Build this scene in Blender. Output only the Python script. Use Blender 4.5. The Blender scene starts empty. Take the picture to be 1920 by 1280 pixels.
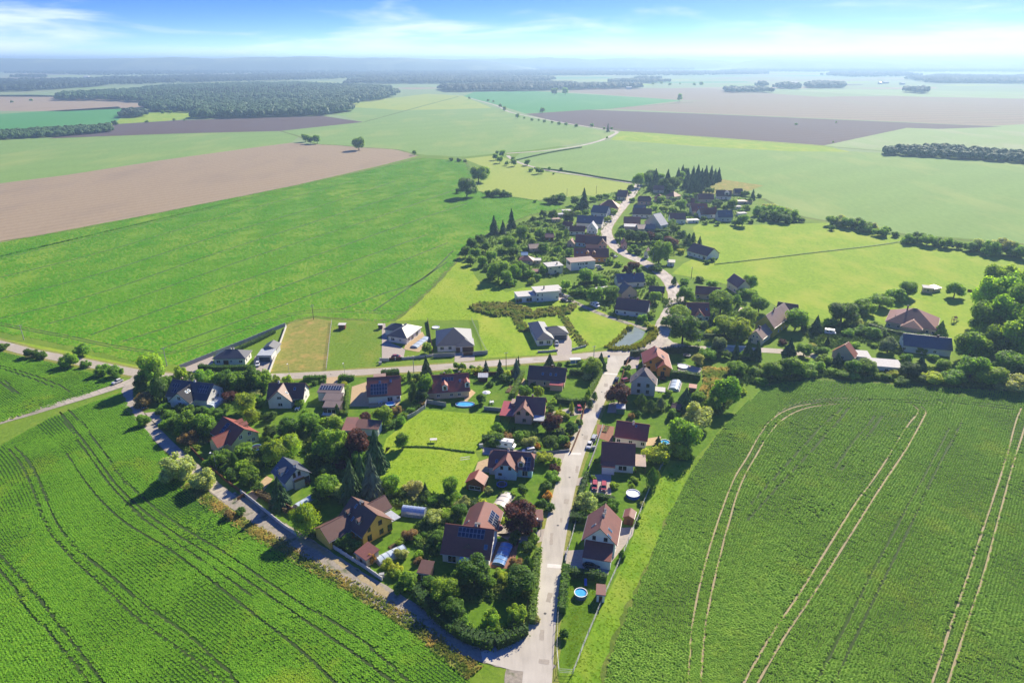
import bpy, bmesh, math, random
import numpy as np
from mathutils import Vector, Matrix
R = math.radians
rng = np.random.default_rng(7)
random.seed(7)
sc = bpy.context.scene
COL = sc.collection

# ---------------------------------------------------------------- camera
CAM_H, FPX, HORIZON = 120.0, 1280.0, 111.0        # metres, focal length in photo pixels, horizon row
PITCH = math.atan((640 - HORIZON) / FPX)
SP, CP = math.sin(PITCH), math.cos(PITCH)
cam = bpy.data.cameras.new('camera')
cam.sensor_width, cam.lens = 36.0, 36.0 * FPX / 1920
cam.clip_start, cam.clip_end = 1.0, 200000.0
camo = bpy.data.objects.new('camera', cam)
COL.objects.link(camo)
camo.location = (0, 0, CAM_H)
camo.rotation_euler = (math.pi / 2 - PITCH, 0, 0)
sc.camera = camo

# ---------------------------------------------------------------- light
SUN_EL, SUN_AZ = 32.0, 31.0                        # degrees; azimuth to the right of straight ahead
w = bpy.data.worlds.new('World'); sc.world = w; w.use_nodes = True
nt = w.node_tree; nt.nodes.clear()
def N(nt, typ, **kw):
    n = nt.nodes.new(typ)
    for k, v in kw.items():
        if k.startswith('i_'):
            key = k[2:]; key = int(key) if key.isdigit() else key
            n.inputs[key].default_value = v
        else: setattr(n, k, v)
    return n
L = lambda nt, a, b: nt.links.new(a, b)
tc = N(nt, 'ShaderNodeTexCoord')
sep = N(nt, 'ShaderNodeSeparateXYZ'); L(nt, tc.outputs['Generated'], sep.inputs[0])
sky = N(nt, 'ShaderNodeTexSky', sky_type='NISHITA', sun_disc=False, sun_elevation=R(SUN_EL), sun_rotation=R(SUN_AZ),
        altitude=200, air_density=1.0, dust_density=0.1, ozone_density=3.0)
# the deep blue starts close above the horizon: look the sky up a little higher than the direction seen
mz = N(nt, 'ShaderNodeMath', operation='MULTIPLY_ADD', i_1=3.6, i_2=0.05); L(nt, sep.outputs['Z'], mz.inputs[0])
cmb = N(nt, 'ShaderNodeCombineXYZ'); L(nt, sep.outputs['X'], cmb.inputs[0]); L(nt, sep.outputs['Y'], cmb.inputs[1]); L(nt, mz.outputs[0], cmb.inputs[2])
nrm = N(nt, 'ShaderNodeVectorMath', operation='NORMALIZE'); L(nt, cmb.outputs[0], nrm.inputs[0]); L(nt, nrm.outputs[0], sky.inputs[0])
hs = N(nt, 'ShaderNodeHueSaturation', i_Saturation=1.36, i_Value=.92, i_Hue=.526); L(nt, sky.outputs[0], hs.inputs['Color'])
# soft banks of cloud standing low over the horizon, thinner wisps higher up
at2 = N(nt, 'ShaderNodeMath', operation='ARCTAN2'); L(nt, sep.outputs['X'], at2.inputs[0]); L(nt, sep.outputs['Y'], at2.inputs[1])
ax_ = N(nt, 'ShaderNodeMath', operation='MULTIPLY', i_1=4.2); L(nt, at2.outputs[0], ax_.inputs[0])
ez = N(nt, 'ShaderNodeMath', operation='ADD', i_1=0.10); L(nt, sep.outputs['Z'], ez.inputs[0])
el = N(nt, 'ShaderNodeMath', operation='LOGARITHM', i_1=2.718); L(nt, ez.outputs[0], el.inputs[0])
es = N(nt, 'ShaderNodeMath', operation='MULTIPLY', i_1=4.0); L(nt, el.outputs[0], es.inputs[0])
cv = N(nt, 'ShaderNodeCombineXYZ', i_Z=3.7); L(nt, ax_.outputs[0], cv.inputs[0]); L(nt, es.outputs[0], cv.inputs[1])
n1 = N(nt, 'ShaderNodeTexNoise', i_Scale=1.25, i_Detail=9.0, i_Roughness=0.52, i_Distortion=0.25); L(nt, cv.outputs[0], n1.inputs['Vector'])
fall = N(nt, 'ShaderNodeMapRange', i_1=0.0, i_2=0.085, i_3=0.15, i_4=-0.14); L(nt, sep.outputs['Z'], fall.inputs[0])
n1b = N(nt, 'ShaderNodeMath', operation='ADD'); L(nt, n1.outputs[0], n1b.inputs[0]); L(nt, fall.outputs[0], n1b.inputs[1])
cr = N(nt, 'ShaderNodeMapRange', i_1=0.46, i_2=0.76, interpolation_type='SMOOTHSTEP'); L(nt, n1b.outputs[0], cr.inputs[0])
cm = N(nt, 'ShaderNodeMix', data_type='RGBA'); cm.inputs['B'].default_value = (4.7, 5.3, 6.0, 1)
cs = N(nt, 'ShaderNodeMath', operation='MULTIPLY', i_1=0.8); L(nt, cr.outputs[0], cs.inputs[0])
L(nt, cs.outputs[0], cm.inputs['Factor']); L(nt, hs.outputs[0], cm.inputs['A'])
bg = N(nt, 'ShaderNodeBackground', i_Strength=0.118); L(nt, cm.outputs['Result'], bg.inputs['Color'])
wo = N(nt, 'ShaderNodeOutputWorld'); L(nt, bg.outputs[0], wo.inputs[0])

sl = bpy.data.lights.new('sun', 'SUN'); sl.energy = 4.7; sl.angle = R(0.5); sl.color = (1.0, 0.91, 0.72)
so = bpy.data.objects.new('sun', sl); COL.objects.link(so)
ca, sa, ce, se = math.cos(R(SUN_AZ)), math.sin(R(SUN_AZ)), math.cos(R(SUN_EL)), math.sin(R(SUN_EL))
TOSUN = Vector((sa * ce, ca * ce, se))
so.rotation_euler = TOSUN.to_track_quat('Z', 'Y').to_euler()

sc.view_settings.view_transform = 'Standard'; sc.view_settings.look = 'None'
sc.view_settings.gamma = 1.0; sc.view_settings.use_curve_mapping = False
sc.view_settings.exposure = 1.03
sc.render.engine = 'CYCLES'
cy = sc.cycles
cy.use_denoising = True; cy.max_bounces = 6; cy.diffuse_bounces = 4; cy.glossy_bounces = 2
cy.transmission_bounces = 3; cy.volume_bounces = 0; cy.transparent_max_bounces = 4
cy.sample_clamp_indirect = 4.0

# ---------------------------------------------------------------- from photo rows and columns to metres
def G(px, py, h=0.0):
    """the point h metres above the ground that the photograph shows at (px, py)"""
    a, b = (px - 960) / FPX, (py - 640) / FPX
    z = (CAM_H - h) / (SP + CP * b)
    return Vector((a * z, z * (CP - b * SP), h))
def PX(p):
    x, y, z = p[0], p[1], p[2] - CAM_H
    d = y * CP - z * SP; u = y * SP + z * CP
    return (960 + FPX * x / d, 640 - FPX * u / d)
def MPP(px, py):
    return (CAM_H / (SP + CP * (py - 640) / FPX)) / FPX
def srgb(r, g, b):
    f = lambda c: (c / 255 / 12.92) if c <= 10 else ((c / 255 + 0.055) / 1.055) ** 2.4
    return (f(r), f(g), f(b), 1.0)

# ---------------------------------------------------------------- objects
def lk(o):
    COL.objects.link(o); return o
def tag(o, label, cat, group=None):
    o['label'] = label; o['category'] = cat
    if group: o['group'] = group
    return o
def thing(name, label, cat, loc, rz=0.0, group=None):
    o = lk(bpy.data.objects.new(name, None)); o.location = loc; o.rotation_euler = (0, 0, rz)
    o.empty_display_size = 0.5
    return tag(o, label, cat, group)
class MB:
    def __init__(s): s.v, s.f, s.m = [], [], []
    def add(s, vs, fs, m=0):
        k = len(s.v); s.v += [tuple(p) for p in vs]
        for f in fs: s.f.append([i + k for i in f]); s.m.append(m)
        return s
    def box(s, x0, x1, y0, y1, z0, z1, m=0):
        return s.add([(x0, y0, z0), (x1, y0, z0), (x1, y1, z0), (x0, y1, z0), (x0, y0, z1), (x1, y0, z1), (x1, y1, z1), (x0, y1, z1)],
                     [(0, 3, 2, 1), (4, 5, 6, 7), (0, 1, 5, 4), (1, 2, 6, 5), (2, 3, 7, 6), (3, 0, 4, 7)], m)
    def loft(s, rings, m=0, cap=True):
        n = len(rings[0]); k = len(s.v)
        for r in rings: s.v += [tuple(p) for p in r]
        for i in range(len(rings) - 1):
            for j in range(n):
                a, b = k + i * n + j, k + i * n + (j + 1) % n
                s.f.append([a, b, b + n, a + n]); s.m.append(m)
        if cap:
            s.f.append([k + j for j in range(n)][::-1]); s.m.append(m)
            e = k + (len(rings) - 1) * n
            s.f.append([e + j for j in range(n)]); s.m.append(m)
        return s
    def tube(s, a, b, r0, r1=None, n=6, m=0):
        a, b = Vector(a), Vector(b); r1 = r0 if r1 is None else r1
        d = (b - a).normalized(); u = d.orthogonal().normalized(); v = d.cross(u)
        ring = lambda c, r: [c + (u * math.cos(2 * math.pi * i / n) + v * math.sin(2 * math.pi * i / n)) * r for i in range(n)]
        return s.loft([ring(a, r0), ring(b, r1)], m)
    def mesh(s, name, mats):
        me = bpy.data.meshes.new(name); me.from_pydata(s.v, [], s.f); me.update()
        for mt in (mats if isinstance(mats, (list, tuple)) else [mats]): me.materials.append(mt)
        if any(s.m): me.polygons.foreach_set('material_index', s.m)
        return me
    def build(s, name, mats, parent=None):
        return put(name, s.mesh(name, mats), parent)
def put(name, me, parent=None, loc=None, rz=None, scale=None):
    o = lk(bpy.data.objects.new(name, me))
    if parent: o.parent = parent
    if loc is not None: o.location = loc
    if rz is not None: o.rotation_euler = (0, 0, rz)
    if scale is not None: o.scale = scale
    return o
def structure(o): o['kind'] = 'structure'; return o

# ---------------------------------------------------------------- materials
MATS = {}
def mat(name, c1, c2=None, scale=1.0, rough=0.9, bump=0.0, bscale=None, coords='pos', spec=0.3, metallic=0.0, objcol=False, trans=0.0, stretch=None, big=None):
    """plain principled material: two colours mixed by noise, optional fine bump"""
    if name in MATS: return MATS[name]
    m = bpy.data.materials.new(name); m.use_nodes = True; nt = m.node_tree; nt.nodes.clear()
    out = N(nt, 'ShaderNodeOutputMaterial'); p = N(nt, 'ShaderNodeBsdfPrincipled')
    p.inputs['Roughness'].default_value = rough; p.inputs['Specular IOR Level'].default_value = spec; p.inputs['Metallic'].default_value = metallic
    if coords == 'pos':
        g = N(nt, 'ShaderNodeNewGeometry'); vec = g.outputs['Position']
    else:
        g = N(nt, 'ShaderNodeTexCoord'); vec = g.outputs['Object']
    if stretch:
        mp = N(nt, 'ShaderNodeMapping'); mp.inputs['Rotation'].default_value = (0, 0, stretch[0]); mp.inputs['Scale'].default_value = stretch[1]
        L(nt, vec, mp.inputs[0]); vec = mp.outputs[0]
    c2 = c2 or c1
    nz = N(nt, 'ShaderNodeTexNoise', i_Scale=scale, i_Detail=5.0, i_Roughness=0.65); L(nt, vec, nz.inputs['Vector'])
    mr = N(nt, 'ShaderNodeMapRange', i_1=0.32, i_2=0.68); L(nt, nz.outputs[0], mr.inputs[0])
    mx = N(nt, 'ShaderNodeMix', data_type='RGBA'); mx.inputs['A'].default_value = c1; mx.inputs['B'].default_value = c2
    L(nt, mr.outputs[0], mx.inputs['Factor']); col = mx.outputs['Result']
    if big:                                        # (colour, scale, low, high): broad patches of wear
        nb = N(nt, 'ShaderNodeTexNoise', i_Scale=big[1], i_Detail=3.0); L(nt, g.outputs['Position'] if coords == 'pos' else vec, nb.inputs['Vector'])
        mb = N(nt, 'ShaderNodeMapRange', i_1=big[2], i_2=big[3]); L(nt, nb.outputs[0], mb.inputs[0])
        m2 = N(nt, 'ShaderNodeMix', data_type='RGBA'); m2.inputs['B'].default_value = big[0]; L(nt, mb.outputs[0], m2.inputs['Factor']); L(nt, col, m2.inputs['A']); col = m2.outputs['Result']
    if objcol:
        oi = N(nt, 'ShaderNodeObjectInfo'); m3 = N(nt, 'ShaderNodeMix', data_type='RGBA', blend_type='MULTIPLY'); m3.inputs['Factor'].default_value = 1.0
        L(nt, col, m3.inputs['A']); L(nt, oi.outputs['Color'], m3.inputs['B']); col = m3.outputs['Result']
    L(nt, col, p.inputs['Base Color'])
    if bump:
        nb = N(nt, 'ShaderNodeTexNoise', i_Scale=bscale or scale * 3, i_Detail=3.0); L(nt, vec, nb.inputs['Vector'])
        b = N(nt, 'ShaderNodeBump', i_Strength=min(1.0, bump), i_Distance=bump); L(nt, nb.outputs[0], b.inputs['Height']); L(nt, b.outputs[0], p.inputs['Normal'])
    sh = p.outputs[0]
    if trans:
        t = N(nt, 'ShaderNodeBsdfTranslucent'); ty = N(nt, 'ShaderNodeMix', data_type='RGBA', blend_type='MULTIPLY'); ty.inputs['Factor'].default_value = 1.0
        ty.inputs['B'].default_value = (1.5, 1.35, 0.5, 1); L(nt, col, ty.inputs['A']); L(nt, ty.outputs['Result'], t.inputs['Color'])
        ms = N(nt, 'ShaderNodeMixShader', i_0=trans); L(nt, sh, ms.inputs[1]); L(nt, t.outputs[0], ms.inputs[2]); sh = ms.outputs[0]
    L(nt, sh, out.inputs[0])
    MATS[name] = m
    return m

def leafmat(name, tint, trans=0.4, vary=0.5):
    """foliage: the object's own colour, varied leaf by leaf and clump by clump, with light coming through"""
    if name in MATS: return MATS[name]
    m = bpy.data.materials.new(name); m.use_nodes = True; nt = m.node_tree; nt.nodes.clear()
    out = N(nt, 'ShaderNodeOutputMaterial')
    oi = N(nt, 'ShaderNodeObjectInfo'); at = N(nt, 'ShaderNodeAttribute', attribute_name='rnd')
    ge = N(nt, 'ShaderNodeNewGeometry'); nz = N(nt, 'ShaderNodeTexNoise', i_Scale=0.45, i_Detail=3.0); L(nt, ge.outputs['Position'], nz.inputs['Vector'])
    sm = N(nt, 'ShaderNodeMath', operation='ADD'); L(nt, at.outputs['Fac'], sm.inputs[0]); L(nt, nz.outputs[0], sm.inputs[1])
    mr = N(nt, 'ShaderNodeMapRange', i_1=0.3, i_2=1.35, i_3=1 - vary, i_4=1 + vary); L(nt, sm.outputs[0], mr.inputs[0])
    mu = N(nt, 'ShaderNodeVectorMath', operation='MULTIPLY', i_1=tint[:3]); L(nt, oi.outputs['Color'], mu.inputs[0])
    ms = N(nt, 'ShaderNodeVectorMath', operation='SCALE'); L(nt, mu.outputs[0], ms.inputs[0]); L(nt, mr.outputs[0], ms.inputs['Scale'])
    d = N(nt, 'ShaderNodeBsdfPrincipled', i_Roughness=0.62); d.inputs['Specular IOR Level'].default_value = 0.25
    L(nt, ms.outputs[0], d.inputs['Base Color'])
    ty = N(nt, 'ShaderNodeVectorMath', operation='MULTIPLY', i_1=(2.0, 1.75, 0.6)); L(nt, ms.outputs[0], ty.inputs[0])
    t = N(nt, 'ShaderNodeBsdfTranslucent'); L(nt, ty.outputs[0], t.inputs['Color'])
    mi = N(nt, 'ShaderNodeMixShader', i_0=trans); L(nt, d.outputs[0], mi.inputs[1]); L(nt, t.outputs[0], mi.inputs[2]); L(nt, mi.outputs[0], out.inputs[0])
    MATS[name] = m
    return m

def fieldmat(name, c1, c2, c3=None, ang=0.0, fine=1.2, mid=0.05, rows=0.0, rowscale=0.25, bump=0.25, stretch=0.35, patch=(0.5, 0.75)):
    """crop or soil seen from the air: fine grain drawn out along the drilling direction, broad patches, faint row bands"""
    m = bpy.data.materials.new(name); m.use_nodes = True; nt = m.node_tree; nt.nodes.clear()
    out = N(nt, 'ShaderNodeOutputMaterial'); p = N(nt, 'ShaderNodeBsdfPrincipled', i_Roughness=0.95); p.inputs['Specular IOR Level'].default_value = 0.1
    g = N(nt, 'ShaderNodeNewGeometry')
    mp = N(nt, 'ShaderNodeMapping'); mp.inputs['Rotation'].default_value = (0, 0, ang); mp.inputs['Scale'].default_value = (1, stretch, 1); L(nt, g.outputs['Position'], mp.inputs[0])
    nf = N(nt, 'ShaderNodeTexNoise', i_Scale=fine, i_Detail=4.0, i_Roughness=0.7); L(nt, mp.outputs[0], nf.inputs['Vector'])
    mf = N(nt, 'ShaderNodeMapRange', i_1=0.3, i_2=0.7); L(nt, nf.outputs[0], mf.inputs[0])
    mx = N(nt, 'ShaderNodeMix', data_type='RGBA'); mx.inputs['A'].default_value = c1; mx.inputs['B'].default_value = c2; L(nt, mf.outputs[0], mx.inputs['Factor']); col = mx.outputs['Result']
    nm = N(nt, 'ShaderNodeTexNoise', i_Scale=mid, i_Detail=5.0, i_Roughness=0.6); L(nt, mp.outputs[0], nm.inputs['Vector'])
    mm = N(nt, 'ShaderNodeMapRange', i_1=patch[0], i_2=patch[1]); L(nt, nm.outputs[0], mm.inputs[0])
    m2 = N(nt, 'ShaderNodeMix', data_type='RGBA'); m2.inputs['B'].default_value = c3 or c2; L(nt, mm.outputs[0], m2.inputs['Factor']); L(nt, col, m2.inputs['A']); col = m2.outputs['Result']
    if rows:
        wv = N(nt, 'ShaderNodeTexWave', wave_type='BANDS', bands_direction='X', i_Scale=rowscale, i_Distortion=1.5, i_Detail=2.0); L(nt, mp.outputs[0], wv.inputs['Vector'])
        mw = N(nt, 'ShaderNodeMapRange', i_3=1 - rows, i_4=1 + rows); L(nt, wv.outputs['Fac'], mw.inputs[0])
        sc_ = N(nt, 'ShaderNodeVectorMath', operation='SCALE'); L(nt, col, sc_.inputs[0]); L(nt, mw.outputs[0], sc_.inputs['Scale']); col = sc_.outputs[0]
    L(nt, col, p.inputs['Base Color'])
    if bump:
        b = N(nt, 'ShaderNodeBump', i_Strength=0.6, i_Distance=bump); L(nt, nf.outputs[0], b.inputs['Height']); L(nt, b.outputs[0], p.inputs['Normal'])
    L(nt, p.outputs[0], out.inputs[0])
    MATS[name] = m
    return m
# ---------------------------------------------------------------- ground sheets
LAYER = 0.006
def smooth(pts, n=6, closed=False):
    P = [np.array(p[:2], float) for p in pts]; out = []
    m = len(P)
    for i in range(m if closed else m - 1):
        p0 = P[(i - 1) % m] if closed or i > 0 else P[0]
        p1, p2 = P[i], P[(i + 1) % m]
        p3 = P[(i + 2) % m] if closed or i + 2 < m else P[-1]
        for k in range(n):
            t = k / n
            out.append(0.5 * ((2 * p1) + (-p0 + p2) * t + (2 * p0 - 5 * p1 + 4 * p2 - p3) * t * t + (-p0 + 3 * p1 - 3 * p2 + p3) * t ** 3))
    if not closed: out.append(P[-1])
    return out
def wob(poly, amp=0.5, step=6):
    """edges of a patch broken up a little, in metres"""
    out = []
    m = len(poly)
    for i in range(m):
        a, b = Vector(poly[i][:2]), Vector(poly[(i + 1) % m][:2]); d = (b - a).length
        k = max(1, min(60, int(d / step)))
        for j in range(k):
            q = a.lerp(b, j / k)
            if j: q += Vector((random.uniform(-amp, amp), random.uniform(-amp, amp)))
            out.append(q)
    return out
def sheet_w(name, poly, mt, layer, parent=None):
    bm = bmesh.new()
    vs = [bm.verts.new((p[0], p[1], layer * LAYER)) for p in poly]
    f = bm.faces.new(vs); bm.normal_update()
    if f.normal.z < 0: f.normal_flip()
    bmesh.ops.triangulate(bm, faces=bm.faces[:])
    me = bpy.data.meshes.new(name); bm.to_mesh(me); bm.free(); me.materials.append(mt)
    o = put(name, me, parent)
    return structure(o) if not parent else o
def sheet(name, px, mt, layer, amp=0.4, step=6):
    return sheet_w(name, wob([G(*p) for p in px], amp, step), mt, layer)
def strip(name, px, width, mt, layer, n=8, world=False, parent=None, jag=0.0):
    c = [(p if world else G(*p)) for p in px]
    c = smooth(c, n); v, f = [], []
    for i, p in enumerate(c):
        a, b = c[max(0, i - 1)], c[min(len(c) - 1, i + 1)]
        t = (b - a); t = t / (np.linalg.norm(t) + 1e-9); nn = np.array((-t[1], t[0]))
        ww = width[0] + (width[1] - width[0]) * i / (len(c) - 1) if isinstance(width, tuple) else width
        for s in (-.5, .5):
            q = p + nn * (s * ww + random.uniform(-jag, jag)); v.append((q[0], q[1], layer * LAYER))
    for i in range(len(c) - 1): f.append((2 * i, 2 * i + 2, 2 * i + 3, 2 * i + 1)[::-1])
    me = bpy.data.meshes.new(name); me.from_pydata(v, [], f); me.materials.append(mt); me.update()
    if me.polygons[0].normal.z < 0: me.flip_normals()
    o = put(name, me, parent)
    return structure(o) if not parent else o
def inside(poly, P):
    """points P (n,2) inside a polygon"""
    x, y = P[:, 0], P[:, 1]; r = np.zeros(len(P), bool); m = len(poly)
    for i in range(m):
        x0, y0 = poly[i][0], poly[i][1]; x1, y1 = poly[(i + 1) % m][0], poly[(i + 1) % m][1]
        if y0 == y1: continue
        k = ((y0 > y) != (y1 > y)) & (x < (x1 - x0) * (y - y0) / (y1 - y0) + x0); r ^= k
    return r
def dist_path(path, P):
    d = np.full(len(P), 1e9)
    for a, b in zip(path[:-1], path[1:]):
        a, b = np.array(a[:2]), np.array(b[:2]); ab = b - a
        t = np.clip(((P - a) @ ab) / (ab @ ab + 1e-9), 0, 1)
        d = np.minimum(d, np.linalg.norm(P - a - t[:, None] * ab, axis=1))
    return d

S = srgb
GRASS = fieldmat('meadow_grass', S(86, 116, 30), S(112, 140, 40), S(128, 146, 52), fine=1.1, mid=0.04, stretch=0.9, bump=0.25)
LAWN = fieldmat('mown_lawn', S(70, 102, 24), S(102, 136, 34), S(116, 136, 46), fine=0.7, mid=0.12, stretch=0.8, bump=0.12)
BRIGHT = fieldmat('bright_meadow', S(112, 144, 32), S(142, 168, 42), S(156, 166, 58), ang=0.4, fine=0.55, mid=0.05, stretch=0.6, bump=0.3, patch=(.45, .72))
YMEADOW = fieldmat('yellow_meadow', S(140, 156, 66), S(154, 166, 76), S(128, 154, 64), ang=1.2, fine=0.4, mid=0.02, stretch=0.3)
VIVID = fieldmat('green_crop', S(84, 128, 24), S(108, 152, 34), S(128, 152, 44), ang=-0.72, fine=0.8, mid=0.02, rows=0.03, rowscale=0.05, bump=0.3, patch=(0.42, 0.68))
PALE = fieldmat('pale_green_crop', S(112, 142, 72), S(126, 154, 82), S(144, 158, 88), ang=1.3, fine=0.3, mid=0.012, rows=0.02, rowscale=0.011, bump=0.2)
PALE2 = fieldmat('grey_green_crop', S(128, 152, 92), S(142, 162, 106), S(156, 160, 124), ang=1.3, fine=0.3, mid=0.01, rows=0.02, rowscale=0.009, bump=0.2)
TAN = fieldmat('tan_stubble', S(144, 126, 102), S(160, 142, 116), S(140, 124, 104), ang=1.15, fine=0.5, mid=0.02, rows=0.06, rowscale=0.05, bump=0.15)
PLOUGH = fieldmat('dark_ploughed_soil', S(86, 72, 70), S(98, 82, 78), S(92, 82, 84), ang=1.4, fine=0.4, mid=0.01, rows=0.05, rowscale=0.03)
MAUVE = fieldmat('reddish_soil', S(128, 114, 94), S(142, 128, 106), S(132, 124, 100), ang=1.5, fine=0.3, mid=0.006, rows=0.06, rowscale=0.015)
FARG = fieldmat('far_green_crop', S(66, 132, 66), S(80, 142, 72), S(90, 146, 80), ang=1.4, fine=0.2, mid=0.006)
SOIL = fieldmat('crop_soil', S(54, 78, 28), S(70, 96, 36), S(66, 90, 34), ang=0.66, fine=1.5, mid=0.05)
SOILL = fieldmat('leafy_crop_ground', S(44, 76, 20), S(58, 94, 26), S(66, 98, 28), ang=0.66, fine=1.5, mid=0.05)
STRIPG = fieldmat('grass_strip', S(92, 132, 30), S(126, 158, 40), S(140, 156, 54), ang=0.5, fine=0.5, mid=0.1, stretch=.6, bump=.3, patch=(.45, .7))
DRYP = fieldmat('dry_grass_plot', S(112, 122, 48), S(150, 144, 74), S(176, 144, 86), ang=0.2, fine=0.6, mid=0.16, stretch=0.8, bump=0.3)
GREENP = fieldmat('rough_green_plot', S(88, 116, 34), S(118, 146, 46), S(132, 140, 52), ang=0.2, fine=0.9, mid=0.1, stretch=0.8, bump=0.25)
BASE = fieldmat('far_fields', S(120, 142, 92), S(132, 150, 100), S(140, 134, 108), ang=1.4, fine=0.1, mid=0.0016, stretch=0.25)
DIRT = mat('track_dirt', S(176, 158, 124), S(140, 128, 92), scale=0.8, bump=0.06)
ASPH = mat('worn_asphalt', S(176, 164, 148), S(158, 148, 134), scale=0.9, rough=0.85, bump=0.01, big=(S(184, 176, 166), 0.08, 0.5, 0.7))
STREET = mat('street_surface', S(184, 176, 162), S(166, 159, 147), scale=0.7, rough=0.85, bump=0.01, stretch=(0.25, (1, 0.12, 1)), big=(S(194, 187, 174), 0.06, 0.5, 0.7))
ROUGHRD = mat('unfinished_road', S(206, 194, 180), S(150, 142, 134), scale=0.35, rough=0.95, bump=0.05, stretch=(0.3, (1, 0.4, 1)))
GRAVEL = mat('grey_gravel', S(164, 154, 138), S(132, 124, 112), scale=1.2, bump=0.05, big=(S(90, 98, 62), 0.25, 0.56, 0.66))
PAVE = mat('paving', S(176, 164, 152), S(154, 144, 134), scale=1.6, rough=0.85, bump=0.01)
PAVEY = mat('sandy_paving', S(190, 164, 126), S(168, 144, 110), scale=1.6, rough=0.85, bump=0.01)
BRICKP = mat('red_paving', S(150, 104, 82), S(128, 88, 70), scale=1.6, rough=0.85, bump=0.01)
VERGE = fieldmat('verge_grass', S(118, 126, 52), S(140, 142, 70), S(156, 146, 92), fine=1.2, mid=0.15, stretch=.8)
EDGE = fieldmat('field_edge_grass', S(78, 100, 36), S(106, 124, 50), S(136, 136, 72), fine=.8, mid=0.1, stretch=.8)
SLABM = mat('concrete_slab', S(180, 170, 154), S(156, 147, 134), scale=0.8, rough=0.9, bump=0.01, objcol=True)
WHITEP = mat('pale_concrete_band', S(220, 214, 204), S(204, 198, 188), scale=1.0)

E = 26000.0
gr = sheet_w('ground', [(-E, -400), (E, -400), (E, 30000), (-E, 30000)], BASE, 0)
near = sheet('meadow', [(-900, 500), (-900, 1700), (2900, 1700), (2900, 500), (1900, 300), (900, 270), (0, 330)], GRASS, 1, 0)

F = lambda name, px, mt, lay, amp=0.5, step=8: sheet(name, px, mt, lay, amp, step)
# horizon plain, far to near
F('field', [(-400, 205), (-400, 182), (60, 178), (290, 186), (268, 202), (120, 209)], TAN, 2)
F('field', [(-400, 262), (-400, 218), (0, 214), (222, 200), (240, 212), (214, 230), (0, 248)], FARG, 2)
F('field', [(-300, 180), (-300, 166), (300, 160), (380, 164), (105, 182)], BASE, 2)
F('field', [(0, 249), (214, 231), (240, 214), (365, 203), (375, 222), (215, 234), (-10, 256)], BRIGHT, 3)
F('field', [(90, 260), (215, 233), (330, 226), (600, 217), (682, 229), (525, 246), (330, 251)], PLOUGH, 4)
F('field', [(-500, 345), (-500, 270), (0, 262), (90, 259), (330, 251), (520, 247), (562, 256), (545, 268), (300, 301), (120, 329), (0, 344), (-200, 372)], PALE, 3)
F('field', [(525, 245), (682, 229), (624, 213), (668, 191), (720, 186), (800, 176), (868, 180), (922, 200), (975, 216), (1060, 233), (1152, 249), (1138, 262), (1000, 281), (870, 294), (800, 291), (700, 278), (640, 273), (590, 269), (560, 256)], PALE, 3)
F('field', [(640, 200), (668, 191), (720, 186), (800, 176), (868, 180), (922, 203), (760, 207)], YMEADOW, 4)
F('field', [(868, 181), (890, 172), (1000, 171), (1282, 188), (1150, 204), (985, 213), (930, 196)], FARG, 3)
F('field', [(830, 170), (1060, 160), (1480, 172), (1700, 176), (1460, 168), (1100, 164), (1060, 172), (1000, 170), (880, 173)], BASE, 3)
F('field', [(1060, 172), (1100, 164), (1330, 166), (1480, 178), (1570, 184), (1440, 188), (1284, 189)], MAUVE, 4)
F('field', [(1146, 204), (1280, 190), (1440, 186), (1570, 181), (1700, 180), (2400, 196), (2400, 252), (1920, 238), (1880, 238), (1700, 229), (1300, 212)], MAUVE, 3)
F('field', [(1480, 170), (1600, 168), (2400, 180), (2400, 195), (1700, 181)], PALE2, 4)
F('field', [(985, 214), (1100, 206), (1300, 213), (1700, 230), (1880, 238), (1760, 242), (1700, 240), (1540, 274), (1300, 256), (1165, 246), (1060, 232)], PLOUGH, 5)
F('field', [(1540, 274), (1620, 256), (1700, 238), (1800, 240), (1920, 233), (2400, 240), (2400, 330), (1920, 306), (1660, 282)], PALE2, 4)
F('field', [(975, 288), (1150, 262), (1300, 275), (1590, 284), (2400, 322), (2400, 480), (1920, 458), (1800, 446), (1700, 440), (1540, 413), (1490, 402), (1430, 372), (1350, 336), (1200, 345), (1100, 330), (1010, 319), (958, 301)], PALE, 5)
F('field', [(1164, 246), (1300, 255), (1545, 273), (1595, 285), (1480, 284), (1300, 274), (1145, 262)], BRIGHT, 6)
F('field', [(870, 298), (932, 291), (965, 303), (1010, 321), (1100, 332), (1186, 346), (1160, 372), (1095, 366), (1000, 376), (905, 364), (890, 350), (918, 328), (905, 312)], YMEADOW, 5)
F('field', [(-500, 640), (-500, 470), (0, 344), (120, 329), (300, 301), (460, 279), (545, 268), (640, 273), (745, 280), (785, 292), (720, 309), (560, 346), (350, 389), (0, 455)], TAN, 4)
vivid_px = [(-500, 600), (0, 455), (140, 430), (350, 389), (560, 347), (680, 322), (790, 297), (868, 301), (888, 318), (882, 342), (892, 358), (960, 369), (1045, 382), (1060, 390), (1000, 402), (955, 420), (905, 445), (868, 474), (840, 506), (800, 548), (742, 599), (722, 605), (640, 596), (588, 592), (540, 604), (440, 648), (335, 684), (270, 682), (150, 652), (0, 622), (-500, 560)]
F('crop_field', vivid_px, VIVID, 5)
r_ = random.Random(5)
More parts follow.
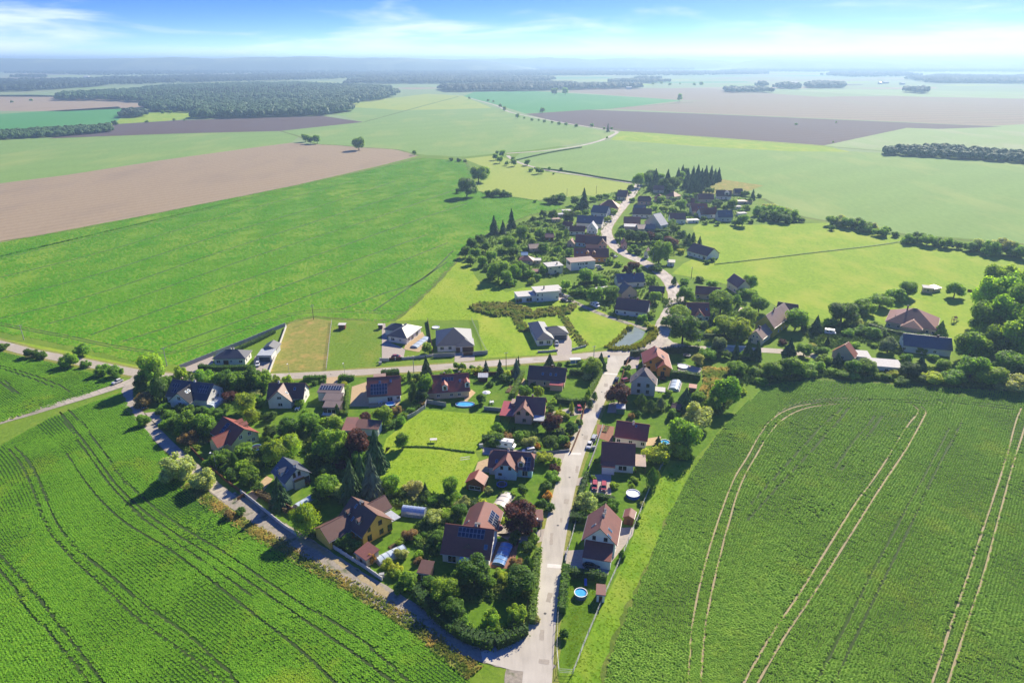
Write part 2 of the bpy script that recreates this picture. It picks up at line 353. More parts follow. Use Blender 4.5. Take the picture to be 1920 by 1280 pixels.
for y0, dy_ in ((166, 3.0), (160, 2.6), (155, 2.4), (151, 2.0), (147, 1.8), (143, 1.5), (139, 1.3), (135, 1.1), (131, .9), (127, .8)):
    x = -200 + r_.uniform(0, 200)
    while x < 2100:
        w_ = r_.uniform(90, 330); m_ = r_.choice([PALE, PALE2, FARG, TAN, MAUVE, YMEADOW, BRIGHT, PLOUGH])
        if not (90 < x + w_ / 2 < 760 and y0 > 156): F('field', [(x, y0 + r_.uniform(-.6, .6)), (x + w_ * .3, y0 - dy_ * .5), (x + w_, y0 - dy_ * r_.uniform(.4, 1)), (x + w_ * 1.05, y0), (x + w_ * .5, y0 + dy_ * r_.uniform(.3, .7))], m_, 2.5 + .0 * x, 3, 60)
        x += w_ * 1.12 + r_.uniform(10, 160)
# meadow in the village middle and on the right
F('meadow', [(742, 602), (800, 550), (842, 508), (862, 478), (900, 520), (950, 548), (1010, 530), (1070, 545), (1110, 572), (1180, 612), (1165, 640), (1100, 660), (905, 672), (896, 600), (790, 600)], BRIGHT, 6)
F('meadow', [(1252, 512), (1300, 484), (1290, 430), (1310, 420), (1400, 422), (1550, 418), (1640, 434), (1700, 448), (1800, 468), (1930, 486), (2200, 520), (2200, 700), (1900, 640), (1760, 650), (1640, 600), (1560, 606), (1470, 584), (1410, 545), (1330, 525)], BRIGHT, 6)
F('field', [(1300, 364), (1316, 350), (1345, 335), (1432, 348), (1400, 360), (1352, 366)], DRYP, 7)
F('meadow', [(1060, 420), (1030, 404), (960, 420), (905, 447), (866, 480), (900, 530), (1000, 540), (1180, 600), (1240, 600), (1250, 520), (1300, 480), (1300, 420), (1430, 410), (1400, 370), (1290, 360), (1190, 352), (1100, 372)], GRASS, 7)
# plots along the main road
F('meadow', [(506, 697), (540, 606), (588, 596), (622, 602), (612, 693)], DRYP, 8, 0.2)
F('meadow', [(613, 693), (622, 603), (715, 604), (712, 690)], GREENP, 8, 0.2)
# village gardens
F('lawn', [(255, 745), (300, 722), (640, 705), (900, 690), (1150, 668), (1430, 668), (1420, 700), (1360, 790), (1290, 880), (1220, 1000), (1160, 1130), (1080, 1275), (1000, 1215), (905, 1205), (700, 1075), (560, 1000), (420, 900), (300, 800)], LAWN, 4)
F('meadow', [(712, 862), (724, 822), (792, 768), (960, 780), (940, 822), (902, 846), (880, 844), (735, 836)], BRIGHT, 7, 0.2)
F('meadow', [(708, 905), (724, 838), (890, 846), (898, 860), (868, 915), (850, 945), (760, 930)], BRIGHT, 7, 0.2)
F('meadow', [(1300, 690), (1400, 688), (1400, 720), (1330, 790), (1290, 780), (1330, 730)], GREENP, 7)
F('meadow', [(1050, 1290), (1098, 1205), (1156, 1080), (1198, 975), (1254, 862), (1300, 868), (1262, 950), (1214, 1068), (1180, 1150), (1140, 1290)], STRIPG, 4.5, 0.4)
# near crops
right_px = [(1122, 1400), (1140, 1250), (1176, 1150), (1212, 1070), (1258, 960), (1300, 880), (1345, 815), (1392, 762), (1440, 724), (1520, 712), (1930, 736), (2500, 778), (2500, 1400)]
F('crop_field', right_px, SOIL, 5, 0.3)
left_px = [(-500, 960), (0, 836), (95, 782), (228, 736), (240, 760), (285, 822), (325, 868), (352, 915), (400, 950), (500, 1018), (600, 1078), (700, 1140), (790, 1200), (868, 1262), (900, 1300), (900, 1400), (-500, 1400)]
F('crop_field', left_px, SOILL, 5, 0.3)
mid_px = [(-500, 660), (0, 660), (60, 672), (190, 704), (224, 716), (150, 744), (0, 792), (-500, 900)]
F('crop_field', mid_px, SOILL, 5, 0.3)
F('grass_verge', [(-500, 830), (0, 806), (232, 727), (248, 745), (228, 738), (90, 786), (0, 838), (-500, 950)], GREENP, 7, 0.3)
F('grass_verge', [(-500, 630), (0, 634), (120, 657), (265, 687), (258, 697), (120, 672), (0, 644), (-500, 640)], BRIGHT, 8, 0.2)

# ---------------------------------------------------------------- roads
for px_, w_ in (([(-400, 560), (-150, 607), (10, 648), (60, 661), (130, 674), (250, 698), (320, 706), (420, 708), (520, 706), (640, 700), (800, 690), (900, 683), (1000, 675), (1100, 667), (1160, 662)], 9.0),
              ([(1000, 1420), (1004, 1320), (1014, 1200), (1026, 1090), (1041, 1000), (1058, 920), (1075, 860), (1098, 800), (1124, 740), (1144, 700)], 8.6), ([(1222, 648), (1240, 620), (1256, 590), (1268, 562), (1260, 535), (1242, 514), (1212, 494), (1176, 478), (1150, 459), (1138, 440), (1140, 424), (1157, 400), (1175, 378), (1190, 357)], 9.0)):
    strip('road_verge', px_, w_, VERGE, 9, jag=.3)
main = strip('road', [(-400, 560), (-150, 607), (10, 648), (60, 661), (130, 674), (250, 698), (320, 706), (420, 708), (520, 706), (640, 700), (800, 690), (900, 683), (1000, 675), (1100, 667), (1175, 660), (1240, 655)], 6.0, ASPH, 14)
east = strip('road', [(1225, 648), (1290, 652), (1360, 655), (1440, 657), (1510, 664), (1580, 680)], 5.5, ASPH, 13)
street = strip('road', [(1000, 1420), (1004, 1320), (1014, 1200), (1026, 1090), (1041, 1000), (1058, 920), (1075, 860), (1098, 800), (1124, 740), (1146, 695), (1160, 668)], 6.2, STREET, 15)
north = strip('road', [(1196, 662), (1222, 648), (1240, 620), (1256, 590), (1268, 562), (1260, 535), (1242, 514), (1212, 494), (1176, 478), (1150, 459), (1138, 440), (1140, 424), (1157, 400), (1175, 378), (1190, 357), (1200, 343)], (9.0, 7.5), ROUGHRD, 16, jag=0.25)
sheet('road', [(1140, 668), (1170, 656), (1216, 640), (1250, 632), (1262, 642), (1300, 650), (1290, 656), (1195, 662), (1180, 680), (1160, 690), (1138, 690)], STREET, 12, 0.1)
strip('lane', [(1058, 556), (1085, 570), (1130, 590), (1180, 607), (1215, 618)], 3.2, GRAVEL, 13)
strip('road', [(1198, 346), (1120, 333), (1060, 325), (1010, 316), (968, 303), (952, 292)], 5.0, ASPH, 13)
strip('road', [(950, 288), (1030, 282), (1090, 273), (1125, 264), (1148, 254), (1156, 247), (1130, 242), (1060, 231), (1000, 220), (955, 210), (930, 198), (880, 184)], 6.0, ASPH, 13)
lane_px = [(262, 702), (246, 718), (238, 738), (246, 762), (272, 790), (312, 832), (352, 868), (400, 912), (440, 942)]
lane = strip('concrete_lane', lane_px, 4.2, GRAVEL, 12)
conc_px = [(-300, 880), (-100, 822), (0, 790), (60, 773), (120, 755), (180, 737), (232, 720), (262, 708)]
conc = strip('concrete_road', conc_px, 5.0, GRAVEL, 12)
def slabs(px, parent, width, piece, z, smin=0.0):
    """single cast slabs laid along a path, each its own piece with open joints and a slightly different level"""
    c = smooth([G(*p) for p in px], 16); acc = [0.0]
    for a, b in zip(c[:-1], c[1:]): acc.append(acc[-1] + float(np.linalg.norm(b - a)))
    at = lambda s: np.array([np.interp(s, acc, [p[k] for p in c]) for k in (0, 1)])
    mb = MB().box(-piece / 2 + .06, piece / 2 - .06, -width / 2, width / 2, -.10, .02); me = mb.mesh('slab', SLABM)
    s = piece / 2
    while s < acc[-1] - piece / 2:
        if s > smin:
            p, q = at(s - .5), at(s + .5); a = math.atan2(q[1] - p[1], q[0] - p[0]); m_ = at(s)
            o = put('slab', me, parent, (m_[0], m_[1], z + random.uniform(0, .012)), a + random.uniform(-.004, .004))
            o.color = [random.uniform(.86, 1.08)] * 3 + [1]
        s += piece
slabs(conc_px, conc, 4.6, 3.0, 13 * LAYER, 60.0)
slabs(lane_px, lane, 3.6, 3.0, 13.2 * LAYER)
gravel_px = [(425, 930), (470, 958), (520, 990), (580, 1028), (640, 1068), (700, 1106), (775, 1152), (860, 1200), (930, 1226), (985, 1238)]
strip('gravel_lane', gravel_px, (5.2, 6.4), GRAVEL, 11, jag=0.2)
strip('gravel_lane', [(560, 1010), (600, 1030), (640, 1056), (690, 1090), (730, 1118)], 1.6, DIRT, 13, jag=0.3)
strip('gravel_lane', [(1010, 1230), (990, 1260), (985, 1330)], 9.0, GRAVEL, 10, jag=0.3)
sheet('forecourt', [(902, 1222), (965, 1196), (992, 1180), (1012, 1200), (1012, 1262), (960, 1256), (905, 1240)], STREET, 13.5, 0.05)
for a, b in (((1026, 1060), (1052, 1062)), ((1064, 850), (1090, 851)), ((1131, 700), (1158, 702))):       # pale bands across the street
    strip('road_band', [a, ((a[0] + b[0]) / 2, (a[1] + b[1]) / 2), b], 1.4, WHITEP, 17, 2)
strip('dry_verge', [(350, 905), (400, 944), (460, 983), (520, 1020), (600, 1066), (680, 1110), (760, 1158), (830, 1213), (890, 1260)], 4.2, VERGE, 9, jag=.5)
for px_, w_ in (([(-60, 462), (140, 431), (350, 389), (560, 347), (700, 316), (790, 296)], 3.0), ([(785, 292), (745, 281), (700, 278), (640, 273), (590, 269), (560, 256), (525, 246)], 5.0), ([(90, 260), (330, 251), (525, 246)], 5.0), ([(870, 298), (880, 318), (882, 342), (892, 358)], 4.0), ([(892, 358), (960, 369), (1045, 382)], 3.0), ([(1060, 390), (1000, 402), (955, 420), (905, 445), (868, 474), (840, 506), (800, 548), (742, 599)], 3.0), ([(742, 601), (640, 598), (588, 594), (540, 606), (440, 650), (340, 686)], 2.2), ([(985, 214), (1100, 206), (1300, 192)], 6.0), ([(1060, 233), (1300, 256), (1540, 274), (1660, 284)], 5.0), ([(1430, 372), (1490, 402), (1540, 413), (1700, 440), (1920, 458)], 4.0), ([(682, 229), (860, 181)], 6.0), ([(1258, 960), (1212, 1070), (1176, 1150), (1140, 1250), (1122, 1400)], 1.6), ([(1440, 723), (1520, 711), (1930, 735)], 2.5)):
    strip('field_verge', px_, w_, EDGE, 10, jag=.6)
# repairs, drains and stains that have their own shape
PATCH = mat('tar_repair', S(168, 158, 144), S(152, 144, 132), scale=1.0, rough=.9); IRON = mat('cast_iron', S(72, 70, 70), rough=.6)
for k, (px_, py_, w_, l_) in enumerate([(1030, 1120, 1.2, 3.2), (1034, 1010, .8, 5.0), (1062, 940, 1.4, 2.4), (1052, 975, .7, 2.0), (1082, 880, .9, 4.0), (1098, 820, 1.3, 3.0), (1118, 765, .9, 6.0), (1136, 722, 1.5, 3.0), (1016, 1190, 1.0, 3.0), (560, 706, 3.5, 1.0), (720, 696, 5.0, .9), (842, 688, 3.0, 1.2), (1010, 675, 4.5, 1.0), (440, 707, 3.0, 1.2), (140, 674, 4.0, 1.0), (1256, 600, 1.4, 4.0), (1262, 548, 1.6, 5.0), (1020, 1240, 2.2, 1.2)]):
    c_ = G(px_, py_); a_ = random.uniform(-.15, .15) + (.2 if w_ < l_ else .06); q_ = [(-w_ / 2, -l_ / 2), (w_ / 2, -l_ / 2), (w_ / 2, l_ / 2), (-w_ / 2, l_ / 2)]
    sheet_w('road_patch', wob([Vector((c_.x + x * math.cos(a_) + y * math.sin(a_), c_.y - x * math.sin(a_) + y * math.cos(a_))) for x, y in q_], .12, .5), PATCH, 18)
for px_, py_ in ((1022, 1150), (1046, 985), (1068, 895), (1092, 815), (1128, 735), (900, 684), (620, 702), (1244, 612)):
    c_ = G(px_, py_); sheet_w('drain_cover', [(c_.x + .35 * math.cos(6.283 * i / 12), c_.y + .35 * math.sin(6.283 * i / 12)) for i in range(12)], IRON, 19)
# drives and yards
def yard(px, mt, lay=12): return sheet('paving', px, mt, lay, 0.05, 30)
yard([(1085, 806), (1108, 790), (1120, 794), (1098, 812)], PAVE); yard([(1075, 846), (1070, 868), (1010, 862), (905, 852), (905, 838), (1000, 846), (1040, 848)], PAVE)
yard([(1062, 902), (1096, 893), (1102, 910), (1068, 910)], PAVE)
yard([(1106, 890), (1146, 888), (1146, 928), (1108, 922)], PAVE)
yard([(1058, 1032), (1098, 1030), (1098, 1048), (1145, 1056), (1140, 1078), (1060, 1064)], PAVE)
yard([(1146, 990), (1190, 988), (1186, 1004), (1140, 1062), (1132, 1050), (1160, 1005)], PAVE)
yard([(1000, 995), (1026, 990), (1030, 1010), (1000, 1020)], PAVE); yard([(912, 985), (985, 985), (1000, 1005), (925, 1005)], PAVE)
yard([(924, 1016), (974, 1012), (962, 1066), (914, 1064)], BRICKP)
yard([(660, 725), (690, 715), (694, 762), (656, 762)], PAVEY); yard([(694, 748), (752, 744), (748, 760), (692, 764)], PAVEY)
yard([(716, 608), (722, 606), (728, 640), (760, 655), (756, 674), (716, 672)], PAVE)
yard([(764, 636), (792, 622), (802, 640), (786, 660), (757, 655)], PAVEY)
yard([(853, 662), (890, 660), (890, 676), (852, 680)], PAVE); yard([(1038, 642), (1066, 628), (1072, 640), (1072, 664), (1046, 668)], PAVE)
yard([(330, 690), (400, 660), (400, 690), (370, 700)], PAVE); yard([(478, 668), (512, 664), (506, 700), (472, 702)], PAVE)
yard([(870, 745), (884, 730), (892, 736), (872, 756)], PAVEY); yard([(896, 866), (918, 858), (920, 886), (890, 884)], PAVEY)
yard([(1170, 676), (1200, 668), (1196, 690), (1168, 694)], PAVE); yard([(1142, 756), (1168, 752), (1166, 774), (1138, 774)], PAVE)
yard([(1120, 795), (1152, 800), (1148, 830), (1118, 820)], BRICKP); yard([(1212, 822), (1240, 818), (1234, 834), (1210, 836)], PAVEY)
yard([(985, 712), (978, 745), (970, 745), (978, 705)], PAVEY); yard([(965, 1020), (1000, 1010), (1000, 1000), (930, 1000)], PAVE)
yard([(610, 698), (634, 696), (632, 722), (612, 720)], PAVEY); yard([(1035, 772), (1090, 760), (1092, 776), (1040, 786)], PAVE)
yard([(265, 775), (305, 770), (310, 790), (285, 800)], PAVE); yard([(1036, 545), (1062, 552), (1072, 566), (1040, 562)], PAVE)
yard([(1270, 680), (1316, 690), (1312, 702), (1272, 698)], PAVE)
yard([(455, 936), (500, 892), (512, 898), (470, 950)], PAVEY); yard([(400, 855), (436, 845), (470, 880), (430, 890)], PAVE)

# ---------------------------------------------------------------- pond
WATER = mat('pond_water', S(120, 132, 120), S(132, 144, 130), scale=0.3, rough=0.22, bump=0.02, bscale=1.2, spec=0.6)
sheet('pond', [(1140, 652), (1160, 640), (1172, 622), (1190, 612), (1210, 622), (1204, 634), (1180, 648), (1155, 656)], WATER, 13, 0.2)
# ---------------------------------------------------------------- things nobody could count: crops, tall grass, far woods
HID = {}
def scatter(name, P, scl, rot, template, color, tilt=None):
    """one object: a cloud of points with a small plant standing on each"""
    me = bpy.data.meshes.new(name)
    me.vertices.add(len(P)); me.vertices.foreach_set('co', np.asarray(P, np.float32).ravel())
    for nm, a in (('scl', scl), ('rot', rot)):
        at = me.attributes.new(nm, 'FLOAT', 'POINT'); at.data.foreach_set('value', np.asarray(a, np.float32))
    me.update()
    o = lk(bpy.data.objects.new(name, me)); o.color = color
    tpl = bpy.data.objects.new(name + '_plant', template); tpl.color = color
    ng = bpy.data.node_groups.new(name + '_nodes', 'GeometryNodeTree')
    ng.interface.new_socket('Geometry', in_out='INPUT', socket_type='NodeSocketGeometry')
    ng.interface.new_socket('Geometry', in_out='OUTPUT', socket_type='NodeSocketGeometry')
    gi, go = ng.nodes.new('NodeGroupInput'), ng.nodes.new('NodeGroupOutput')
    ip = ng.nodes.new('GeometryNodeInstanceOnPoints'); oi = ng.nodes.new('GeometryNodeObjectInfo')
    oi.inputs['Object'].default_value = tpl; oi.inputs['As Instance'].default_value = True
    a1 = ng.nodes.new('GeometryNodeInputNamedAttribute'); a1.data_type = 'FLOAT'; a1.inputs['Name'].default_value = 'scl'
    a2 = ng.nodes.new('GeometryNodeInputNamedAttribute'); a2.data_type = 'FLOAT'; a2.inputs['Name'].default_value = 'rot'
    cx = ng.nodes.new('ShaderNodeCombineXYZ'); er = ng.nodes.new('FunctionNodeEulerToRotation')
    ng.links.new(a2.outputs[0], cx.inputs[2]); ng.links.new(cx.outputs[0], er.inputs[0])
    ng.links.new(gi.outputs[0], ip.inputs['Points']); ng.links.new(oi.outputs['Geometry'], ip.inputs['Instance'])
    ng.links.new(er.outputs[0], ip.inputs['Rotation']); ng.links.new(a1.outputs[0], ip.inputs['Scale'])
    ng.links.new(ip.outputs[0], go.inputs[0])
    md = o.modifiers.new('plants', 'NODES'); md.node_group = ng
    o['kind'] = 'stuff'
    return o

def cropmat(name, c1, c2, cy=None, trans=0.35, patch=0.035, lo=0.55, hi=0.75, thru=(1.7, 1.6, 0.6)):
    m = bpy.data.materials.new(name); m.use_nodes = True; nt = m.node_tree; nt.nodes.clear()
    out = N(nt, 'ShaderNodeOutputMaterial'); ge = N(nt, 'ShaderNodeNewGeometry')
    nz = N(nt, 'ShaderNodeTexNoise', i_Scale=0.9, i_Detail=3.0); L(nt, ge.outputs['Position'], nz.inputs['Vector'])
    mr = N(nt, 'ShaderNodeMapRange', i_1=0.3, i_2=0.7); L(nt, nz.outputs[0], mr.inputs[0])
    mx = N(nt, 'ShaderNodeMix', data_type='RGBA'); mx.inputs['A'].default_value = c1; mx.inputs['B'].default_value = c2; L(nt, mr.outputs[0], mx.inputs['Factor']); col = mx.outputs['Result']
    if cy:
        n2 = N(nt, 'ShaderNodeTexNoise', i_Scale=patch, i_Detail=6.0, i_Roughness=0.7); L(nt, ge.outputs['Position'], n2.inputs['Vector'])
        m2 = N(nt, 'ShaderNodeMapRange', i_1=lo, i_2=hi); L(nt, n2.outputs[0], m2.inputs[0])
        m3 = N(nt, 'ShaderNodeMix', data_type='RGBA'); m3.inputs['B'].default_value = cy; L(nt, m2.outputs[0], m3.inputs['Factor']); L(nt, col, m3.inputs['A']); col = m3.outputs['Result']
    d = N(nt, 'ShaderNodeBsdfPrincipled', i_Roughness=0.75); d.inputs['Specular IOR Level'].default_value = 0.12; L(nt, col, d.inputs['Base Color'])
    ty = N(nt, 'ShaderNodeVectorMath', operation='MULTIPLY', i_1=thru); L(nt, col, ty.inputs[0])
    t = N(nt, 'ShaderNodeBsdfTranslucent'); L(nt, ty.outputs[0], t.inputs['Color'])
    mi = N(nt, 'ShaderNodeMixShader', i_0=trans); L(nt, d.outputs[0], mi.inputs[1]); L(nt, t.outputs[0], mi.inputs[2]); L(nt, mi.outputs[0], out.inputs[0])
    return m
def plantmesh(name, mt, n, h, spread, width, seed, droop=0.25):
    r = random.Random(seed); v, f = [], []
    for i in range(n):
        a = 2 * math.pi * i / n + r.uniform(-.4, .4); ca_, sa_ = math.cos(a), math.sin(a)
        hh = h * r.uniform(.6, 1.0); sp = spread * r.uniform(.7, 1.1); w_ = width * r.uniform(.7, 1.2)
        k = len(v); z0 = h * r.uniform(.05, .45)
        for d_, z_, ww in ((.02, z0, w_ * .35), (sp * .55, hh, w_), (sp, hh - droop * h, w_ * .3)):
            v += [(ca_ * d_ - sa_ * ww / 2, sa_ * d_ + ca_ * ww / 2, z_), (ca_ * d_ + sa_ * ww / 2, sa_ * d_ - ca_ * ww / 2, z_)]
        f += [(k, k + 1, k + 3, k + 2), (k + 2, k + 3, k + 5, k + 4)]
    me = bpy.data.meshes.new(name); me.from_pydata(v, [], f); me.materials.append(mt); me.update(); return me
def rows(poly, ang, sr, sp, jit, guides=()):
    """plants in drill rows over a polygon, ang = row direction from +Y towards +X; the rows bend with the guide ruts"""
    P = np.array([p[:2] for p in poly]); c, s = math.cos(ang), math.sin(ang)
    d = np.array((s, c)); n = np.array((c, -s))
    u, w_ = P @ d, P @ n
    U, W = np.meshgrid(np.arange(u.min(), u.max(), sp), np.arange(w_.min() - 40, w_.max() + 40, sr))
    if guides:
        gs = []
        for g in guides:
            q = np.array(smooth(W_(g), 6)); gu, gw = q @ d, q @ n; o = np.argsort(gu); gu, gw = gu[o], gw[o]
            gs.append((gw.mean(), np.interp(U, gu, gw - gw.mean())))
        gs.sort(key=lambda t: t[0]); off = np.zeros_like(W); M = [t[0] for t in gs]
        for k, (m, o) in enumerate(gs):
            wt = np.ones_like(W)
            if k > 0: wt = np.clip((W - M[k - 1]) / (m - M[k - 1]), 0, 1)
            if k < len(gs) - 1: wt = np.minimum(wt, np.clip((M[k + 1] - W) / (M[k + 1] - m), 0, 1))
            off += wt * o
        W = W + off
    U = U + rng.uniform(-jit, jit, U.shape); W = W + rng.normal(0, jit * .35, W.shape)
    Q = U.ravel()[:, None] * d + W.ravel()[:, None] * n
    Q = Q[inside([tuple(p) for p in P], Q)]
    return Q
def vigour(Q, seed):
    """slow patchiness of a crop stand, roughly 0.6 to 1.2"""
    r = np.random.default_rng(seed); v = np.zeros(len(Q))
    for k in range(14):
        f = r.uniform(.02, .35); a = r.uniform(0, 6.28); v += np.sin((Q[:, 0] * math.cos(a) + Q[:, 1] * math.sin(a)) * f + r.uniform(0, 6.28)) / (1 + 6 * f)
    v = (v - v.mean()) / v.std(); return np.clip(.96 + .17 * v, .45, 1.35)
def view(Q, m=30):
    z = (Q[:, 1]) * CP + CAM_H * SP; px = 960 + FPX * Q[:, 0] / z; py = 640 + FPX * (CAM_H * CP - Q[:, 1] * SP) / z
    return Q[(px > -m) & (px < 1920 + m) & (py < 1280 + m)]
W_ = lambda px: [np.array(G(*p)[:2]) for p in px]

def tracks(name, pairs, width, mt, layer):
    """wheel ruts through a field: one object, the pair of ruts along each path"""
    v, f = [], []
    for px in pairs:
        c = smooth(W_(px), 8)
        for i, p in enumerate(c):
            a, b = c[max(0, i - 1)], c[min(len(c) - 1, i + 1)]; t = b - a; t = t / (np.linalg.norm(t) + 1e-9); nn = np.array((-t[1], t[0]))
            wv = width * (.8 + .3 * random.random())
            for s in (-.5, .5): q = p + nn * s * wv; v.append((q[0], q[1], layer * LAYER))
            if i: k = len(v) - 4; f.append((k, k + 1, k + 3, k + 2))
    me = bpy.data.meshes.new(name); me.from_pydata(v, [], f); me.materials.append(mt); me.update()
    if me.polygons[0].normal.z < 0: me.flip_normals()
    return structure(put(name, me))

# right field: pale dirt ruts, darker faint ones
rt = [[(1291, 1285), (1297, 1180), (1316, 1080), (1345, 980), (1375, 900), (1402, 855), (1424, 815), (1450, 784), (1482, 766), (1520, 757), (1570, 753)],
      [(1314, 1285), (1322, 1180), (1340, 1085), (1365, 985), (1390, 905), (1416, 857), (1438, 820), (1462, 791), (1492, 772), (1525, 762), (1570, 757)],
      [(1392, 1285), (1440, 1200), (1500, 1110), (1548, 1033), (1600, 950), (1650, 880), (1700, 800), (1722, 772), (1712, 760)],
      [(1418, 1285), (1470, 1195), (1530, 1105), (1590, 1010), (1650, 915), (1700, 840), (1732, 782), (1735, 770), (1720, 758)],
      [(1746, 1285), (1780, 1180), (1815, 1080), (1850, 970), (1880, 880), (1905, 790), (1915, 765)],
      [(1776, 1285), (1812, 1175), (1845, 1075), (1873, 970), (1900, 870), (1925, 790)]]
rd = [[(1520, 756), (1560, 750), (1620, 751), (1720, 756), (1800, 757), (1900, 768)], [(1460, 775), (1500, 757), (1560, 747), (1620, 748), (1720, 752), (1800, 753), (1900, 763)],
      [(1408, 945), (1480, 865), (1540, 800), (1580, 765)], [(1402, 975), (1470, 900), (1540, 825), (1592, 765)],
      [(1565, 878), (1600, 830), (1640, 780)], [(1578, 882), (1615, 832), (1655, 780)],
      [(1530, 1285), (1590, 1165), (1670, 1010), (1730, 900), (1780, 805)], [(1560, 1285), (1620, 1160), (1690, 1020), (1745, 905), (1806, 785)]]
ld = [[(16, 842), (40, 872), (66, 930), (90, 990), (130, 1040), (190, 1095), (260, 1160), (330, 1210), (400, 1265), (430, 1290)],
      [(28, 838), (56, 868), (84, 926), (108, 985), (150, 1035), (210, 1080), (280, 1140), (350, 1190), (420, 1250), (450, 1290)],
      [(-20, 1020), (20, 1060), (80, 1130), (150, 1220), (205, 1290)], [(-20, 1050), (10, 1080), (60, 1150), (130, 1230), (175, 1290)],
      [(112, 772), (140, 805), (175, 850), (215, 905), (260, 950), (320, 995), (400, 1045), (480, 1100), (560, 1155), (650, 1215), (740, 1280)],
      [(128, 768), (160, 800), (195, 850), (232, 900), (280, 945), (340, 988), (420, 1035), (500, 1090), (580, 1140), (670, 1195), (765, 1275)],
      [(120, 790), (150, 830), (200, 900), (250, 955), (320, 1010), (400, 1065), (470, 1115)],
      [(125, 850), (170, 915), (230, 975), (320, 1030), (400, 1090), (470, 1145), (560, 1215), (640, 1290)]]
md = [[(0, 686), (60, 703), (110, 722), (130, 735)], [(0, 690), (55, 708), (100, 726)], [(0, 716), (25, 735)], [(8, 714), (36, 738)]]
vd = [[(-40, 600), (0, 606), (60, 617), (130, 630), (200, 645), (270, 656), (310, 661), (350, 652), (420, 628), (500, 600), (560, 585), (620, 580), (700, 583), (752, 584)],
      [(-40, 604), (0, 610), (60, 621), (130, 634), (200, 649), (270, 660), (310, 664), (360, 654), (430, 630), (500, 604), (560, 589), (620, 584), (700, 587), (745, 588)]]
vl = [[(0, 597), (200, 545), (420, 470), (640, 400), (800, 350)], [(90, 607), (250, 560), (480, 480), (700, 410), (870, 350)], [(170, 628), (330, 570), (560, 490), (760, 420), (880, 380)],
      [(230, 640), (400, 585), (620, 505), (800, 440)], [(0, 560), (180, 515), (400, 445), (620, 380), (740, 340)], [(0, 520), (200, 470), (440, 400), (660, 340)], [(0, 485), (160, 448), (400, 390)],
      [(300, 655), (480, 590), (700, 510), (840, 455)], [(640, 580), (720, 550), (790, 525), (850, 470)], [(700, 583), (780, 530), (840, 490)]]
FADED = mat('green_dirt', S(128, 128, 78), S(96, 110, 56), scale=0.8)
DARKRUT = mat('dark_rut', S(46, 64, 24), S(64, 82, 32), scale=0.8)
FADERUT = mat('faint_rut', S(46, 74, 24), S(58, 90, 28), scale=0.6)
tracks('wheel_ruts', rt, 0.5, DIRT, 8); tracks('wheel_ruts', [[(1520, 757), (1570, 753), (1640, 753), (1720, 758), (1800, 758), (1890, 768), (1915, 772)], [(1530, 762), (1580, 757), (1640, 757), (1715, 762), (1800, 763), (1900, 776)], [(1442, 786), (1478, 762), (1520, 750), (1580, 746), (1640, 747), (1720, 752)]], 0.45, FADED, 8); tracks('wheel_ruts', rd, 0.45, DARKRUT, 7)
tracks('wheel_ruts', ld, 0.6, DARKRUT, 7); tracks('wheel_ruts', md, 0.7, DARKRUT, 7); tracks('wheel_ruts', vd, 0.8, DARKRUT, 7)
tracks('wheel_ruts', vl, 1.3, FADERUT, 6)

BEET = cropmat('beet_leaf', S(130, 170, 64), S(162, 194, 82), S(190, 196, 82), lo=0.56, hi=0.85, trans=0.5)
BEETL = cropmat('bright_beet_leaf', S(112, 166, 44), S(146, 192, 58), S(186, 194, 64), lo=0.54, hi=0.8, trans=0.5)
VLEAF = cropmat('young_leaf', S(92, 168, 26), S(120, 186, 36), S(134, 182, 44), lo=.4, hi=.7, trans=0.5)
def crop(name, px, ang, sr, sp, jit, plant, avoid, clear, color=(1, 1, 1, 1), sc0=(.75, 1.2), keep=None, guides=()):
    Q = view(rows(W_(px), ang, sr, sp, jit, guides)); g_ = vigour(Q, len(Q) % 97); Q = Q[rng.random(len(Q)) < g_ + .12]
    for pairs, c in zip(avoid, clear):
        for p in pairs:
            path = smooth(W_(p), 4); Q = Q[dist_path(path, Q) > c]
    if keep is not None: Q = Q[rng.random(len(Q)) < keep]
    n = len(Q); P = np.c_[Q, np.full(n, .02)]
    return scatter(name, P, rng.uniform(sc0[0], sc0[1], n) * vigour(Q, 5), rng.uniform(0, 6.28, n), plant, color)
pl1 = plantmesh('beet', BEET, 9, 0.34, 0.56, 0.30, 3, .22); pl2 = plantmesh('beet', BEETL, 8, 0.20, 0.42, 0.26, 4, .15); pl3 = plantmesh('tuft', VLEAF, 7, 0.15, 0.9, 0.55, 5, .1)
crop('crop_plants', right_px, R(38), 0.74, 0.46, 0.18, pl1, (rt, rd), (.42, .40), sc0=(.55, 1.35), guides=(rt[0][:8], rt[3], [(1530, 1285), (1590, 1165), (1670, 1010), (1730, 900), (1780, 805)], rt[5]))
crop('crop_plants', left_px, R(130), 0.70, 0.36, 0.20, pl2, (ld,), (.36,), sc0=(.6, 1.3), guides=(ld[0], ld[4], ld[7], ld[2]))
crop('crop_plants', mid_px, R(128), 0.8, 0.5, 0.15, pl2, (md,), (.42,), sc0=(.8, 1.5))
crop('crop_plants', vivid_px, R(52), 1.7, 1.5, 0.7, pl3, (vd, vl), (.7, 1.0), sc0=(.5, 1.4))

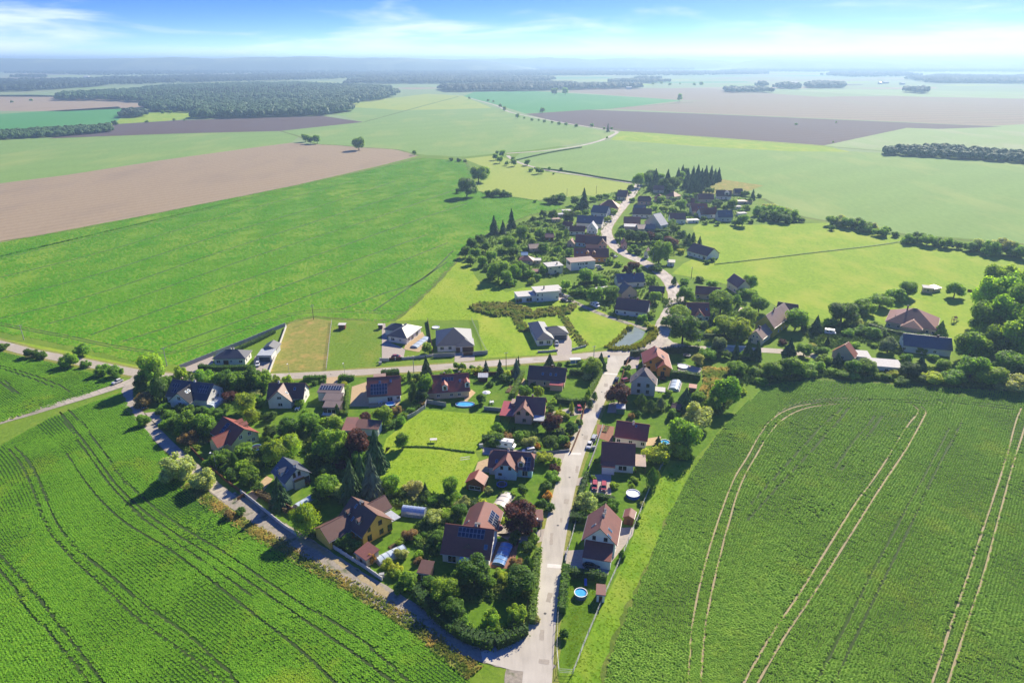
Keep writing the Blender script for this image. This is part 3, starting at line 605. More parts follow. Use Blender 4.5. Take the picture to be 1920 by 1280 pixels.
# tall dry grass beside the lane, scrub on the mound, reeds by the pond
def tuft(name, mt, n, h, spread, seed, w_=0.06):
    r = random.Random(seed); v, f = [], []
    for i in range(n):
        a = r.uniform(0, 6.28); d = r.uniform(0, spread); x, y = math.cos(a) * d, math.sin(a) * d; hh = h * r.uniform(.55, 1)
        b = r.uniform(0, 6.28); lx, ly = r.uniform(-.25, .25) * hh, r.uniform(-.25, .25) * hh; k = len(v); cx_, cy_ = math.cos(b) * w_, math.sin(b) * w_
        v += [(x - cx_, y - cy_, 0), (x + cx_, y + cy_, 0), (x + lx + cx_ * 1.6, y + ly + cy_ * 1.6, hh), (x + lx - cx_ * 1.6, y + ly - cy_ * 1.6, hh)]; f.append((k, k + 1, k + 2, k + 3))
    me = bpy.data.meshes.new(name); me.from_pydata(v, [], f); me.materials.append(mt); me.update(); return me
DRYG = cropmat('dry_stalks', S(194, 174, 104), S(212, 192, 124), S(134, 156, 74), patch=0.16, lo=0.42, hi=0.56, thru=(1.3, 1.3, 1.0))
SCRUB = cropmat('scrub_leaf', S(136, 146, 80), S(160, 156, 104), S(118, 152, 66), patch=0.15, lo=0.45, hi=0.6, thru=(1.3, 1.2, .8))
REED = cropmat('reed_leaf', S(120, 136, 50), S(150, 150, 70), S(90, 118, 40), patch=0.2)
td = tuft('dry_tuft', DRYG, 16, 1.1, 0.45, 1); ts = tuft('scrub_tuft', SCRUB, 20, 1.5, 0.7, 2, .12); tr = tuft('reed_tuft', REED, 16, 1.3, 0.5, 3, .08)
def band(name, px, w_, n, t_, sc0):
    c = smooth(W_(px), 10); k = rng.integers(0, len(c) - 1, n); u = rng.random(n)
    A, B = np.array(c)[k], np.array(c)[k + 1]; t = B - A; t /= np.linalg.norm(t, axis=1)[:, None] + 1e-9
    off = rng.normal(0, .38, n).clip(-.7, .7) * w_
    Q = A + (B - A) * u[:, None] + np.c_[-t[:, 1], t[:, 0]] * off[:, None]
    return scatter(name, np.c_[Q, np.zeros(n)], rng.uniform(sc0[0], sc0[1], n), rng.uniform(0, 6.28, n), t_, (1, 1, 1, 1))
def patchs(name, px, n, t_, sc0):
    P = W_(px); A = np.array(P); Q = rng.uniform(A.min(0), A.max(0), (n * 3, 2)); Q = Q[inside([tuple(p) for p in P], Q)][:n]
    return scatter(name, np.c_[Q, np.zeros(len(Q))], rng.uniform(sc0[0], sc0[1], len(Q)), rng.uniform(0, 6.28, len(Q)), t_, (1, 1, 1, 1))
band('dry_grass', [(352, 908), (400, 946), (460, 985), (520, 1022), (600, 1068), (680, 1112), (760, 1160), (830, 1215), (890, 1262)], 3.0, 4200, td, (.22, .55))
patchs('scrub', [(878, 578), (900, 568), (960, 570), (1000, 582), (1060, 575), (1085, 570), (1070, 588), (1000, 597), (930, 594), (895, 586)], 900, ts, (.25, 1.2))
band('scrub', [(970, 592), (976, 608), (985, 622)], 3.5, 200, ts, (.5, .9)); band('scrub', [(1050, 585), (1062, 605), (1080, 630), (1096, 648)], 3.0, 300, ts, (.3, .7))
band('reeds', [(1142, 655), (1175, 655), (1205, 646), (1222, 632), (1228, 615)], 3.0, 420, tr, (.7, 1.2)); band('reeds', [(1138, 652), (1155, 640), (1170, 624), (1182, 612)], 2.0, 200, tr, (.4, .9))
patchs('tall_grass', [(1318, 690), (1372, 690), (1372, 706), (1345, 740), (1318, 770), (1300, 760), (1318, 720)], 900, td, (.6, 1.1))
patchs('tall_grass', [(712, 860), (726, 824), (792, 770), (955, 782), (938, 822), (900, 844), (735, 834)], 1800, tuft('meadow_tuft', cropmat('meadow_leaf', S(140, 168, 44), S(158, 178, 50), S(172, 178, 62), patch=.12, lo=.55, hi=.7), 9, .16, .5, 9, .04), (.5, 1.1))

# rough grass standing in the strips and lawns
TUFT = cropmat('grass_blade', S(118, 158, 44), S(146, 180, 56), S(166, 178, 66), patch=.15, lo=.5, hi=.7, thru=(1.5, 1.4, .7)); tg = tuft('grass_tuft', TUFT, 12, .13, .35, 12, .05)
patchs('grass_tufts', [(1060, 1280), (1104, 1200), (1160, 1080), (1202, 975), (1254, 870), (1298, 870), (1262, 950), (1214, 1066), (1180, 1148), (1142, 1280)], 3600, tg, (.3, 1.1))
patchs('grass_tufts', [(712, 900), (726, 842), (888, 848), (894, 862), (866, 915), (850, 940), (762, 928)], 2600, tg, (.3, .9)); patchs('grass_tufts', [(1062, 1250), (1066, 1100), (1130, 1096), (1140, 1110), (1080, 1256)], 1500, tg, (.3, .9))
patchs('grass_tufts', [(615, 690), (624, 606), (712, 606), (710, 688)], 1500, tg, (.4, 1.1)); patchs('grass_tufts', [(742, 600), (800, 552), (860, 490), (940, 545), (900, 600), (960, 660), (905, 668), (890, 602)], 3000, tg, (.4, 1.1))

# far woods
WOODM = leafmat('wood_leaf', (1, 1, 1), trans=0.2, vary=0.45)
def blobtree(name, seed, conifer=False):
    r = random.Random(seed); v, f = [], []
    if conifer:
        m = MB(); n = 7
        for k in range(4):
            z0, z1, rr = .12 + k * .2, .42 + k * .2, .30 - k * .07
            m.loft([[(math.cos(6.28 * i / n + k) * rr * r.uniform(.8, 1.15), math.sin(6.28 * i / n + k) * rr * r.uniform(.8, 1.15), z0) for i in range(n)], [(0.01 * math.cos(i), 0.01 * math.sin(i), min(1, z1)) for i in range(n)]])
        me = m.mesh(name, WOODM)
    else:
        bm = bmesh.new()
        for k in range(6):
            a = r.uniform(0, 6.28); q = bmesh.ops.create_icosphere(bm, subdivisions=1, radius=r.uniform(.2, .32), matrix=Matrix.Translation((math.cos(a) * .26 * (k > 0), math.sin(a) * .26 * (k > 0), r.uniform(.42, .74) if k else .7)))
            for vv in q['verts']: vv.co += Vector((r.uniform(-.05, .05), r.uniform(-.05, .05), r.uniform(-.06, .06)))
        me = bpy.data.meshes.new(name); bm.to_mesh(me); bm.free(); me.materials.append(WOODM)
    a = me.attributes.new('rnd', 'FLOAT', 'FACE'); a.data.foreach_set('value', [r.random() for _ in me.polygons]); return me
bt, bc = blobtree('broadleaf', 3), blobtree('conifer', 4, True)
def wood(px, spacing, h, color, mesh=bt, name='woodland'):
    P = W_(px); E_ = []
    for a_, b_ in zip(P, P[1:] + P[:1]):                # ragged outline
        n_ = max(1, int(np.linalg.norm(b_ - a_) / 70))
        for k_ in range(n_): E_.append(a_ + (b_ - a_) * k_ / n_ + (rng.normal(0, 16 if name != 'woodland' else 5, 2) if k_ else 0))
    P = E_; A = np.array(P); ar = 0.5 * abs(sum(P[i][0] * P[(i + 1) % len(P)][1] - P[(i + 1) % len(P)][0] * P[i][1] for i in range(len(P))))
    bb = A.max(0) - A.min(0); n = int(bb[0] * bb[1] / spacing ** 2)
    Q = rng.uniform(A.min(0), A.max(0), (n, 2)); Q = Q[inside([tuple(p) for p in P], Q)]
    return scatter(name, np.c_[Q, np.zeros(len(Q))], h * rng.uniform(.75, 1.15, len(Q)), rng.uniform(0, 6.28, len(Q)), mesh, color)
GW = S(62, 98, 44); GD = S(44, 72, 44); GC = S(36, 62, 42)
wood([(106, 189), (122, 181), (265, 172), (300, 167), (420, 162), (560, 160), (735, 168), (742, 182), (700, 190), (660, 192), (480, 190), (300, 194), (200, 189)], 12, 19, GW, bt, 'forest')
wood([(200, 187), (300, 180), (420, 172), (560, 168), (640, 176), (560, 184), (420, 186), (300, 190)], 22, 23, GC, bc, 'forest')
wood([(268, 209), (285, 197), (420, 193), (600, 193), (660, 193), (640, 200), (480, 205), (362, 211)], 10, 18, GW, bt, 'forest')
wood([(362, 223), (372, 211), (480, 206), (640, 201), (664, 208), (612, 217), (480, 221)], 9, 18, GW, bt, 'forest')
wood([(-60, 266), (-60, 257), (0, 252), (120, 244), (208, 239), (212, 248), (120, 256)], 5, 9, S(70, 104, 44), bt, 'woodland')
wood([(226, 222), (238, 214), (262, 213), (274, 218), (262, 221)], 8, 15, GD, bt, 'copse')
wood([(1658, 292), (1664, 282), (1760, 281), (1930, 296), (2000, 305), (2000, 318), (1920, 307), (1760, 296)], 6, 10, GW, bt, 'woodland')
wood([(1366, 174), (1372, 169), (1420, 170), (1450, 174)], 12, 18, GD, bt, 'copse')
far = [[(-300, 176), (0, 167), (40, 160), (180, 157), (200, 162), (40, 172)], [(-300, 158), (140, 152), (330, 146), (600, 140), (760, 136), (1000, 133), (1115, 137), (1110, 142), (760, 146), (600, 150), (300, 158), (100, 164)],
       [(640, 158), (700, 150), (900, 146), (1040, 149), (1030, 154), (840, 158)], [(1000, 136), (1440, 136), (1440, 140), (1280, 143), (1010, 142)],
       [(1545, 143), (1560, 138), (1700, 139), (1730, 144), (1600, 146)], [(1700, 150), (1760, 144), (1920, 147), (2300, 152), (2300, 160), (1920, 158), (1760, 156)],
       [(1340, 136), (1400, 131), (1560, 130), (2000, 132), (2000, 136), (1500, 136)], [(0, 138), (300, 133), (700, 131), (1000, 129), (1300, 129), (1300, 132), (700, 136), (200, 143)],
       [(1450, 166), (1480, 162), (1500, 164), (1500, 168)], [(1508, 163), (1540, 159), (1580, 161), (1580, 166), (1515, 166)], [(1690, 173), (1730, 171), (1726, 176)],
       [(820, 168), (900, 164), (1020, 166), (1100, 163), (1200, 163), (1210, 166), (1000, 171), (840, 173)]]
r2 = random.Random(9)
for _ in range(34):
    y_ = r2.choice([124, 127, 130, 133, 137, 141, 146, 150, 156, 162]); x_ = r2.uniform(-100, 2000); w_ = r2.uniform(25, 150)
    if 60 < x_ < 800 and y_ > 150: continue
    far.append([(x_, y_ + .4), (x_ + w_ * .3, y_ - 1.2 - (y_ - 120) * .02), (x_ + w_, y_ - .6), (x_ + w_ * .7, y_ + .9)])
for i, px in enumerate(far):
    y = sum(p[1] for p in px) / len(px)
    wood(px, max(14, 30 * (160 - min(y, 157)) / 20 + 8), 22, GC, bt, 'far_woodland')
# hedge lines and scattered far trees along field edges
HILLM = mat('far_hill', S(70, 92, 70), S(96, 116, 84), scale=0.0016, big=(S(120, 132, 92), 0.0022, 0.5, 0.62))
def hills(dist, x0, x1, h0, seed, wide, base=0.0):
    r = np.random.default_rng(seed); n = 160; xs = np.linspace(x0, x1, n); ph = r.uniform(0, 6.28, 8)
    hh = sum(np.sin(xs / (x1 - x0) * 6.28 * (1 + 1.9 * k) + ph[k]) / (1 + .8 * k) for k in range(8)); hh = (hh - hh.min()) / (hh.max() - hh.min())
    e = np.clip(np.minimum(xs - x0, x1 - xs) / ((x1 - x0) * .12), 0, 1); z = h0 * (.66 + .34 * hh) * e * e * (3 - 2 * e)
    v, f = [], []
    for i in range(n):
        for t in range(7):
            a = math.pi * t / 6; v.append((xs[i], dist - wide * math.cos(a), base - 0.5 + z[i] * max(0, math.sin(a)) * (1 + .05 * r.random())))
    for i in range(n - 1):
        for t in range(6): k = i * 7 + t; f.append((k, k + 1, k + 8, k + 7)[::-1])
    me = bpy.data.meshes.new('hills'); me.from_pydata(v, [], f); me.materials.append(HILLM); me.update()
    if sum(p.normal.z for p in me.polygons) < 0: me.flip_normals()
    me.shade_smooth(); return structure(put('hills', me))
hills(8200, -9500, 600, 146, 1, 900); hills(12500, -14500, -1000, 165, 2, 1500); hills(10500, -2500, 3600, 140, 3, 900)
hills(9500, 2500, 9500, 142, 4, 900); hills(16500, -16000, 16000, 168, 5, 2500)
# ---------------------------------------------------------------- air
hz = MB().box(-E - 500, E + 500, -900, 30500, -1.0, 172.0)
hm = bpy.data.materials.new('haze_air'); hm.use_nodes = True; t_ = hm.node_tree; t_.nodes.clear()
ho = N(t_, 'ShaderNodeOutputMaterial'); hv = N(t_, 'ShaderNodeVolumePrincipled')
hv.inputs['Color'].default_value = (0.48, 0.72, 1.0, 1); hv.inputs['Density'].default_value = 0.00016; hv.inputs['Anisotropy'].default_value = 0.32
L(t_, hv.outputs[0], ho.inputs['Volume'])
hob = hz.build('haze', hm); hob['kind'] = 'stuff'
# ---------------------------------------------------------------- house builder
def wallm(name, c): return mat('plaster_' + name, c, tuple(x * .93 for x in c[:3]) + (1,), scale=0.7, rough=0.92, bump=0.01, coords='obj', spec=0.2)
def roofm(name, c, k=.82, rough=.55, spec=.45):
    return mat('tiles_' + name, c, tuple(x * k for x in c[:3]) + (1,), scale=1.4, rough=rough, bump=0.05, bscale=5.0, coords='obj', spec=spec, big=(tuple(x * .72 + .012 for x in c[:3]) + (1,), .25, .52, .72))
WHITE, CREAM, BLUEW, GREYW = wallm('white', S(236, 232, 222)), wallm('cream', S(226, 212, 178)), wallm('pale_blue', S(168, 208, 222)), wallm('grey', S(190, 192, 192))
YELLOW, ORANGE, PINK, LEMON, BEIGE = wallm('yellow', S(236, 192, 84)), wallm('orange', S(214, 142, 62)), wallm('pink', S(226, 178, 160)), wallm('lemon', S(222, 214, 156)), wallm('beige', S(204, 184, 156))
DARKW, WOODW, OCHRE = wallm('dark', S(74, 66, 62)), wallm('timber', S(120, 78, 52)), wallm('ochre', S(206, 184, 70))
R_BLACK, R_DARK, R_BROWN = roofm('anthracite', S(64, 66, 74), rough=.42, spec=.6), roofm('dark_brown', S(112, 78, 66)), roofm('brown', S(136, 86, 74))
R_RED, R_BRICK, R_GREY, R_SLATE = roofm('red', S(140, 66, 48)), roofm('brick', S(138, 92, 80)), roofm('grey_brown', S(120, 104, 98)), roofm('slate', S(88, 92, 104), rough=.4)
R_CHOC = roofm('chocolate', S(154, 84, 66))
R_MATT = roofm('matt_black', S(62, 62, 66), rough=.8, spec=.15)
R_MAROON, R_ORANGE, R_TAN, R_LIGHT = roofm('maroon', S(166, 80, 66)), roofm('orange', S(166, 102, 74)), roofm('tan', S(160, 132, 116)), roofm('pale', S(186, 184, 182))
METAL = mat('pale_metal_roof', S(186, 188, 190), S(164, 168, 172), scale=1.0, rough=.4, spec=.5, coords='obj')
REDMETAL = mat('red_metal_roof', S(168, 76, 76), S(150, 66, 66), scale=1.0, rough=.4, spec=.5, coords='obj')
FRAME = mat('white_frame', S(232, 232, 230), rough=.4, coords='obj'); DFRAME = mat('brown_frame', S(84, 58, 44), rough=.5, coords='obj')
GLASS = mat('window_glass', S(28, 34, 42), S(40, 46, 54), scale=.5, rough=.12, spec=.7, coords='obj')
SKYG = mat('roof_glass', S(58, 84, 112), S(74, 100, 126), scale=.5, rough=.1, spec=.9, coords='obj')  # blue of the reflected sky put into the pane colour
DOORM = mat('brown_door', S(96, 62, 44), S(82, 52, 36), scale=1.0, rough=.5, coords='obj'); GDOOR = mat('grey_garage_door', S(84, 88, 96), S(74, 78, 86), scale=1.0, rough=.5, coords='obj')
CHIM = mat('chimney_brick', S(160, 104, 84), S(134, 84, 66), scale=4.0, coords='obj', bump=.02); CHIMW = mat('chimney_plaster', S(214, 210, 204), coords='obj'); CAPM = mat('chimney_cap', S(116, 112, 110), coords='obj')
CELL = mat('solar_cell', S(24, 32, 58), S(30, 40, 72), scale=2.0, rough=.18, spec=.6, coords='obj'); CELLF = mat('solar_frame', S(170, 176, 184), rough=.35, coords='obj', metallic=.3)
TIMBER = mat('brown_timber', S(120, 86, 58), S(98, 68, 46), scale=2.0, coords='obj'); CONC = mat('grey_concrete', S(168, 168, 166), S(148, 148, 146), scale=1.2, coords='obj', bump=.01)
LIGHTCONC = mat('pale_concrete', S(206, 202, 194), S(188, 184, 178), scale=1.2, coords='obj'); PLASTIC = mat('pool_cover_plastic', S(200, 210, 216), S(176, 190, 200), scale=.8, rough=.15, spec=.8, coords='obj')
GREENSH = mat('green_sheet', S(44, 104, 92), rough=.6, coords='obj')
GUTTER = mat('gutter', S(176, 168, 160), rough=.4, coords='obj')
MC = {}
def cached(key, fn):
    if key not in MC: MC[key] = fn()
    return MC[key]
def window_mesh(w, h, fm):
    def mk():
        b = MB(); t = .09
        b.box(-w / 2, w / 2, -.05, .02, 0, t); b.box(-w / 2, w / 2, -.05, .02, h - t, h)
        b.box(-w / 2, -w / 2 + t, -.05, .02, t, h - t); b.box(w / 2 - t, w / 2, -.05, .02, t, h - t)
        if w > 1.0: b.box(-t / 2, t / 2, -.045, .015, t, h - t)
        b.box(-w / 2 - .06, w / 2 + .06, -.12, .01, -.05, -.005)
        return b.mesh('window', fm)
    return cached(('w', w, h, fm.name), mk)
def pane_mesh(w, h): return cached(('p', w, h), lambda: MB().box(-w / 2 + .08, w / 2 - .08, -.015, .01, .08, h - .08).mesh('pane', GLASS))
def slab_into(b, poly, t, m=0):
    P = [Vector(p) for p in poly]; n = len(P); D = Vector((0, 0, t))
    top = max(p.z for p in P)
    vs = P + [p - D for p in P]; fs = [list(range(n)), [n + i for i in range(n)][::-1]]
    for i in range(n):
        j = (i + 1) % n
        fs.append([i, n + i, n + j, j])
    b.add(vs, fs, m)

class House:
    def __init__(s, name, label, cat, A, B, hw, group=None, apex=None, back=None, ridge=None, C=None, dep=None, pitch=38, rt='gx'):
        a, b = G(A[0], A[1], hw), G(B[0], B[1], hw); d = b - a; s.w = d.length; s.ux = d.normalized(); s.uy = Vector((-s.ux.y, s.ux.x, 0))
        m = (a + b) / 2; s.o = Vector((m.x, m.y, 0)); s.hw = hw; s.rz = math.atan2(s.ux.y, s.ux.x)
        s.root = thing(name, label, cat, s.o, s.rz, group); s.blocks = []; s.rt = rt
        W = lambda x, y, z: s.o + s.ux * x + s.uy * y + Vector((0, 0, z))
        if apex is not None:                       # gable seen from the front: rise from the apex pixel
            best = min((abs(PX(W(0, 0, hw + r))[1] - apex[1]), r) for r in np.arange(.5, 8, .05)); pitch = math.degrees(math.atan(best[1] / (s.w / 2)))
        s.pitch = pitch; tp = math.tan(R(pitch))
        if C is not None: dep = max(2.0, (G(C[0], C[1], hw) - b).dot(s.uy))
        if back is not None: dep = min((abs(PX(W(0, t, hw + s.w / 2 * tp))[1] - back[1]), t) for t in np.arange(2, 26, .1))[1]
        if ridge is not None: dep = min((abs(PX(W(0, t / 2, hw + t / 2 * tp))[1] - ridge[1]), t) for t in np.arange(2, 20, .1))[1]
        s.d = dep
    def loc(s, px, py, h):
        p = G(px, py, h) - s.o; return (p.dot(s.ux), p.dot(s.uy))
    def block(s, wall, roof, x0=None, x1=None, y0=None, y1=None, hw=None, rt=None, pitch=None, ov=.5, t=.22, cut=.35, ridge=True, base=0.0, rname='roof'):
        x0 = -s.w / 2 if x0 is None else x0; x1 = s.w / 2 if x1 is None else x1; y0 = 0.0 if y0 is None else y0; y1 = s.d if y1 is None else y1
        hw = s.hw if hw is None else hw; rt = rt or s.rt; pitch = s.pitch if pitch is None else pitch
        tp = math.tan(R(pitch)); B = dict(x0=x0, x1=x1, y0=y0, y1=y1, hw=hw, ov=ov, fr={})
        wx0, wx1, wy0, wy1 = x0 + ov, x1 - ov, y0 + ov, y1 - ov; wb, rb = MB(), MB(); e = hw
        planes = []
        sw = rt in ('gy', 'hy')                     # ridge along local y: work in swapped axes
        T = (lambda p: (p[1], p[0], p[2])) if sw else (lambda p: p)
        if sw: u0, u1, v0, v1 = y0, y1, x0, x1
        else: u0, u1, v0, v1 = x0, x1, y0, y1
        vm = (v0 + v1) / 2; rise = (v1 - v0) / 2 * tp; zr = e + rise; rd = []
        if rt in ('gx', 'gy'):
            planes = [('f', [(u0, v0, e), (u1, v0, e), (u1, vm, zr), (u0, vm, zr)]), ('b', [(u1, v1, e), (u0, v1, e), (u0, vm, zr), (u1, vm, zr)])]; rd = [(u0, u1)]
        elif rt in ('hx', 'hy'):                    # hipped: the end slopes as steep as the others
            k = min((v1 - v0) / 2, (u1 - u0) / 2 - .01)
            planes = [('f', [(u0, v0, e), (u1, v0, e), (u1 - k, vm, zr), (u0 + k, vm, zr)]), ('b', [(u1, v1, e), (u0, v1, e), (u0 + k, vm, zr), (u1 - k, vm, zr)]),
                      ('l', [(u0, v1, e), (u0, v0, e), (u0 + k, vm, zr)]), ('r', [(u1, v0, e), (u1, v1, e), (u1 - k, vm, zr)])]; rd = [(u0 + k, u1 - k)]
        elif rt in ('half', 'halfy'):
            pass
        if rt in ('kx', 'ky'):                      # gable with clipped top
            sw = rt == 'ky'
            T = (lambda p: (p[1], p[0], p[2])) if sw else (lambda p: p)
            if sw: u0, u1, v0, v1 = y0, y1, x0, x1
            vm = (v0 + v1) / 2; rise = (v1 - v0) / 2 * tp; zr = e + rise; c = (v1 - v0) / 2 * (1 - cut); zm = e + c * tp; k = (v1 - v0) / 2 * cut * .9
            planes = [('f', [(u0, v0, e), (u1, v0, e), (u1, v0 + c, zm), (u1 - k, vm, zr), (u0 + k, vm, zr), (u0, v0 + c, zm)]), ('b', [(u1, v1, e), (u0, v1, e), (u0, v1 - c, zm), (u0 + k, vm, zr), (u1 - k, vm, zr), (u1, v1 - c, zm)]),
                      ('l', [(u0, v1 - c, zm), (u0, v0 + c, zm), (u0 + k, vm, zr)]), ('r', [(u1, v0 + c, zm), (u1, v1 - c, zm), (u1 - k, vm, zr)])]; rd = [(u0 + k, u1 - k)]
        if rt == 'shed': planes = [('f', [(x0, y0, e), (x1, y0, e), (x1, y1, e + (y1 - y0) * tp), (x0, y1, e + (y1 - y0) * tp)])]; T = lambda p: p; sw = False
        if rt == 'flat': planes = [('f', [(x0, y0, e), (x1, y0, e), (x1, y1, e), (x0, y1, e)])]; T = lambda p: p; sw = False
        for nm, pl in planes:
            P = [Vector(T(p)) for p in pl]
            nrm = (P[1] - P[0]).cross(P[2] - P[0])
            if nrm.z < 0: P = P[::-1]
            slab_into(rb, [p + Vector((0, 0, t)) for p in P], t)
            a, b_ = Vector(T(pl[0])), Vector(T(pl[1])); top = Vector(T(pl[2])); u = (b_ - a).normalized(); n = nrm.normalized() if nrm.z > 0 else -nrm.normalized(); v = n.cross(u)
            if v.z < 0 or (v.z == 0 and v.y < 0): u = -u; v = n.cross(u)
            key = nm if not sw else {'f': 'l', 'b': 'r', 'l': 'f', 'r': 'b'}[nm]
            B['fr'][key] = ((a + b_) / 2 + Vector((0, 0, t)), u, v, n, (b_ - a).length, abs((top - a).dot(v)))
        # walls follow the roof's underside
        if rt in ('flat',): wb.box(wx0, wx1, wy0, wy1, base, e - .01)
        elif rt == 'shed':
            za, zb = e + ov * tp - .01, e + (y1 - y0 - ov) * tp - .01
            wb.add([(wx0, wy0, base), (wx1, wy0, base), (wx1, wy1, base), (wx0, wy1, base), (wx0, wy0, za), (wx1, wy0, za), (wx1, wy1, zb), (wx0, wy1, zb)], [(0, 3, 2, 1), (4, 5, 6, 7), (0, 1, 5, 4), (1, 2, 6, 5), (2, 3, 7, 6), (3, 0, 4, 7)])
        elif rt in ('hx', 'hy'): wb.box(wx0, wx1, wy0, wy1, base, e + ov * tp - .02)
        else:
            za = e + ov * tp - .02
            if rt in ('gx', 'gy'): prof = [(v0 + ov, base), (v1 - ov, base), (v1 - ov, za), (vm, zr - .02), (v0 + ov, za)]
            else: prof = [(v0 + ov, base), (v1 - ov, base), (v1 - ov, za), (v1 - c, zm - .02), (v0 + c, zm - .02), (v0 + ov, za)]
            wb.loft([[T((uu, q[0], q[1])) for q in prof] for uu in (u0 + ov, u1 - ov)])
        if wall is not None: B['wall'] = wb.build('wall', wall, s.root)
        B['roof'] = rb.build(rname, roof, s.root); B['zr'] = zr if rt not in ('flat', 'shed') else e
        if ridge and rd and rt not in ('flat', 'shed'):
            g = MB(); ua, ub = rd[0]
            if ub - ua > .3:
                ring = lambda uu: [T((uu, vm - .16, zr + t - .09)), T((uu, vm + .16, zr + t - .09)), T((uu, vm + .05, zr + t + .07)), T((uu, vm - .05, zr + t + .07))]
                g.loft([ring(ua + .02), ring(ub - .02)]); g.build('ridge', roof, B['roof'])
        if rname == 'roof' and PX(s.o)[1] > 600 and rt != 'flat':      # gutters along the eaves
            for key, (O, U, V, Nn, lu, lv) in B['fr'].items():
                if rt == 'shed' and key != 'f': continue
                if rt in ('kx', 'ky') and ((key in 'lr') == (rt == 'kx')): continue
                q = MB(); a_, b_ = O - U * (lu / 2 - .05) - V * .09 - Vector((0, 0, .16)), O + U * (lu / 2 - .05) - V * .09 - Vector((0, 0, .16)); q.tube(a_, b_, .09, n=5); q.build('gutter', GUTTER, B['roof'])
        s.blocks.append(B); return B
    def win(s, B, face, items, w=1.2, h=1.3, fm=None, name='window'):
        """items: (offset along the wall from its middle, sill height[, width, height])"""
        fm = fm or FRAME
        for it in items:
            u, z = it[0], it[1]; ww, hh = (it[2], it[3]) if len(it) > 2 else (w, h)
            cx, cyy = (B['x0'] + B['x1']) / 2, (B['y0'] + B['y1']) / 2; ov = B['ov']
            l, rz = {'f': ((cx + u, B['y0'] + ov, z), 0), 'b': ((cx - u, B['y1'] - ov, z), math.pi), 'r': ((B['x1'] - ov, cyy + u, z), math.pi / 2), 'l': ((B['x0'] + ov, cyy - u, z), -math.pi / 2)}[face]
            if name == 'window':
                o = put('window', window_mesh(ww, hh, fm), s.root, l, rz); put('pane', pane_mesh(ww, hh), o)
            else:
                me = cached((name, ww, hh, fm.name), lambda: MB().box(-ww / 2, ww / 2, -.04, .02, 0, hh).box(-ww / 2 + .12, ww / 2 - .12, -.06, -.035, .15, hh - .12).mesh(name, fm)); put(name, me, s.root, l, rz)
        return s
    def door(s, B, face, items, w=1.0, h=2.1, fm=None, name='door'): return s.win(B, face, [(u, .02) for u in items], w, h, fm or DOORM, name)
    def on(s, B, key, name, me, u, v, lift=.02):
        O, U, V, Nn, lu, lv = B['fr'][key]; o = put(name, me, B['roof']); p = O + U * u + V * v + Nn * lift
        o.matrix_local = Matrix(((U.x, V.x, Nn.x, p.x), (U.y, V.y, Nn.y, p.y), (U.z, V.z, Nn.z, p.z), (0, 0, 0, 1))); return o
    def sky(s, B, key, items, w=.8, h=1.2):
        """roof windows: (offset along the eave from its middle, fraction of the way up)"""
        me = cached(('sk', w, h), lambda: MB().box(-w / 2, w / 2, -h / 2, h / 2, -.02, .07).box(-w / 2 + .08, w / 2 - .08, -h / 2 + .08, h / 2 - .08, .071, .085, 1).mesh('roof_window', [DFRAME if False else CELLF, SKYG]))
        for u, f in items: s.on(B, key, 'roof_window', me, u, f * B['fr'][key][5])
        return s
    def solar(s, B, key, u0, f, nx, ny, pw=1.02, ph=1.6):
        me = cached(('so', pw, ph), lambda: MB().box(-pw / 2 + .03, pw / 2 - .03, -ph / 2 + .03, ph / 2 - .03, 0, .06).box(-pw / 2 + .08, pw / 2 - .08, -ph / 2 + .08, ph / 2 - .08, .061, .068, 1).mesh('solar_panel', [CELLF, CELL]))
        for i in range(nx):
            for j in range(ny): s.on(B, key, 'solar_panel', me, u0 + (i - (nx - 1) / 2) * pw, f * B['fr'][key][5] + (j - (ny - 1) / 2) * ph, .06)
        return s
    def chim(s, B, items, w=.55, m=None, up=.9):
        for x, y, z in items:
            b = MB().box(x - w / 2, x + w / 2, y - w / 2, y + w / 2, z - 1.6, z + up); o = b.build('chimney', m or CHIM, B['roof'])
            MB().box(x - w / 2 - .08, x + w / 2 + .08, y - w / 2 - .08, y + w / 2 + .08, z + up, z + up + .1).build('cap', CAPM, B['roof'])
        return s
    def ridge_chim(s, B, fr, w=.6, m=None):
        x = B['x0'] + (B['x1'] - B['x0']) * fr[0]; y = B['y0'] + (B['y1'] - B['y0']) * fr[1]
        return s.chim(B, [(x, y, B['zr'] + .1)], w, m)
    def dormer(s, B, key, u, f, w=1.6, h=1.5, roof=None, wall=None):
        """small gabled dormer standing on a slope"""
        O, U, V, Nn, lu, lv = B['fr'][key]; p = O + U * u + V * (f * lv); out = Vector((V.x, V.y, 0)).normalized() * -1
        b = MB(); W_h = h; pk = h + w * .4; run = pk / max(.3, V.z / math.hypot(V.x, V.y))
        q = lambda a, d, z: tuple(p + U * a - out * d + Vector((0, 0, z)))
        b.loft([[q(-w / 2, d, -.3), q(w / 2, d, -.3), q(w / 2, d, h), q(0, d, pk), q(-w / 2, d, h)] for d in (0, run)], 0)
        for sg in (-1, 1):
            pl = [q(0, -.2, pk + .12), q(0, run, pk + .12), q(sg * (w / 2 + .2), run, h + .02), q(sg * (w / 2 + .2), -.2, h + .02)]
            if sg < 0: pl = pl[::-1]
            slab_into(b, pl, .1, 1)
        me = b.mesh('dormer', [wall or WHITE, roof or R_DARK]); o = put('dormer', me, s.root)
        wb = MB(); ww = w * .28
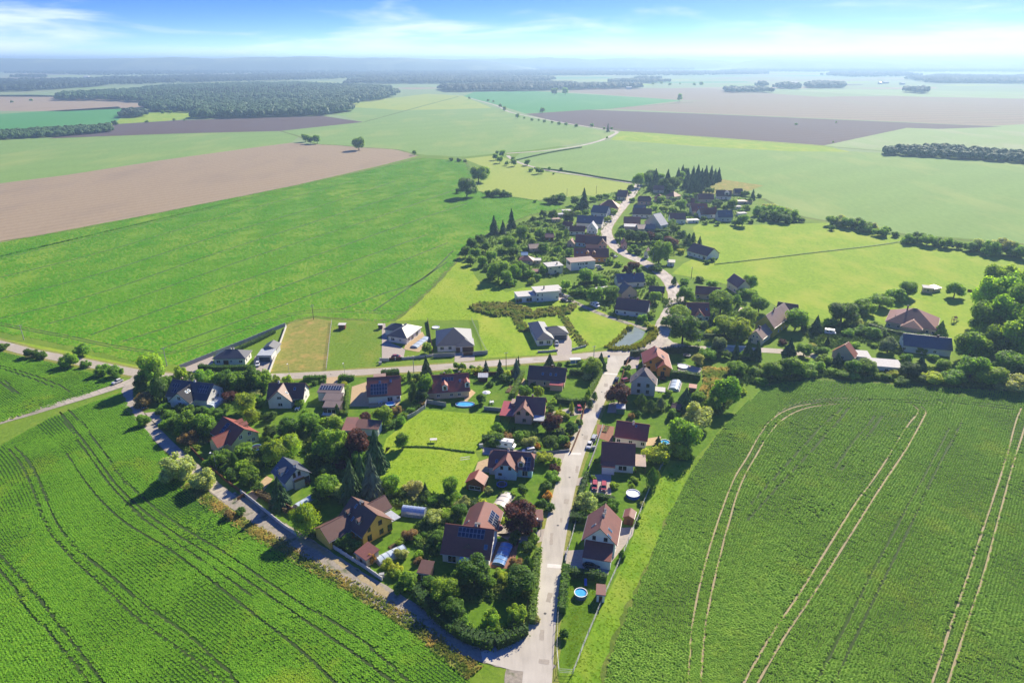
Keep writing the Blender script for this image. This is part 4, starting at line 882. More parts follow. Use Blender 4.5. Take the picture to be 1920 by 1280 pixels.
        wb.add([q(-ww, -.03, .15), q(ww, -.03, .15), q(ww, -.03, h - .1), q(-ww, -.03, h - .1), q(-ww, .05, .15), q(ww, .05, .15), q(ww, .05, h - .1), q(-ww, .05, h - .1)], [(0, 1, 2, 3), (4, 7, 6, 5), (0, 4, 5, 1), (1, 5, 6, 2), (2, 6, 7, 3), (3, 7, 4, 0)])
        wb.build('window', GLASS, o); return s
# ---------------------------------------------------------------- houses along the near streets
HS = {}
def H(key, label, A, B, hw, name='house', cat='house', **k):
    h = House(name, label, cat, A, B, hw, group=k.pop('group', None), **k); HS[key] = h; return h

h = H('H1', 'dark roofed white house with solar panels both sides of its cross gable, at the junction', (309, 743), (388, 752), 2.6, ridge=(350, 716), pitch=38)
b = h.block(WHITE, R_BLACK); x0, y0 = h.loc(324, 746, 2.6); x1, _ = h.loc(366, 749, 2.6)
g = h.block(WHITE, R_MATT, x0=x0, x1=x1, y0=-3.2, y1=h.d / 2, rt='gy', pitch=39)
h.solar(b, 'f', -6.2, .66, 3, 1); h.solar(b, 'f', -6.0, .36, 2, 1).solar(b, 'f', 5.6, .62, 4, 2); h.sky(b, 'f', [(4.2, .62)]).sky(g, 'r', [(-1, .7), (0.4, .7)]).ridge_chim(b, (.55, .5), m=CHIMW)
h.win(g, 'f', [(0, .4, 1.5, 2.0), (0, 3.2, 1.4, 1.6)]).win(b, 'f', [(-6.5, .9)]).win(b, 'r', [(0, 3.4), (-1.6, .8), (1.6, .8)])

h = H('H2', 'white bungalow with dark hipped roof beside the left field, two chimneys', (398, 673), (460, 672.5), 3.0, name='bungalow', ridge=(428, 656), pitch=27, rt='hx')
b = h.block(WHITE, R_BLACK); h.win(b, 'f', [(-4.8, .9, 1.6, 1.3), (.6, 1.3, .9, .7), (4.6, .9, 1.6, 1.3)]).door(b, 'f', [-1.6], 2.2, 2.1).win(b, 'r', [(-2, .9), (1.5, .9)]).chim(b, [(-.6, h.d * .55, 5.2), (.6, h.d * .55, 5.2)], m=CHIMW)
h = H('G2', 'low garage with ribbed pale metal roof beside the dark hipped bungalow', (481, 667), (509, 667), 2.9, name='garage', cat='garage', dep=6.5, rt='shed', pitch=3)
b = h.block(WHITE, METAL, ov=.15); h.door(b, 'f', [0], 4.6, 2.2, GDOOR, 'garage_door')
for i in range(9): h.on(b, 'f', 'roof_rib', cached('rib', lambda: MB().box(-.04, .04, -3.2, 3.2, 0, .07).mesh('roof_rib', METAL)), -2.8 + i * .7, 3.25, 0)
g = h.block(GREYW, R_BLACK, y0=6.6, y1=13.5, rt='gy', pitch=28, hw=2.9)

h = H('H3', 'white gabled house with dark brown roof and two stacked gable windows', (499, 748), (569, 748), 2.9, ridge=(535, 718.5), pitch=42)
b = h.block(WHITE, R_DARK); x0, _ = h.loc(499, 754, 3); x1, _ = h.loc(545, 755, 3)
g = h.block(WHITE, R_DARK, x0=x0, x1=x1, y0=-2.4, y1=h.d / 2, rt='gy', pitch=43)
h.win(g, 'f', [(.2, .9, 1.7, 1.4), (.1, 3.7, 1.6, 1.2)]).sky(b, 'f', [(3.2, .62)]).sky(g, 'r', [(-.6, .5)]).ridge_chim(b, (.28, .5), m=CHIMW).win(b, 'f', [(5, .9), (2.9, .9)]).win(b, 'r', [(0, .9), (0, 3.6)])

h = H('H4', 'modern house stepping down in three mono pitch roofs, solar panels on the topmost', (594, 736), (639, 737), 3.6, C=(640, 724), rt='shed', pitch=9)
b = h.block(WHITE, R_GREY, ov=.3); h.solar(b, 'f', 0, .5, 8, 2, 1.02, 1.35)
x0, y0 = h.loc(604, 751, 3.0); x1, _ = h.loc(638, 751, 3.0)
b2 = h.block(DARKW, R_GREY, x0=x0, x1=x1, y0=y0, y1=.2, hw=3.0, rt='shed', pitch=6, ov=.25)
x0, ya = h.loc(604, 764, 2.9); x1, _ = h.loc(637, 764, 2.9)
b3 = h.block(DARKW, R_GREY, x0=x0, x1=x1, y0=ya, y1=y0 - .9, hw=2.9, rt='shed', pitch=6, ov=.25); h.win(b3, 'f', [(0, .4, 3.0, 1.9)]).win(b2, 'f', [(0, .5, 2.5, 1.8)])

h = H('H5', 'brown house with eighteen dark solar panels on the roof above a terrace', (688, 745), (753, 740.5), 2.8, ridge=(719, 706.5), pitch=36)
b = h.block(WHITE, R_CHOC); h.solar(b, 'f', -1.9, .36, 6, 3, 1.05, 1.55).sky(b, 'f', [(-1.5, .72), (2.6, .75)]).chim(b, [(-.4, h.d * .4, h.hw + 3.2)], m=CHIMW, up=.6).win(b, 'f', [(2, .2, 2, 2), (5, .9)]).win(b, 'r', [(0, .9), (0, 3.6, 1, 1)])
x0, y0 = h.loc(694, 704, 2.6); g = h.block(ORANGE, R_TAN, x0=-4.6, x1=.3, y0=h.d + 1.5, y1=h.d + 6.5, hw=2.6, rt='shed', pitch=4, ov=.2)

h = H('H6', 'maroon roofed house with two glazed dormer fronts beside the oval pool', (811, 738), (882, 733), 2.7, ridge=(848, 702), pitch=37)
b = h.block(BEIGE, R_MAROON); h.dormer(b, 'f', -2.4, .1, 2.0, 1.9, R_MAROON).dormer(b, 'f', 6.2, .2, 1.8, 1.8, R_MAROON).sky(b, 'f', [(3.6, .6)]).ridge_chim(b, (.35, .5)).ridge_chim(b, (.75, .5)).win(b, 'f', [(-5, .8), (0, .8), (3, .8)])
g = h.block(BEIGE, R_MAROON, x0=-h.w / 2 - 3.0, x1=-h.w / 2 + 1, y0=.8, y1=h.d - 1, hw=2.4, rt='gx', pitch=33); h.solar(b, 'f', -1.0, .72, 4, 1, 1.1, 1.7)

h = H('H7', 'white bungalow with black hipped roof and pale drive behind a pillared wall', (725, 629.6), (763, 635), 3.0, name='bungalow', C=(790, 613), rt='hy', pitch=27)
b = h.block(WHITE, R_BLACK); g = h.block(WHITE, R_BLACK, x0=-h.w / 2 - 5.5, x1=1, y0=h.d - 8.5, y1=h.d - .6, rt='hx', pitch=27, hw=2.95)
h.win(b, 'f', [(-2.4, .9, 1.8, 1.4), (1.4, 1.2, 1.2, .8)]).win(b, 'r', [(-5, .8, 1.6, 1.4), (-1.5, .2, 2.2, 2.1), (3, .2, 2.2, 2.1)]).chim(b, [(0, h.d * .6, 5.6)], m=CHIMW, up=.7)

h = H('H8', 'white bungalow with grey hipped roof and double garage behind a grey wall', (818, 649), (889, 646), 3.0, name='bungalow', C=(879, 617), rt='hx', pitch=26)
b = h.block(WHITE, R_BLACK, x1=h.w / 2 - .5); g = h.block(WHITE, R_BLACK, x0=.4, x1=h.w / 2, y0=-1.2, y1=7.5, rt='hy', pitch=24, hw=2.95, cut=.3)
h.win(b, 'f', [(-5.6, .9, 1.7, 1.5), (-2.1, .9, 1.5, 1.5)]).door(g, 'f', [1.2], 5.0, 2.3, DOORM, 'garage_door').door(g, 'f', [-3.2], 1.8, 2.2).chim(b, [(-.6, h.d * .55, 5.8)], m=CHIMW)

h = H('H9', 'white bungalow with two black hipped wings and double garage above the main road', (1006, 638), (1039, 636), 3.0, name='bungalow', C=(1018, 604), rt='hy', pitch=27)
b = h.block(WHITE, R_BLACK); x0, y0 = h.loc(1028, 627, 3.0); x1, _ = h.loc(1067, 626, 3.0)
g = h.block(WHITE, R_BLACK, x0=0, x1=x1, y0=y0 - .6, y1=y0 + 8.6, rt='hx', pitch=26, hw=2.95); h.win(b, 'f', [(-1.8, .7, 1.9, 1.7), (1.6, .7, 1.9, 1.7)]).door(g, 'f', [2.2], 5.6, 2.3, GDOOR, 'garage_door').win(b, 'l', [(-4, .9), (0, .9), (5, .9)])

h = H('H10', 'modern white villa of three blocks under flat pale roofs on the meadow', (1012, 549), (1051, 546), 5.4, name='villa', C=(1030, 536), rt='flat')
b = h.block(WHITE, LIGHTCONC, ov=.7, t=.35, x0=-h.w / 2 - 2.0); h.win(b, 'f', [(-5.6, .8, 1.0, 1.5), (-5.6, 3.2, 1.0, 1.4), (-3.2, 3.2, .7, 1.4), (-3.2, .8, .7, 1.4), (5, 1.5, 1.2, 1)]).win(b, 'l', [(-3.5, .3, 3.5, 2.2), (1.5, .3, 3.5, 2.2), (0, 3.1, 6.0, 1.9)])
x0, y0 = h.loc(972, 557, 3.2); x1, _ = h.loc(1004, 549, 3.2)
g = h.block(WHITE, LIGHTCONC, x0=x0 - .5, x1=-h.w / 2 - 1.0, y0=1.5, y1=10.5, hw=3.3, rt='flat', ov=.3, t=.3); h.win(g, 'f', [(-4.5, .3, 3.4, 2.2), (1, .3, 3.2, 2.2)]).win(g, 'l', [(0, .5, 2, 1.8)])
g = h.block(WHITE, LIGHTCONC, x0=2.5, x1=h.w / 2 + 3.5, y0=h.d - 2, y1=h.d + 5.0, hw=3.8, rt='flat', ov=.3, t=.3); h.chim(b, [(-2.0, h.d * .5, 6.4)], m=DARKW)

h = H('H11', 'long dark roofed pale house with three blue roof windows and chimney by the bus shelter', (988, 711), (1060, 716.5), 2.9, ridge=(1027, 688), pitch=38)
b = h.block(BEIGE, R_DARK); h.sky(b, 'f', [(-1.6, .45), (1.5, .45), (3.6, .45)]).ridge_chim(b, (.62, .5)).win(b, 'f', [(-4.6, .02, 1.1, 2.1), (-.6, .7, .8, 1.5)]).win(b, 'r', [(0, .8), (0, 3.6)])
g = h.block(BEIGE, REDMETAL, x0=1.6, x1=h.w / 2 - .6, y0=-2.6, y1=.5, hw=2.3, rt='shed', pitch=10, ov=.3, rname='porch_roof')

h = H('H12', 'salmon house with red tiled cross gable, red lean-to and pale awning', (964, 775), (1021, 779), 3.1, ridge=(998, 744.5), pitch=40)
b = h.block(PINK, R_BRICK); x0, _ = h.loc(961, 780, 3.3); x1, _ = h.loc(999, 783.5, 3.3)
g = h.block(PINK, R_BRICK, x0=x0 + .2, x1=x1, y0=-2.0, y1=h.d / 2, rt='gy', pitch=44, hw=3.3)
h.win(g, 'f', [(-1.7, 3.6, 1.3, 1.4), (1.5, 3.6, 1.3, 1.4), (.4, .9, 1.3, 1.2)], fm=DFRAME).ridge_chim(b, (.55, .5))
x0l, y0l = h.loc(937, 778, 2.4); h.block(None, REDMETAL, x0=x0l, x1=-h.w / 2 + .6, y0=-1.5, y1=8.5, hw=2.6, rt='shed', pitch=4, rname='lean_to_roof'); h.block(PINK, R_TAN, x0=-h.w / 2 - 2.0, x1=-h.w / 2 + .3, y0=5.0, y1=8.8, hw=4.2, rt='flat', rname='bay_roof')
xa, ya = h.loc(999, 793, 2.4); xb, _ = h.loc(1018, 792, 2.4); h.block(None, METAL, x0=xa, x1=xb + .3, y0=-3.2, y1=.4, hw=2.5, rt='shed', pitch=7, rname='awning')
for px_ in ((xa + .2, -3.0), (xb, -3.0), (x0l + .3, -1.2), (x0l + .3, 7.5)): MB().tube((px_[0], px_[1], 0), (px_[0], px_[1], 2.5), .08).build('post', TIMBER, h.root)

h = H('H13', 'pale blue house with half hipped dark red roof beside the white camper', (914, 876), (1000, 883), 2.8, ridge=(960, 846.5), pitch=41, rt='kx')
b = h.block(BLUEW, R_BROWN); x0, _ = h.loc(923, 888, 3.0); x1, _ = h.loc(969, 893, 3.0)
g = h.block(BLUEW, R_BROWN, x0=x0, x1=x1, y0=-2.2, y1=h.d / 2, rt='ky', pitch=42, hw=3.2, cut=.36)
h.win(g, 'f', [(-1.2, 3.7, .9, 1.2), (1.3, 3.7, .9, 1.2), (-1.7, 1.5, 1.1, .8)], fm=DFRAME).sky(b, 'f', [(-4.5, .55)]).ridge_chim(b, (.42, .5), m=CHIMW).dormer(b, 'f', 3.2, .2, 2.0, 1.6, R_DARK)
h.solar(b, 'f', 5.0, .5, 2, 3, 1.1, 1.5).win(b, 'f', [(4.5, .4, 1.8, 2)]).win(b, 'r', [(0, .9), (0, 3.6)])

h = H('H14', 'yellow house with big dark brown roof and two dormers beside the gravel lane', (679, 1009), (739, 976), 3.1, apex=(709, 966), back=(646, 931), rt='gy')
b = h.block(YELLOW, R_DARK); h.dormer(b, 'l', 1.8, .3, 1.4, 1.1, R_DARK, CREAM).dormer(b, 'l', -3.4, .3, 1.4, 1.1, R_DARK, CREAM).sky(b, 'l', [(-.8, .34), (-2.4, .8)], .6, 1.3)
h.win(b, 'f', [(1.0, 3.9, 1.2, 1.4), (1.2, .9, 1.3, 1.5), (-2.6, .6, 1.4, 1.9), (-2.6, 3.6, 1.0, 1.5), (4.0, .4, 1.6, 2.0)], fm=DFRAME).win(b, 'l', [(2.0, 1.4, .6, .7)]).ridge_chim(b, (.5, .55)).ridge_chim(b, (.5, .62), m=CHIMW)
xl, yl = h.loc(596, 990, 2.8)
g = h.block(YELLOW, R_DARK, x0=-h.w / 2 - 7.0, x1=-h.w / 2 + 1.5, y0=h.d * .42, y1=h.d + 1.0, rt='gx', pitch=33, hw=2.8); h.door(g, 'f', [-1.5], 3.0, 2.2, DOORM, 'garage_door')
h.block(YELLOW, R_DARK, x0=0, x1=h.w / 2 + 3.4, y0=h.d * .45, y1=h.d * .45 + 6.5, rt='gx', pitch=38, hw=2.9); h.block(None, METAL, x0=h.w / 2 - .4, x1=h.w / 2 + 2.6, y0=.5, y1=h.d * .42, hw=2.5, rt='flat', rname='terrace_roof')

h = H('H15', 'brown house with fourteen solar panels in two rows on its dark front slope', (825, 1038), (919, 1050), 2.7, ridge=(879, 987.5), pitch=41)
b = h.block(WHITE, R_CHOC); h.solar(b, 'f', .7, .78, 7, 2, 1.0, 1.25).sky(b, 'f', [(5.0, .38)], .9, 1.3)
k = b['fr']['f']; tri = MB().add([(-1.3, -.5, .0), (1.3, -.5, .0), (0, .8, .0), (-1.3, -.5, .12), (1.3, -.5, .12), (0, .55, .45)], [(0, 2, 1), (3, 4, 5), (0, 1, 4, 3), (1, 2, 5, 4), (2, 0, 3, 5)]); h.on(b, 'f', 'roof_vent', tri.mesh('roof_vent', R_BROWN), .3, k[5] * .33, 0)
xg, yg = h.loc(868, 990, 6.0); g = h.block(WHITE, R_BROWN, x0=-3.6, x1=6.0, y0=h.d / 2, y1=h.d + 8.5, rt='ky', pitch=42, hw=2.8, cut=.5); h.solar(g, 'r', 1.6, .66, 5, 2, 1.0, 1.5).sky(g, 'l', [(.6, .5)], .6, 1.4).ridge_chim(b, (.62, .55), m=CHIMW).ridge_chim(b, (.68, .55))
h.win(b, 'f', [(-3.6, .1, 2.2, 2.1), (0, .7), (3.5, .7)]).win(b, 'r', [(0, .8), (0, 3.5)]).block(None, METAL, x0=-1.2, x1=3.4, y0=-2.4, y1=.7, hw=2.35, rt='shed', pitch=5, rname='terrace_roof')

h = H('H16', 'white gabled house with brown tiled roof and lean-to garage beside the street', (1091, 1013), (1157, 1024), 4.2, apex=(1124, 991.5), back=(1137, 944.5), rt='gy')
b = h.block(WHITE, R_BRICK, ov=.6); h.win(b, 'f', [(-1.5, 4.7, .9, 1.2), (1.5, 4.7, 1.0, 1.2)], fm=DFRAME).sky(b, 'r', [(-2.6, .5), (-5.0, .48)], .8, 1.5).sky(b, 'l', [(2.0, .55)], .6, 1.5).chim(b, [(0.2, h.d * .5, b['zr']), (.3, h.d * .68, b['zr'])], m=CHIMW).win(b, 'l', [(-2, .9), (3, .9)]).win(b, 'r', [(-3, .9), (2, .3, 2, 2.1)])
xa, ya = h.loc(1095, 1040, 2.6); xb, _ = h.loc(1143, 1046, 2.6); h.block(WHITE, R_CHOC, x0=-h.w / 2 + .9, x1=h.w / 2 - .9, y0=-4.6, y1=.9, hw=2.6, rt='shed', pitch=16, ov=.15, rname='garage_roof')

h = H('H17a', 'white house under plain reddish brown roof, farther of two neighbours east of the street', (1151, 819), (1214, 828), 2.9, ridge=(1188, 792.5), pitch=34)
b = h.block(WHITE, R_MAROON); h.ridge_chim(b, (.52, .45), m=CHIMW).win(b, 'f', [(-4, .9), (0, .9), (4, .9)]).sky(b, 'f', [(1.2, .8)], .6, 1.0).win(b, 'r', [(0, .9), (0, 3.6)])
h = H('H17b', 'white house under plain brown roof with porch and twin windows, the nearer of two neighbours', (1126, 869), (1191, 874), 2.9, ridge=(1166, 830.5), pitch=38)
b = h.block(WHITE, R_CHOC); h.win(b, 'f', [(.9, .9, 1.1, 1.4), (2.2, .9, 1.1, 1.4)], fm=DFRAME).door(b, 'f', [-3.2], 2.2, 2.2, DFRAME).win(b, 'r', [(-2, .9), (0, 3.6)]); h.block(WHITE, R_CHOC, x0=-h.w / 2 + .3, x1=-.8, y0=-1.5, y1=.6, hw=2.6, rt='shed', pitch=20, rname='porch_roof', ov=.2)
h.block(None, R_TAN, x0=h.w / 2 - .2, x1=h.w / 2 + 3.4, y0=.6, y1=6.6, hw=2.5, rt='shed', pitch=6, rname='terrace_roof')
for px_ in ((h.w / 2 + 3.2, .9), (h.w / 2 + .3, .9), (h.w / 2 + 3.2, 6.2)): MB().tube((px_[0], px_[1], 0), (px_[0], px_[1], 2.6), .09).build('post', TIMBER, h.root)

h = H('H18', 'pale grey house with four windows in its clipped gable, east of the street', (1181, 719), (1231, 724), 4.6, apex=(1207, 698), back=(1211, 684.5), rt='ky')
b = h.block(GREYW, R_GREY, cut=.34); h.win(b, 'f', [(-1.6, .9, 1.2, 1.4), (1.8, .9, 1.2, 1.4), (-1.6, 3.6, 1.2, 1.4), (1.8, 3.6, 1.2, 1.4)], fm=DFRAME).sky(b, 'l', [(1.0, .6)], .8, 1.4).sky(b, 'r', [(-1.5, .45)], .8, 1.4).ridge_chim(b, (.5, .7))
h.block(None, LIGHTCONC, x0=h.w / 2 - .4, x1=h.w / 2 + 3.4, y0=-.5, y1=3.5, hw=2.6, rt='flat', rname='terrace_roof')
h = H('H19', 'orange house with red tiled roof at the crossroads', (1206, 682), (1258, 684), 3.4, apex=(1232, 668), back=(1236, 648.5), rt='gy')
b = h.block(ORANGE, R_RED); g = h.block(ORANGE, R_RED, x0=-.6, x1=h.w / 2, y0=-4.6, y1=1.5, hw=3.38, pitch=h.pitch); h.win(b, 'f', [(-3.2, .9), (-2.6, 3.6, 1.0, 1.2)], fm=DFRAME).win(g, 'f', [(-.6, .1, 1.6, 2.1), (0, 2.9, 1.1, 1.0)], fm=DFRAME).sky(b, 'r', [(-1.6, .55), (-3.2, .55)], .8, 1.5).ridge_chim(b, (.5, .6), m=CHIMW).win(b, 'l', [(-2, .9), (2, .9)])

h = H('H20', 'white gabled house with dark slate roof and stone balcony front, beside the lane', (534, 908), (584, 887), 2.9, apex=(555.5, 879), back=(517, 856.5), rt='gy')
b = h.block(WHITE, R_SLATE); h.win(b, 'f', [(-.9, 3.6, .9, 1.5), (.7, 3.6, .9, 1.5), (2.6, .1, 2.2, 2.2)], fm=DFRAME).sky(b, 'l', [(1.6, .55), (-3, .3)], .8, 1.2).dormer(b, 'l', .2, .15, 1.8, 1.4, R_SLATE)
xx = .6; MB().box(-1.7, 1.5, -.9, .55, 0, 2.7).build('balcony', CONC, h.root); MB().box(-1.75, 1.55, -.95, -.85, 2.7, 3.6).build('balcony_rail', DFRAME, h.root); h.ridge_chim(b, (.5, .15), m=CHIMW)
h = H('H21', 'cream house with red tiled roof and small dormers, left beside the concrete lane', (433, 836), (488, 812), 2.9, apex=(459, 804.5), back=(428, 781.5), rt='gy')
b = h.block(LEMON, R_RED); h.win(b, 'f', [(-1.4, 3.6, 1.2, 1.4), (1.8, 3.6, 1.2, 1.4), (1.2, .8, 1.2, 1.5), (2.9, .8, 1.2, 1.5)]).dormer(b, 'r', 1.5, .3, 1.8, 1.4, R_RED, LEMON).dormer(b, 'r', -1.4, .3, 1.8, 1.4, R_RED, LEMON).solar(b, 'l', -1.6, .55, 1, 3, 1.8, 1.4).sky(b, 'l', [(1.4, .5)], .8, 1.3)
h.block(LEMON, R_RED, x0=-h.w / 2 - 3.4, x1=0, y0=2.4, y1=8.6, rt='gx', pitch=40, hw=2.7); h.win(h.blocks[-1], 'f', [(-2.6, .8, 1.8, 1.2)])

# ---------------------------------------------------------------- sheds and garages in the near gardens
def shed(key, label, A, B, hw, dep, rt, pitch, wall, roof, name='shed', ov=.25, **k):
    h = H(key, label, A, B, hw, name=name, cat=k.pop('cat', 'shed'), dep=dep, rt=rt, pitch=pitch, **k); b = h.block(wall, roof, ov=ov); return h, b
h, b = shed('s1', 'small white shed with brown roof beside the round blue pool, nearest the camera', (1117, 1115), (1136, 1117), 2.3, 3.2, 'shed', 8, WHITE, R_BROWN); h.door(b, 'f', [0], .8, 1.9)
h, b = shed('s2', 'brown timber garden shed with gable roof behind the white gabled house', (1168, 970), (1189, 974), 2.3, 3.8, 'gy', 28, WOODW, R_BROWN); h.door(b, 'f', [0], 1.0, 1.9)
h, b = shed('s3', 'open garden pavilion with red tiled gable roof beside the pale blue house', (872, 905), (907, 910), 2.4, 5.0, 'gy', 33, WOODW, R_RED, name='pavilion', cat='pavilion'); h.win(b, 'f', [(0, .3, 3.6, 1.3)])
h, b = shed('s4', 'small dark shed with sloping roof on the lawn left of the solar panelled house', (781, 1074), (806, 1078), 2.3, 4.0, 'shed', 12, DARKW, R_DARK); h.win(b, 'f', [(0, .5, 1.4, 1.2)])
h, b = shed('s5', 'pale shed with pink brown sloping roof by the gravel lane fence', (664, 1036), (686, 1052), 2.2, 4.5, 'shed', 10, BEIGE, R_BROWN); h.door(b, 'f', [0], .9, 1.9)
h, b = shed('s6', 'flat garage with pink brown roof next to the dark red copper beech', (640, 808), (664, 808), 2.6, 8.5, 'shed', 4, WHITE, R_BRICK, name='garage', cat='garage'); h.door(b, 'f', [0], 2.6, 2.1, DOORM)
h, b = shed('s7', 'white shed with dark brown roof between the brown garage and the meadow', (664, 803), (709, 806), 2.6, 5.0, 'shed', 10, WHITE, R_DARK); h.win(b, 'r', [(0, 1.2, .8, .6)])
h, b = shed('s8', 'green canvas carport under blue roof beside the street', (1155, 766), (1173, 767), 2.3, 3.2, 'shed', 5, GREENSH, METAL, name='carport', cat='carport'); h.door(b, 'f', [0], 2.2, 1.9, GREENSH)
h, b = shed('s9', 'small open shelter with pale roof at the back of the green plot', (633, 610), (647, 610), 2.2, 3.0, 'flat', 0, WOODW, LIGHTCONC, name='shelter'); h.door(b, 'f', [0], 1.4, 1.7)
h, b = shed('s10', 'glazed garden frame with pale slatted roof behind the main road spruces', (896, 708), (915, 708), 1.9, 3.0, 'shed', 10, DARKW, METAL, name='greenhouse', cat='greenhouse')
for i in range(6): h.on(b, 'f', 'glazing_bar', cached('gb', lambda: MB().box(-.04, .04, -1.45, 1.45, 0, .06).mesh('glazing_bar', FRAME)), -1.9 + i * .76, 1.5, 0)
h, b = shed('s11', 'reddish brown shed with low roof below the grey gabled house', (1291, 727), (1306, 729), 2.1, 2.8, 'shed', 8, WOODW, R_MAROON); h.door(b, 'f', [0], .9, 1.8)
h, b = shed('s12', 'dark timber shed half hidden in shrubs right of the lawn', (1258, 765), (1276, 768), 2.2, 4.0, 'gx', 25, WOODW, R_DARK); h.door(b, 'f', [0], .9, 1.8)
h, b = shed('s13', 'small tile roofed arbour beside the copper beech by the street', (1004, 976), (1019, 976), 2.2, 4.0, 'shed', 10, WOODW, R_BROWN, name='arbour'); h.door(b, 'f', [0], .9, 1.8)
h, b = shed('s14', 'little shelter at the fence left of the pillared white bungalow', (708, 610), (717, 610), 2.0, 2.0, 'flat', 0, DARKW, LIGHTCONC, name='shelter'); h.door(b, 'f', [0], .9, 1.6)

SILV2 = mat('pale_blue_sheet', S(170, 196, 206), rough=.3, coords='obj')
# ---------------------------------------------------------------- the old village along the winding street, and the farms on the right
def V(key, label, A, B, hw, ridge, pitch, wall, roof, rt='gx', wf=(), wl=(), wr=(), chim=None, sky=(), name='house', cat='house', **k):
    h = H(key, label, A, B, hw, name=name, cat=cat, rt=rt, **(dict(ridge=ridge, pitch=pitch) if rt in ('gx', 'hx', 'kx') and ridge else dict(apex=ridge[0], back=ridge[1]) if isinstance(ridge, tuple) and isinstance(ridge[0], tuple) else dict(dep=k.pop('dep', 7), pitch=pitch)), **k)
    b = h.block(wall, roof, ov=.45)
    for f, it in (('f', wf), ('l', wl), ('r', wr)): h.win(b, f, [(q, .9) if not isinstance(q, tuple) else q for q in it])
    if chim: h.ridge_chim(b, chim, .7)
    if sky: h.sky(b, 'f', [(q, .5) for q in sky], .9, 1.3)
    return h, b
V('n1', 'red roofed house at the top left of the winding street', (1156, 369), (1175, 370), 2.8, (1166, 357), 40, CREAM, R_BRICK, wf=(-2, 2), wl=(0,), chim=(.3, .5))
V('n2', 'wide brown roofed house below the red one, left of the street top', (1122, 389), (1160, 391), 2.8, (1141, 375), 38, CREAM, R_CHOC, rt='hx', wf=(-5, 0, 4), wr=(0,))
h, b = V('n3', 'slate blue roofed long house, third up on the left of the winding street', (1107, 398), (1137, 401), 2.8, (1124, 386), 38, WHITE, R_SLATE, wf=(3, 6), wr=(0, (0, 3.5)), chim=(.4, .5))
V('n4', 'long dark slate roofed house end on to the winding street', (1080, 418), (1129, 421), 2.9, (1105, 405), 38, WHITE, R_SLATE, wf=(2, 6), wr=((0, 3.6), 1.5), chim=(.7, .5), sky=(-4,))
h, b = V('n5', 'small white house with bright gable facing the camera', (1099, 431), (1120, 432), 3.2, ((1108, 419), (1112, 414)), 40, WHITE, R_LIGHT, rt='gy', wf=((-1.5, 1), (1.2, 1), (0, 3.8, 1, 1)))
V('n5b', 'low wing with red tiled roof left of the small white gabled house', (1067, 434), (1097, 435), 2.6, (1082, 424), 34, WHITE, R_RED, wf=(-4, 0, 4))
V('n6', 'long dark maroon roofed house with white wall above the pink gabled one', (1078, 455), (1122, 457), 2.8, (1100, 441), 38, BLUEW, R_CHOC, wf=(-5, -2), wl=(0,), chim=(.8, .5))
h, b = V('n7', 'pale pink house with two gables under a dark brown roof', (1097, 458), (1137, 459), 2.8, (1118, 443), 42, PINK, R_BROWN, wl=((0, 3.5),))
g = h.block(PINK, R_DARK, x0=1.0, x1=8.0, y0=-1.5, y1=h.d / 2, rt='gy', pitch=45, hw=2.8); h.win(g, 'f', [(0, 3.6, 1.1, 1.3), (-1.4, .9), (1.4, .9)])
h, b = V('n8', 'long orange house with brown roof, two dormers and small roof windows', (1076, 482), (1142, 483), 3.2, (1112, 466), 36, ORANGE, R_CHOC, wf=(-4, 0, 5, 8.5), wl=(0,), sky=(-6, -9))
h.dormer(b, 'f', -2.5, .3, 1.8, 1.3, R_BROWN, ORANGE).dormer(b, 'f', 1.6, .3, 1.8, 1.3, R_BROWN, ORANGE)
h, b = V('n9', 'white flat roofed two storey house with row of dark windows', (1070, 493), (1118, 489), 5.2, None, 3, WHITE, R_TAN, rt='shed', dep=9, wf=((-3, 3.2, 1.0, 1.2), (-1.5, 3.2, 1, 1.2), (0, 3.2, 1, 1.2), (2.2, 3.2, 1.6, 1.6), (-2, .8), (2, .8)), wl=((0, 3, 5, 1.8),))
h, b = V('n10', 'cream cube house with flat pale roof and roof terrace, left of the white one', (1027, 501), (1057, 498), 5.0, None, 3, CREAM, LIGHTCONC, rt='shed', dep=8, wf=((-3, 3.3, 1, 1), (2.5, 3.3), (0, .8, 1.4, 1.8)), wr=((0, 3.2),)); h.chim(b, [(2, 3, 5.6)], m=DARKW)
V('n11', 'brown bungalow with pale porch roof in the orchard', (972, 489), (1000, 490), 2.6, (986, 480), 30, BEIGE, R_BROWN, rt='hx', wf=(-3, 2), name='bungalow')
V('n12', 'grey roofed summer house among the orchard trees', (993, 467), (1030, 465), 2.4, (1014, 457), 26, BEIGE, R_TAN, wf=(-4, 3), name='cottage', cat='cottage')
V('n13', 'small brown roofed cabin in the upper orchard', (1022, 446), (1039, 446), 2.4, (1030, 438), 30, WOODW, R_BRICK, wf=(0,), name='cabin', cat='cabin')
V('n14', 'pale flat shed at the orchard edge nearest the green crop', (1056, 396), (1072, 395), 2.3, None, 2, WHITE, LIGHTCONC, rt='shed', dep=5, wf=(0,), name='shed', cat='shed')
V('n15', 'second pale shed in the orchard, just below the first', (1044, 403), (1062, 402), 2.3, None, 2, BEIGE, R_LIGHT, rt='shed', dep=5, wf=(0,), name='shed', cat='shed')
V('n16', 'tan roofed shed by the orchard track', (1036, 412), (1052, 411), 2.3, None, 2, BEIGE, R_TAN, rt='shed', dep=5, wf=(0,), name='shed', cat='shed')
V('v3', 'dark roofed cottage with pale gable, right side of the street top', (1195, 378), (1221, 379), 2.8, (1209, 368), 40, PINK, R_BROWN, rt='kx', wf=(-2, 2), wl=(0,))
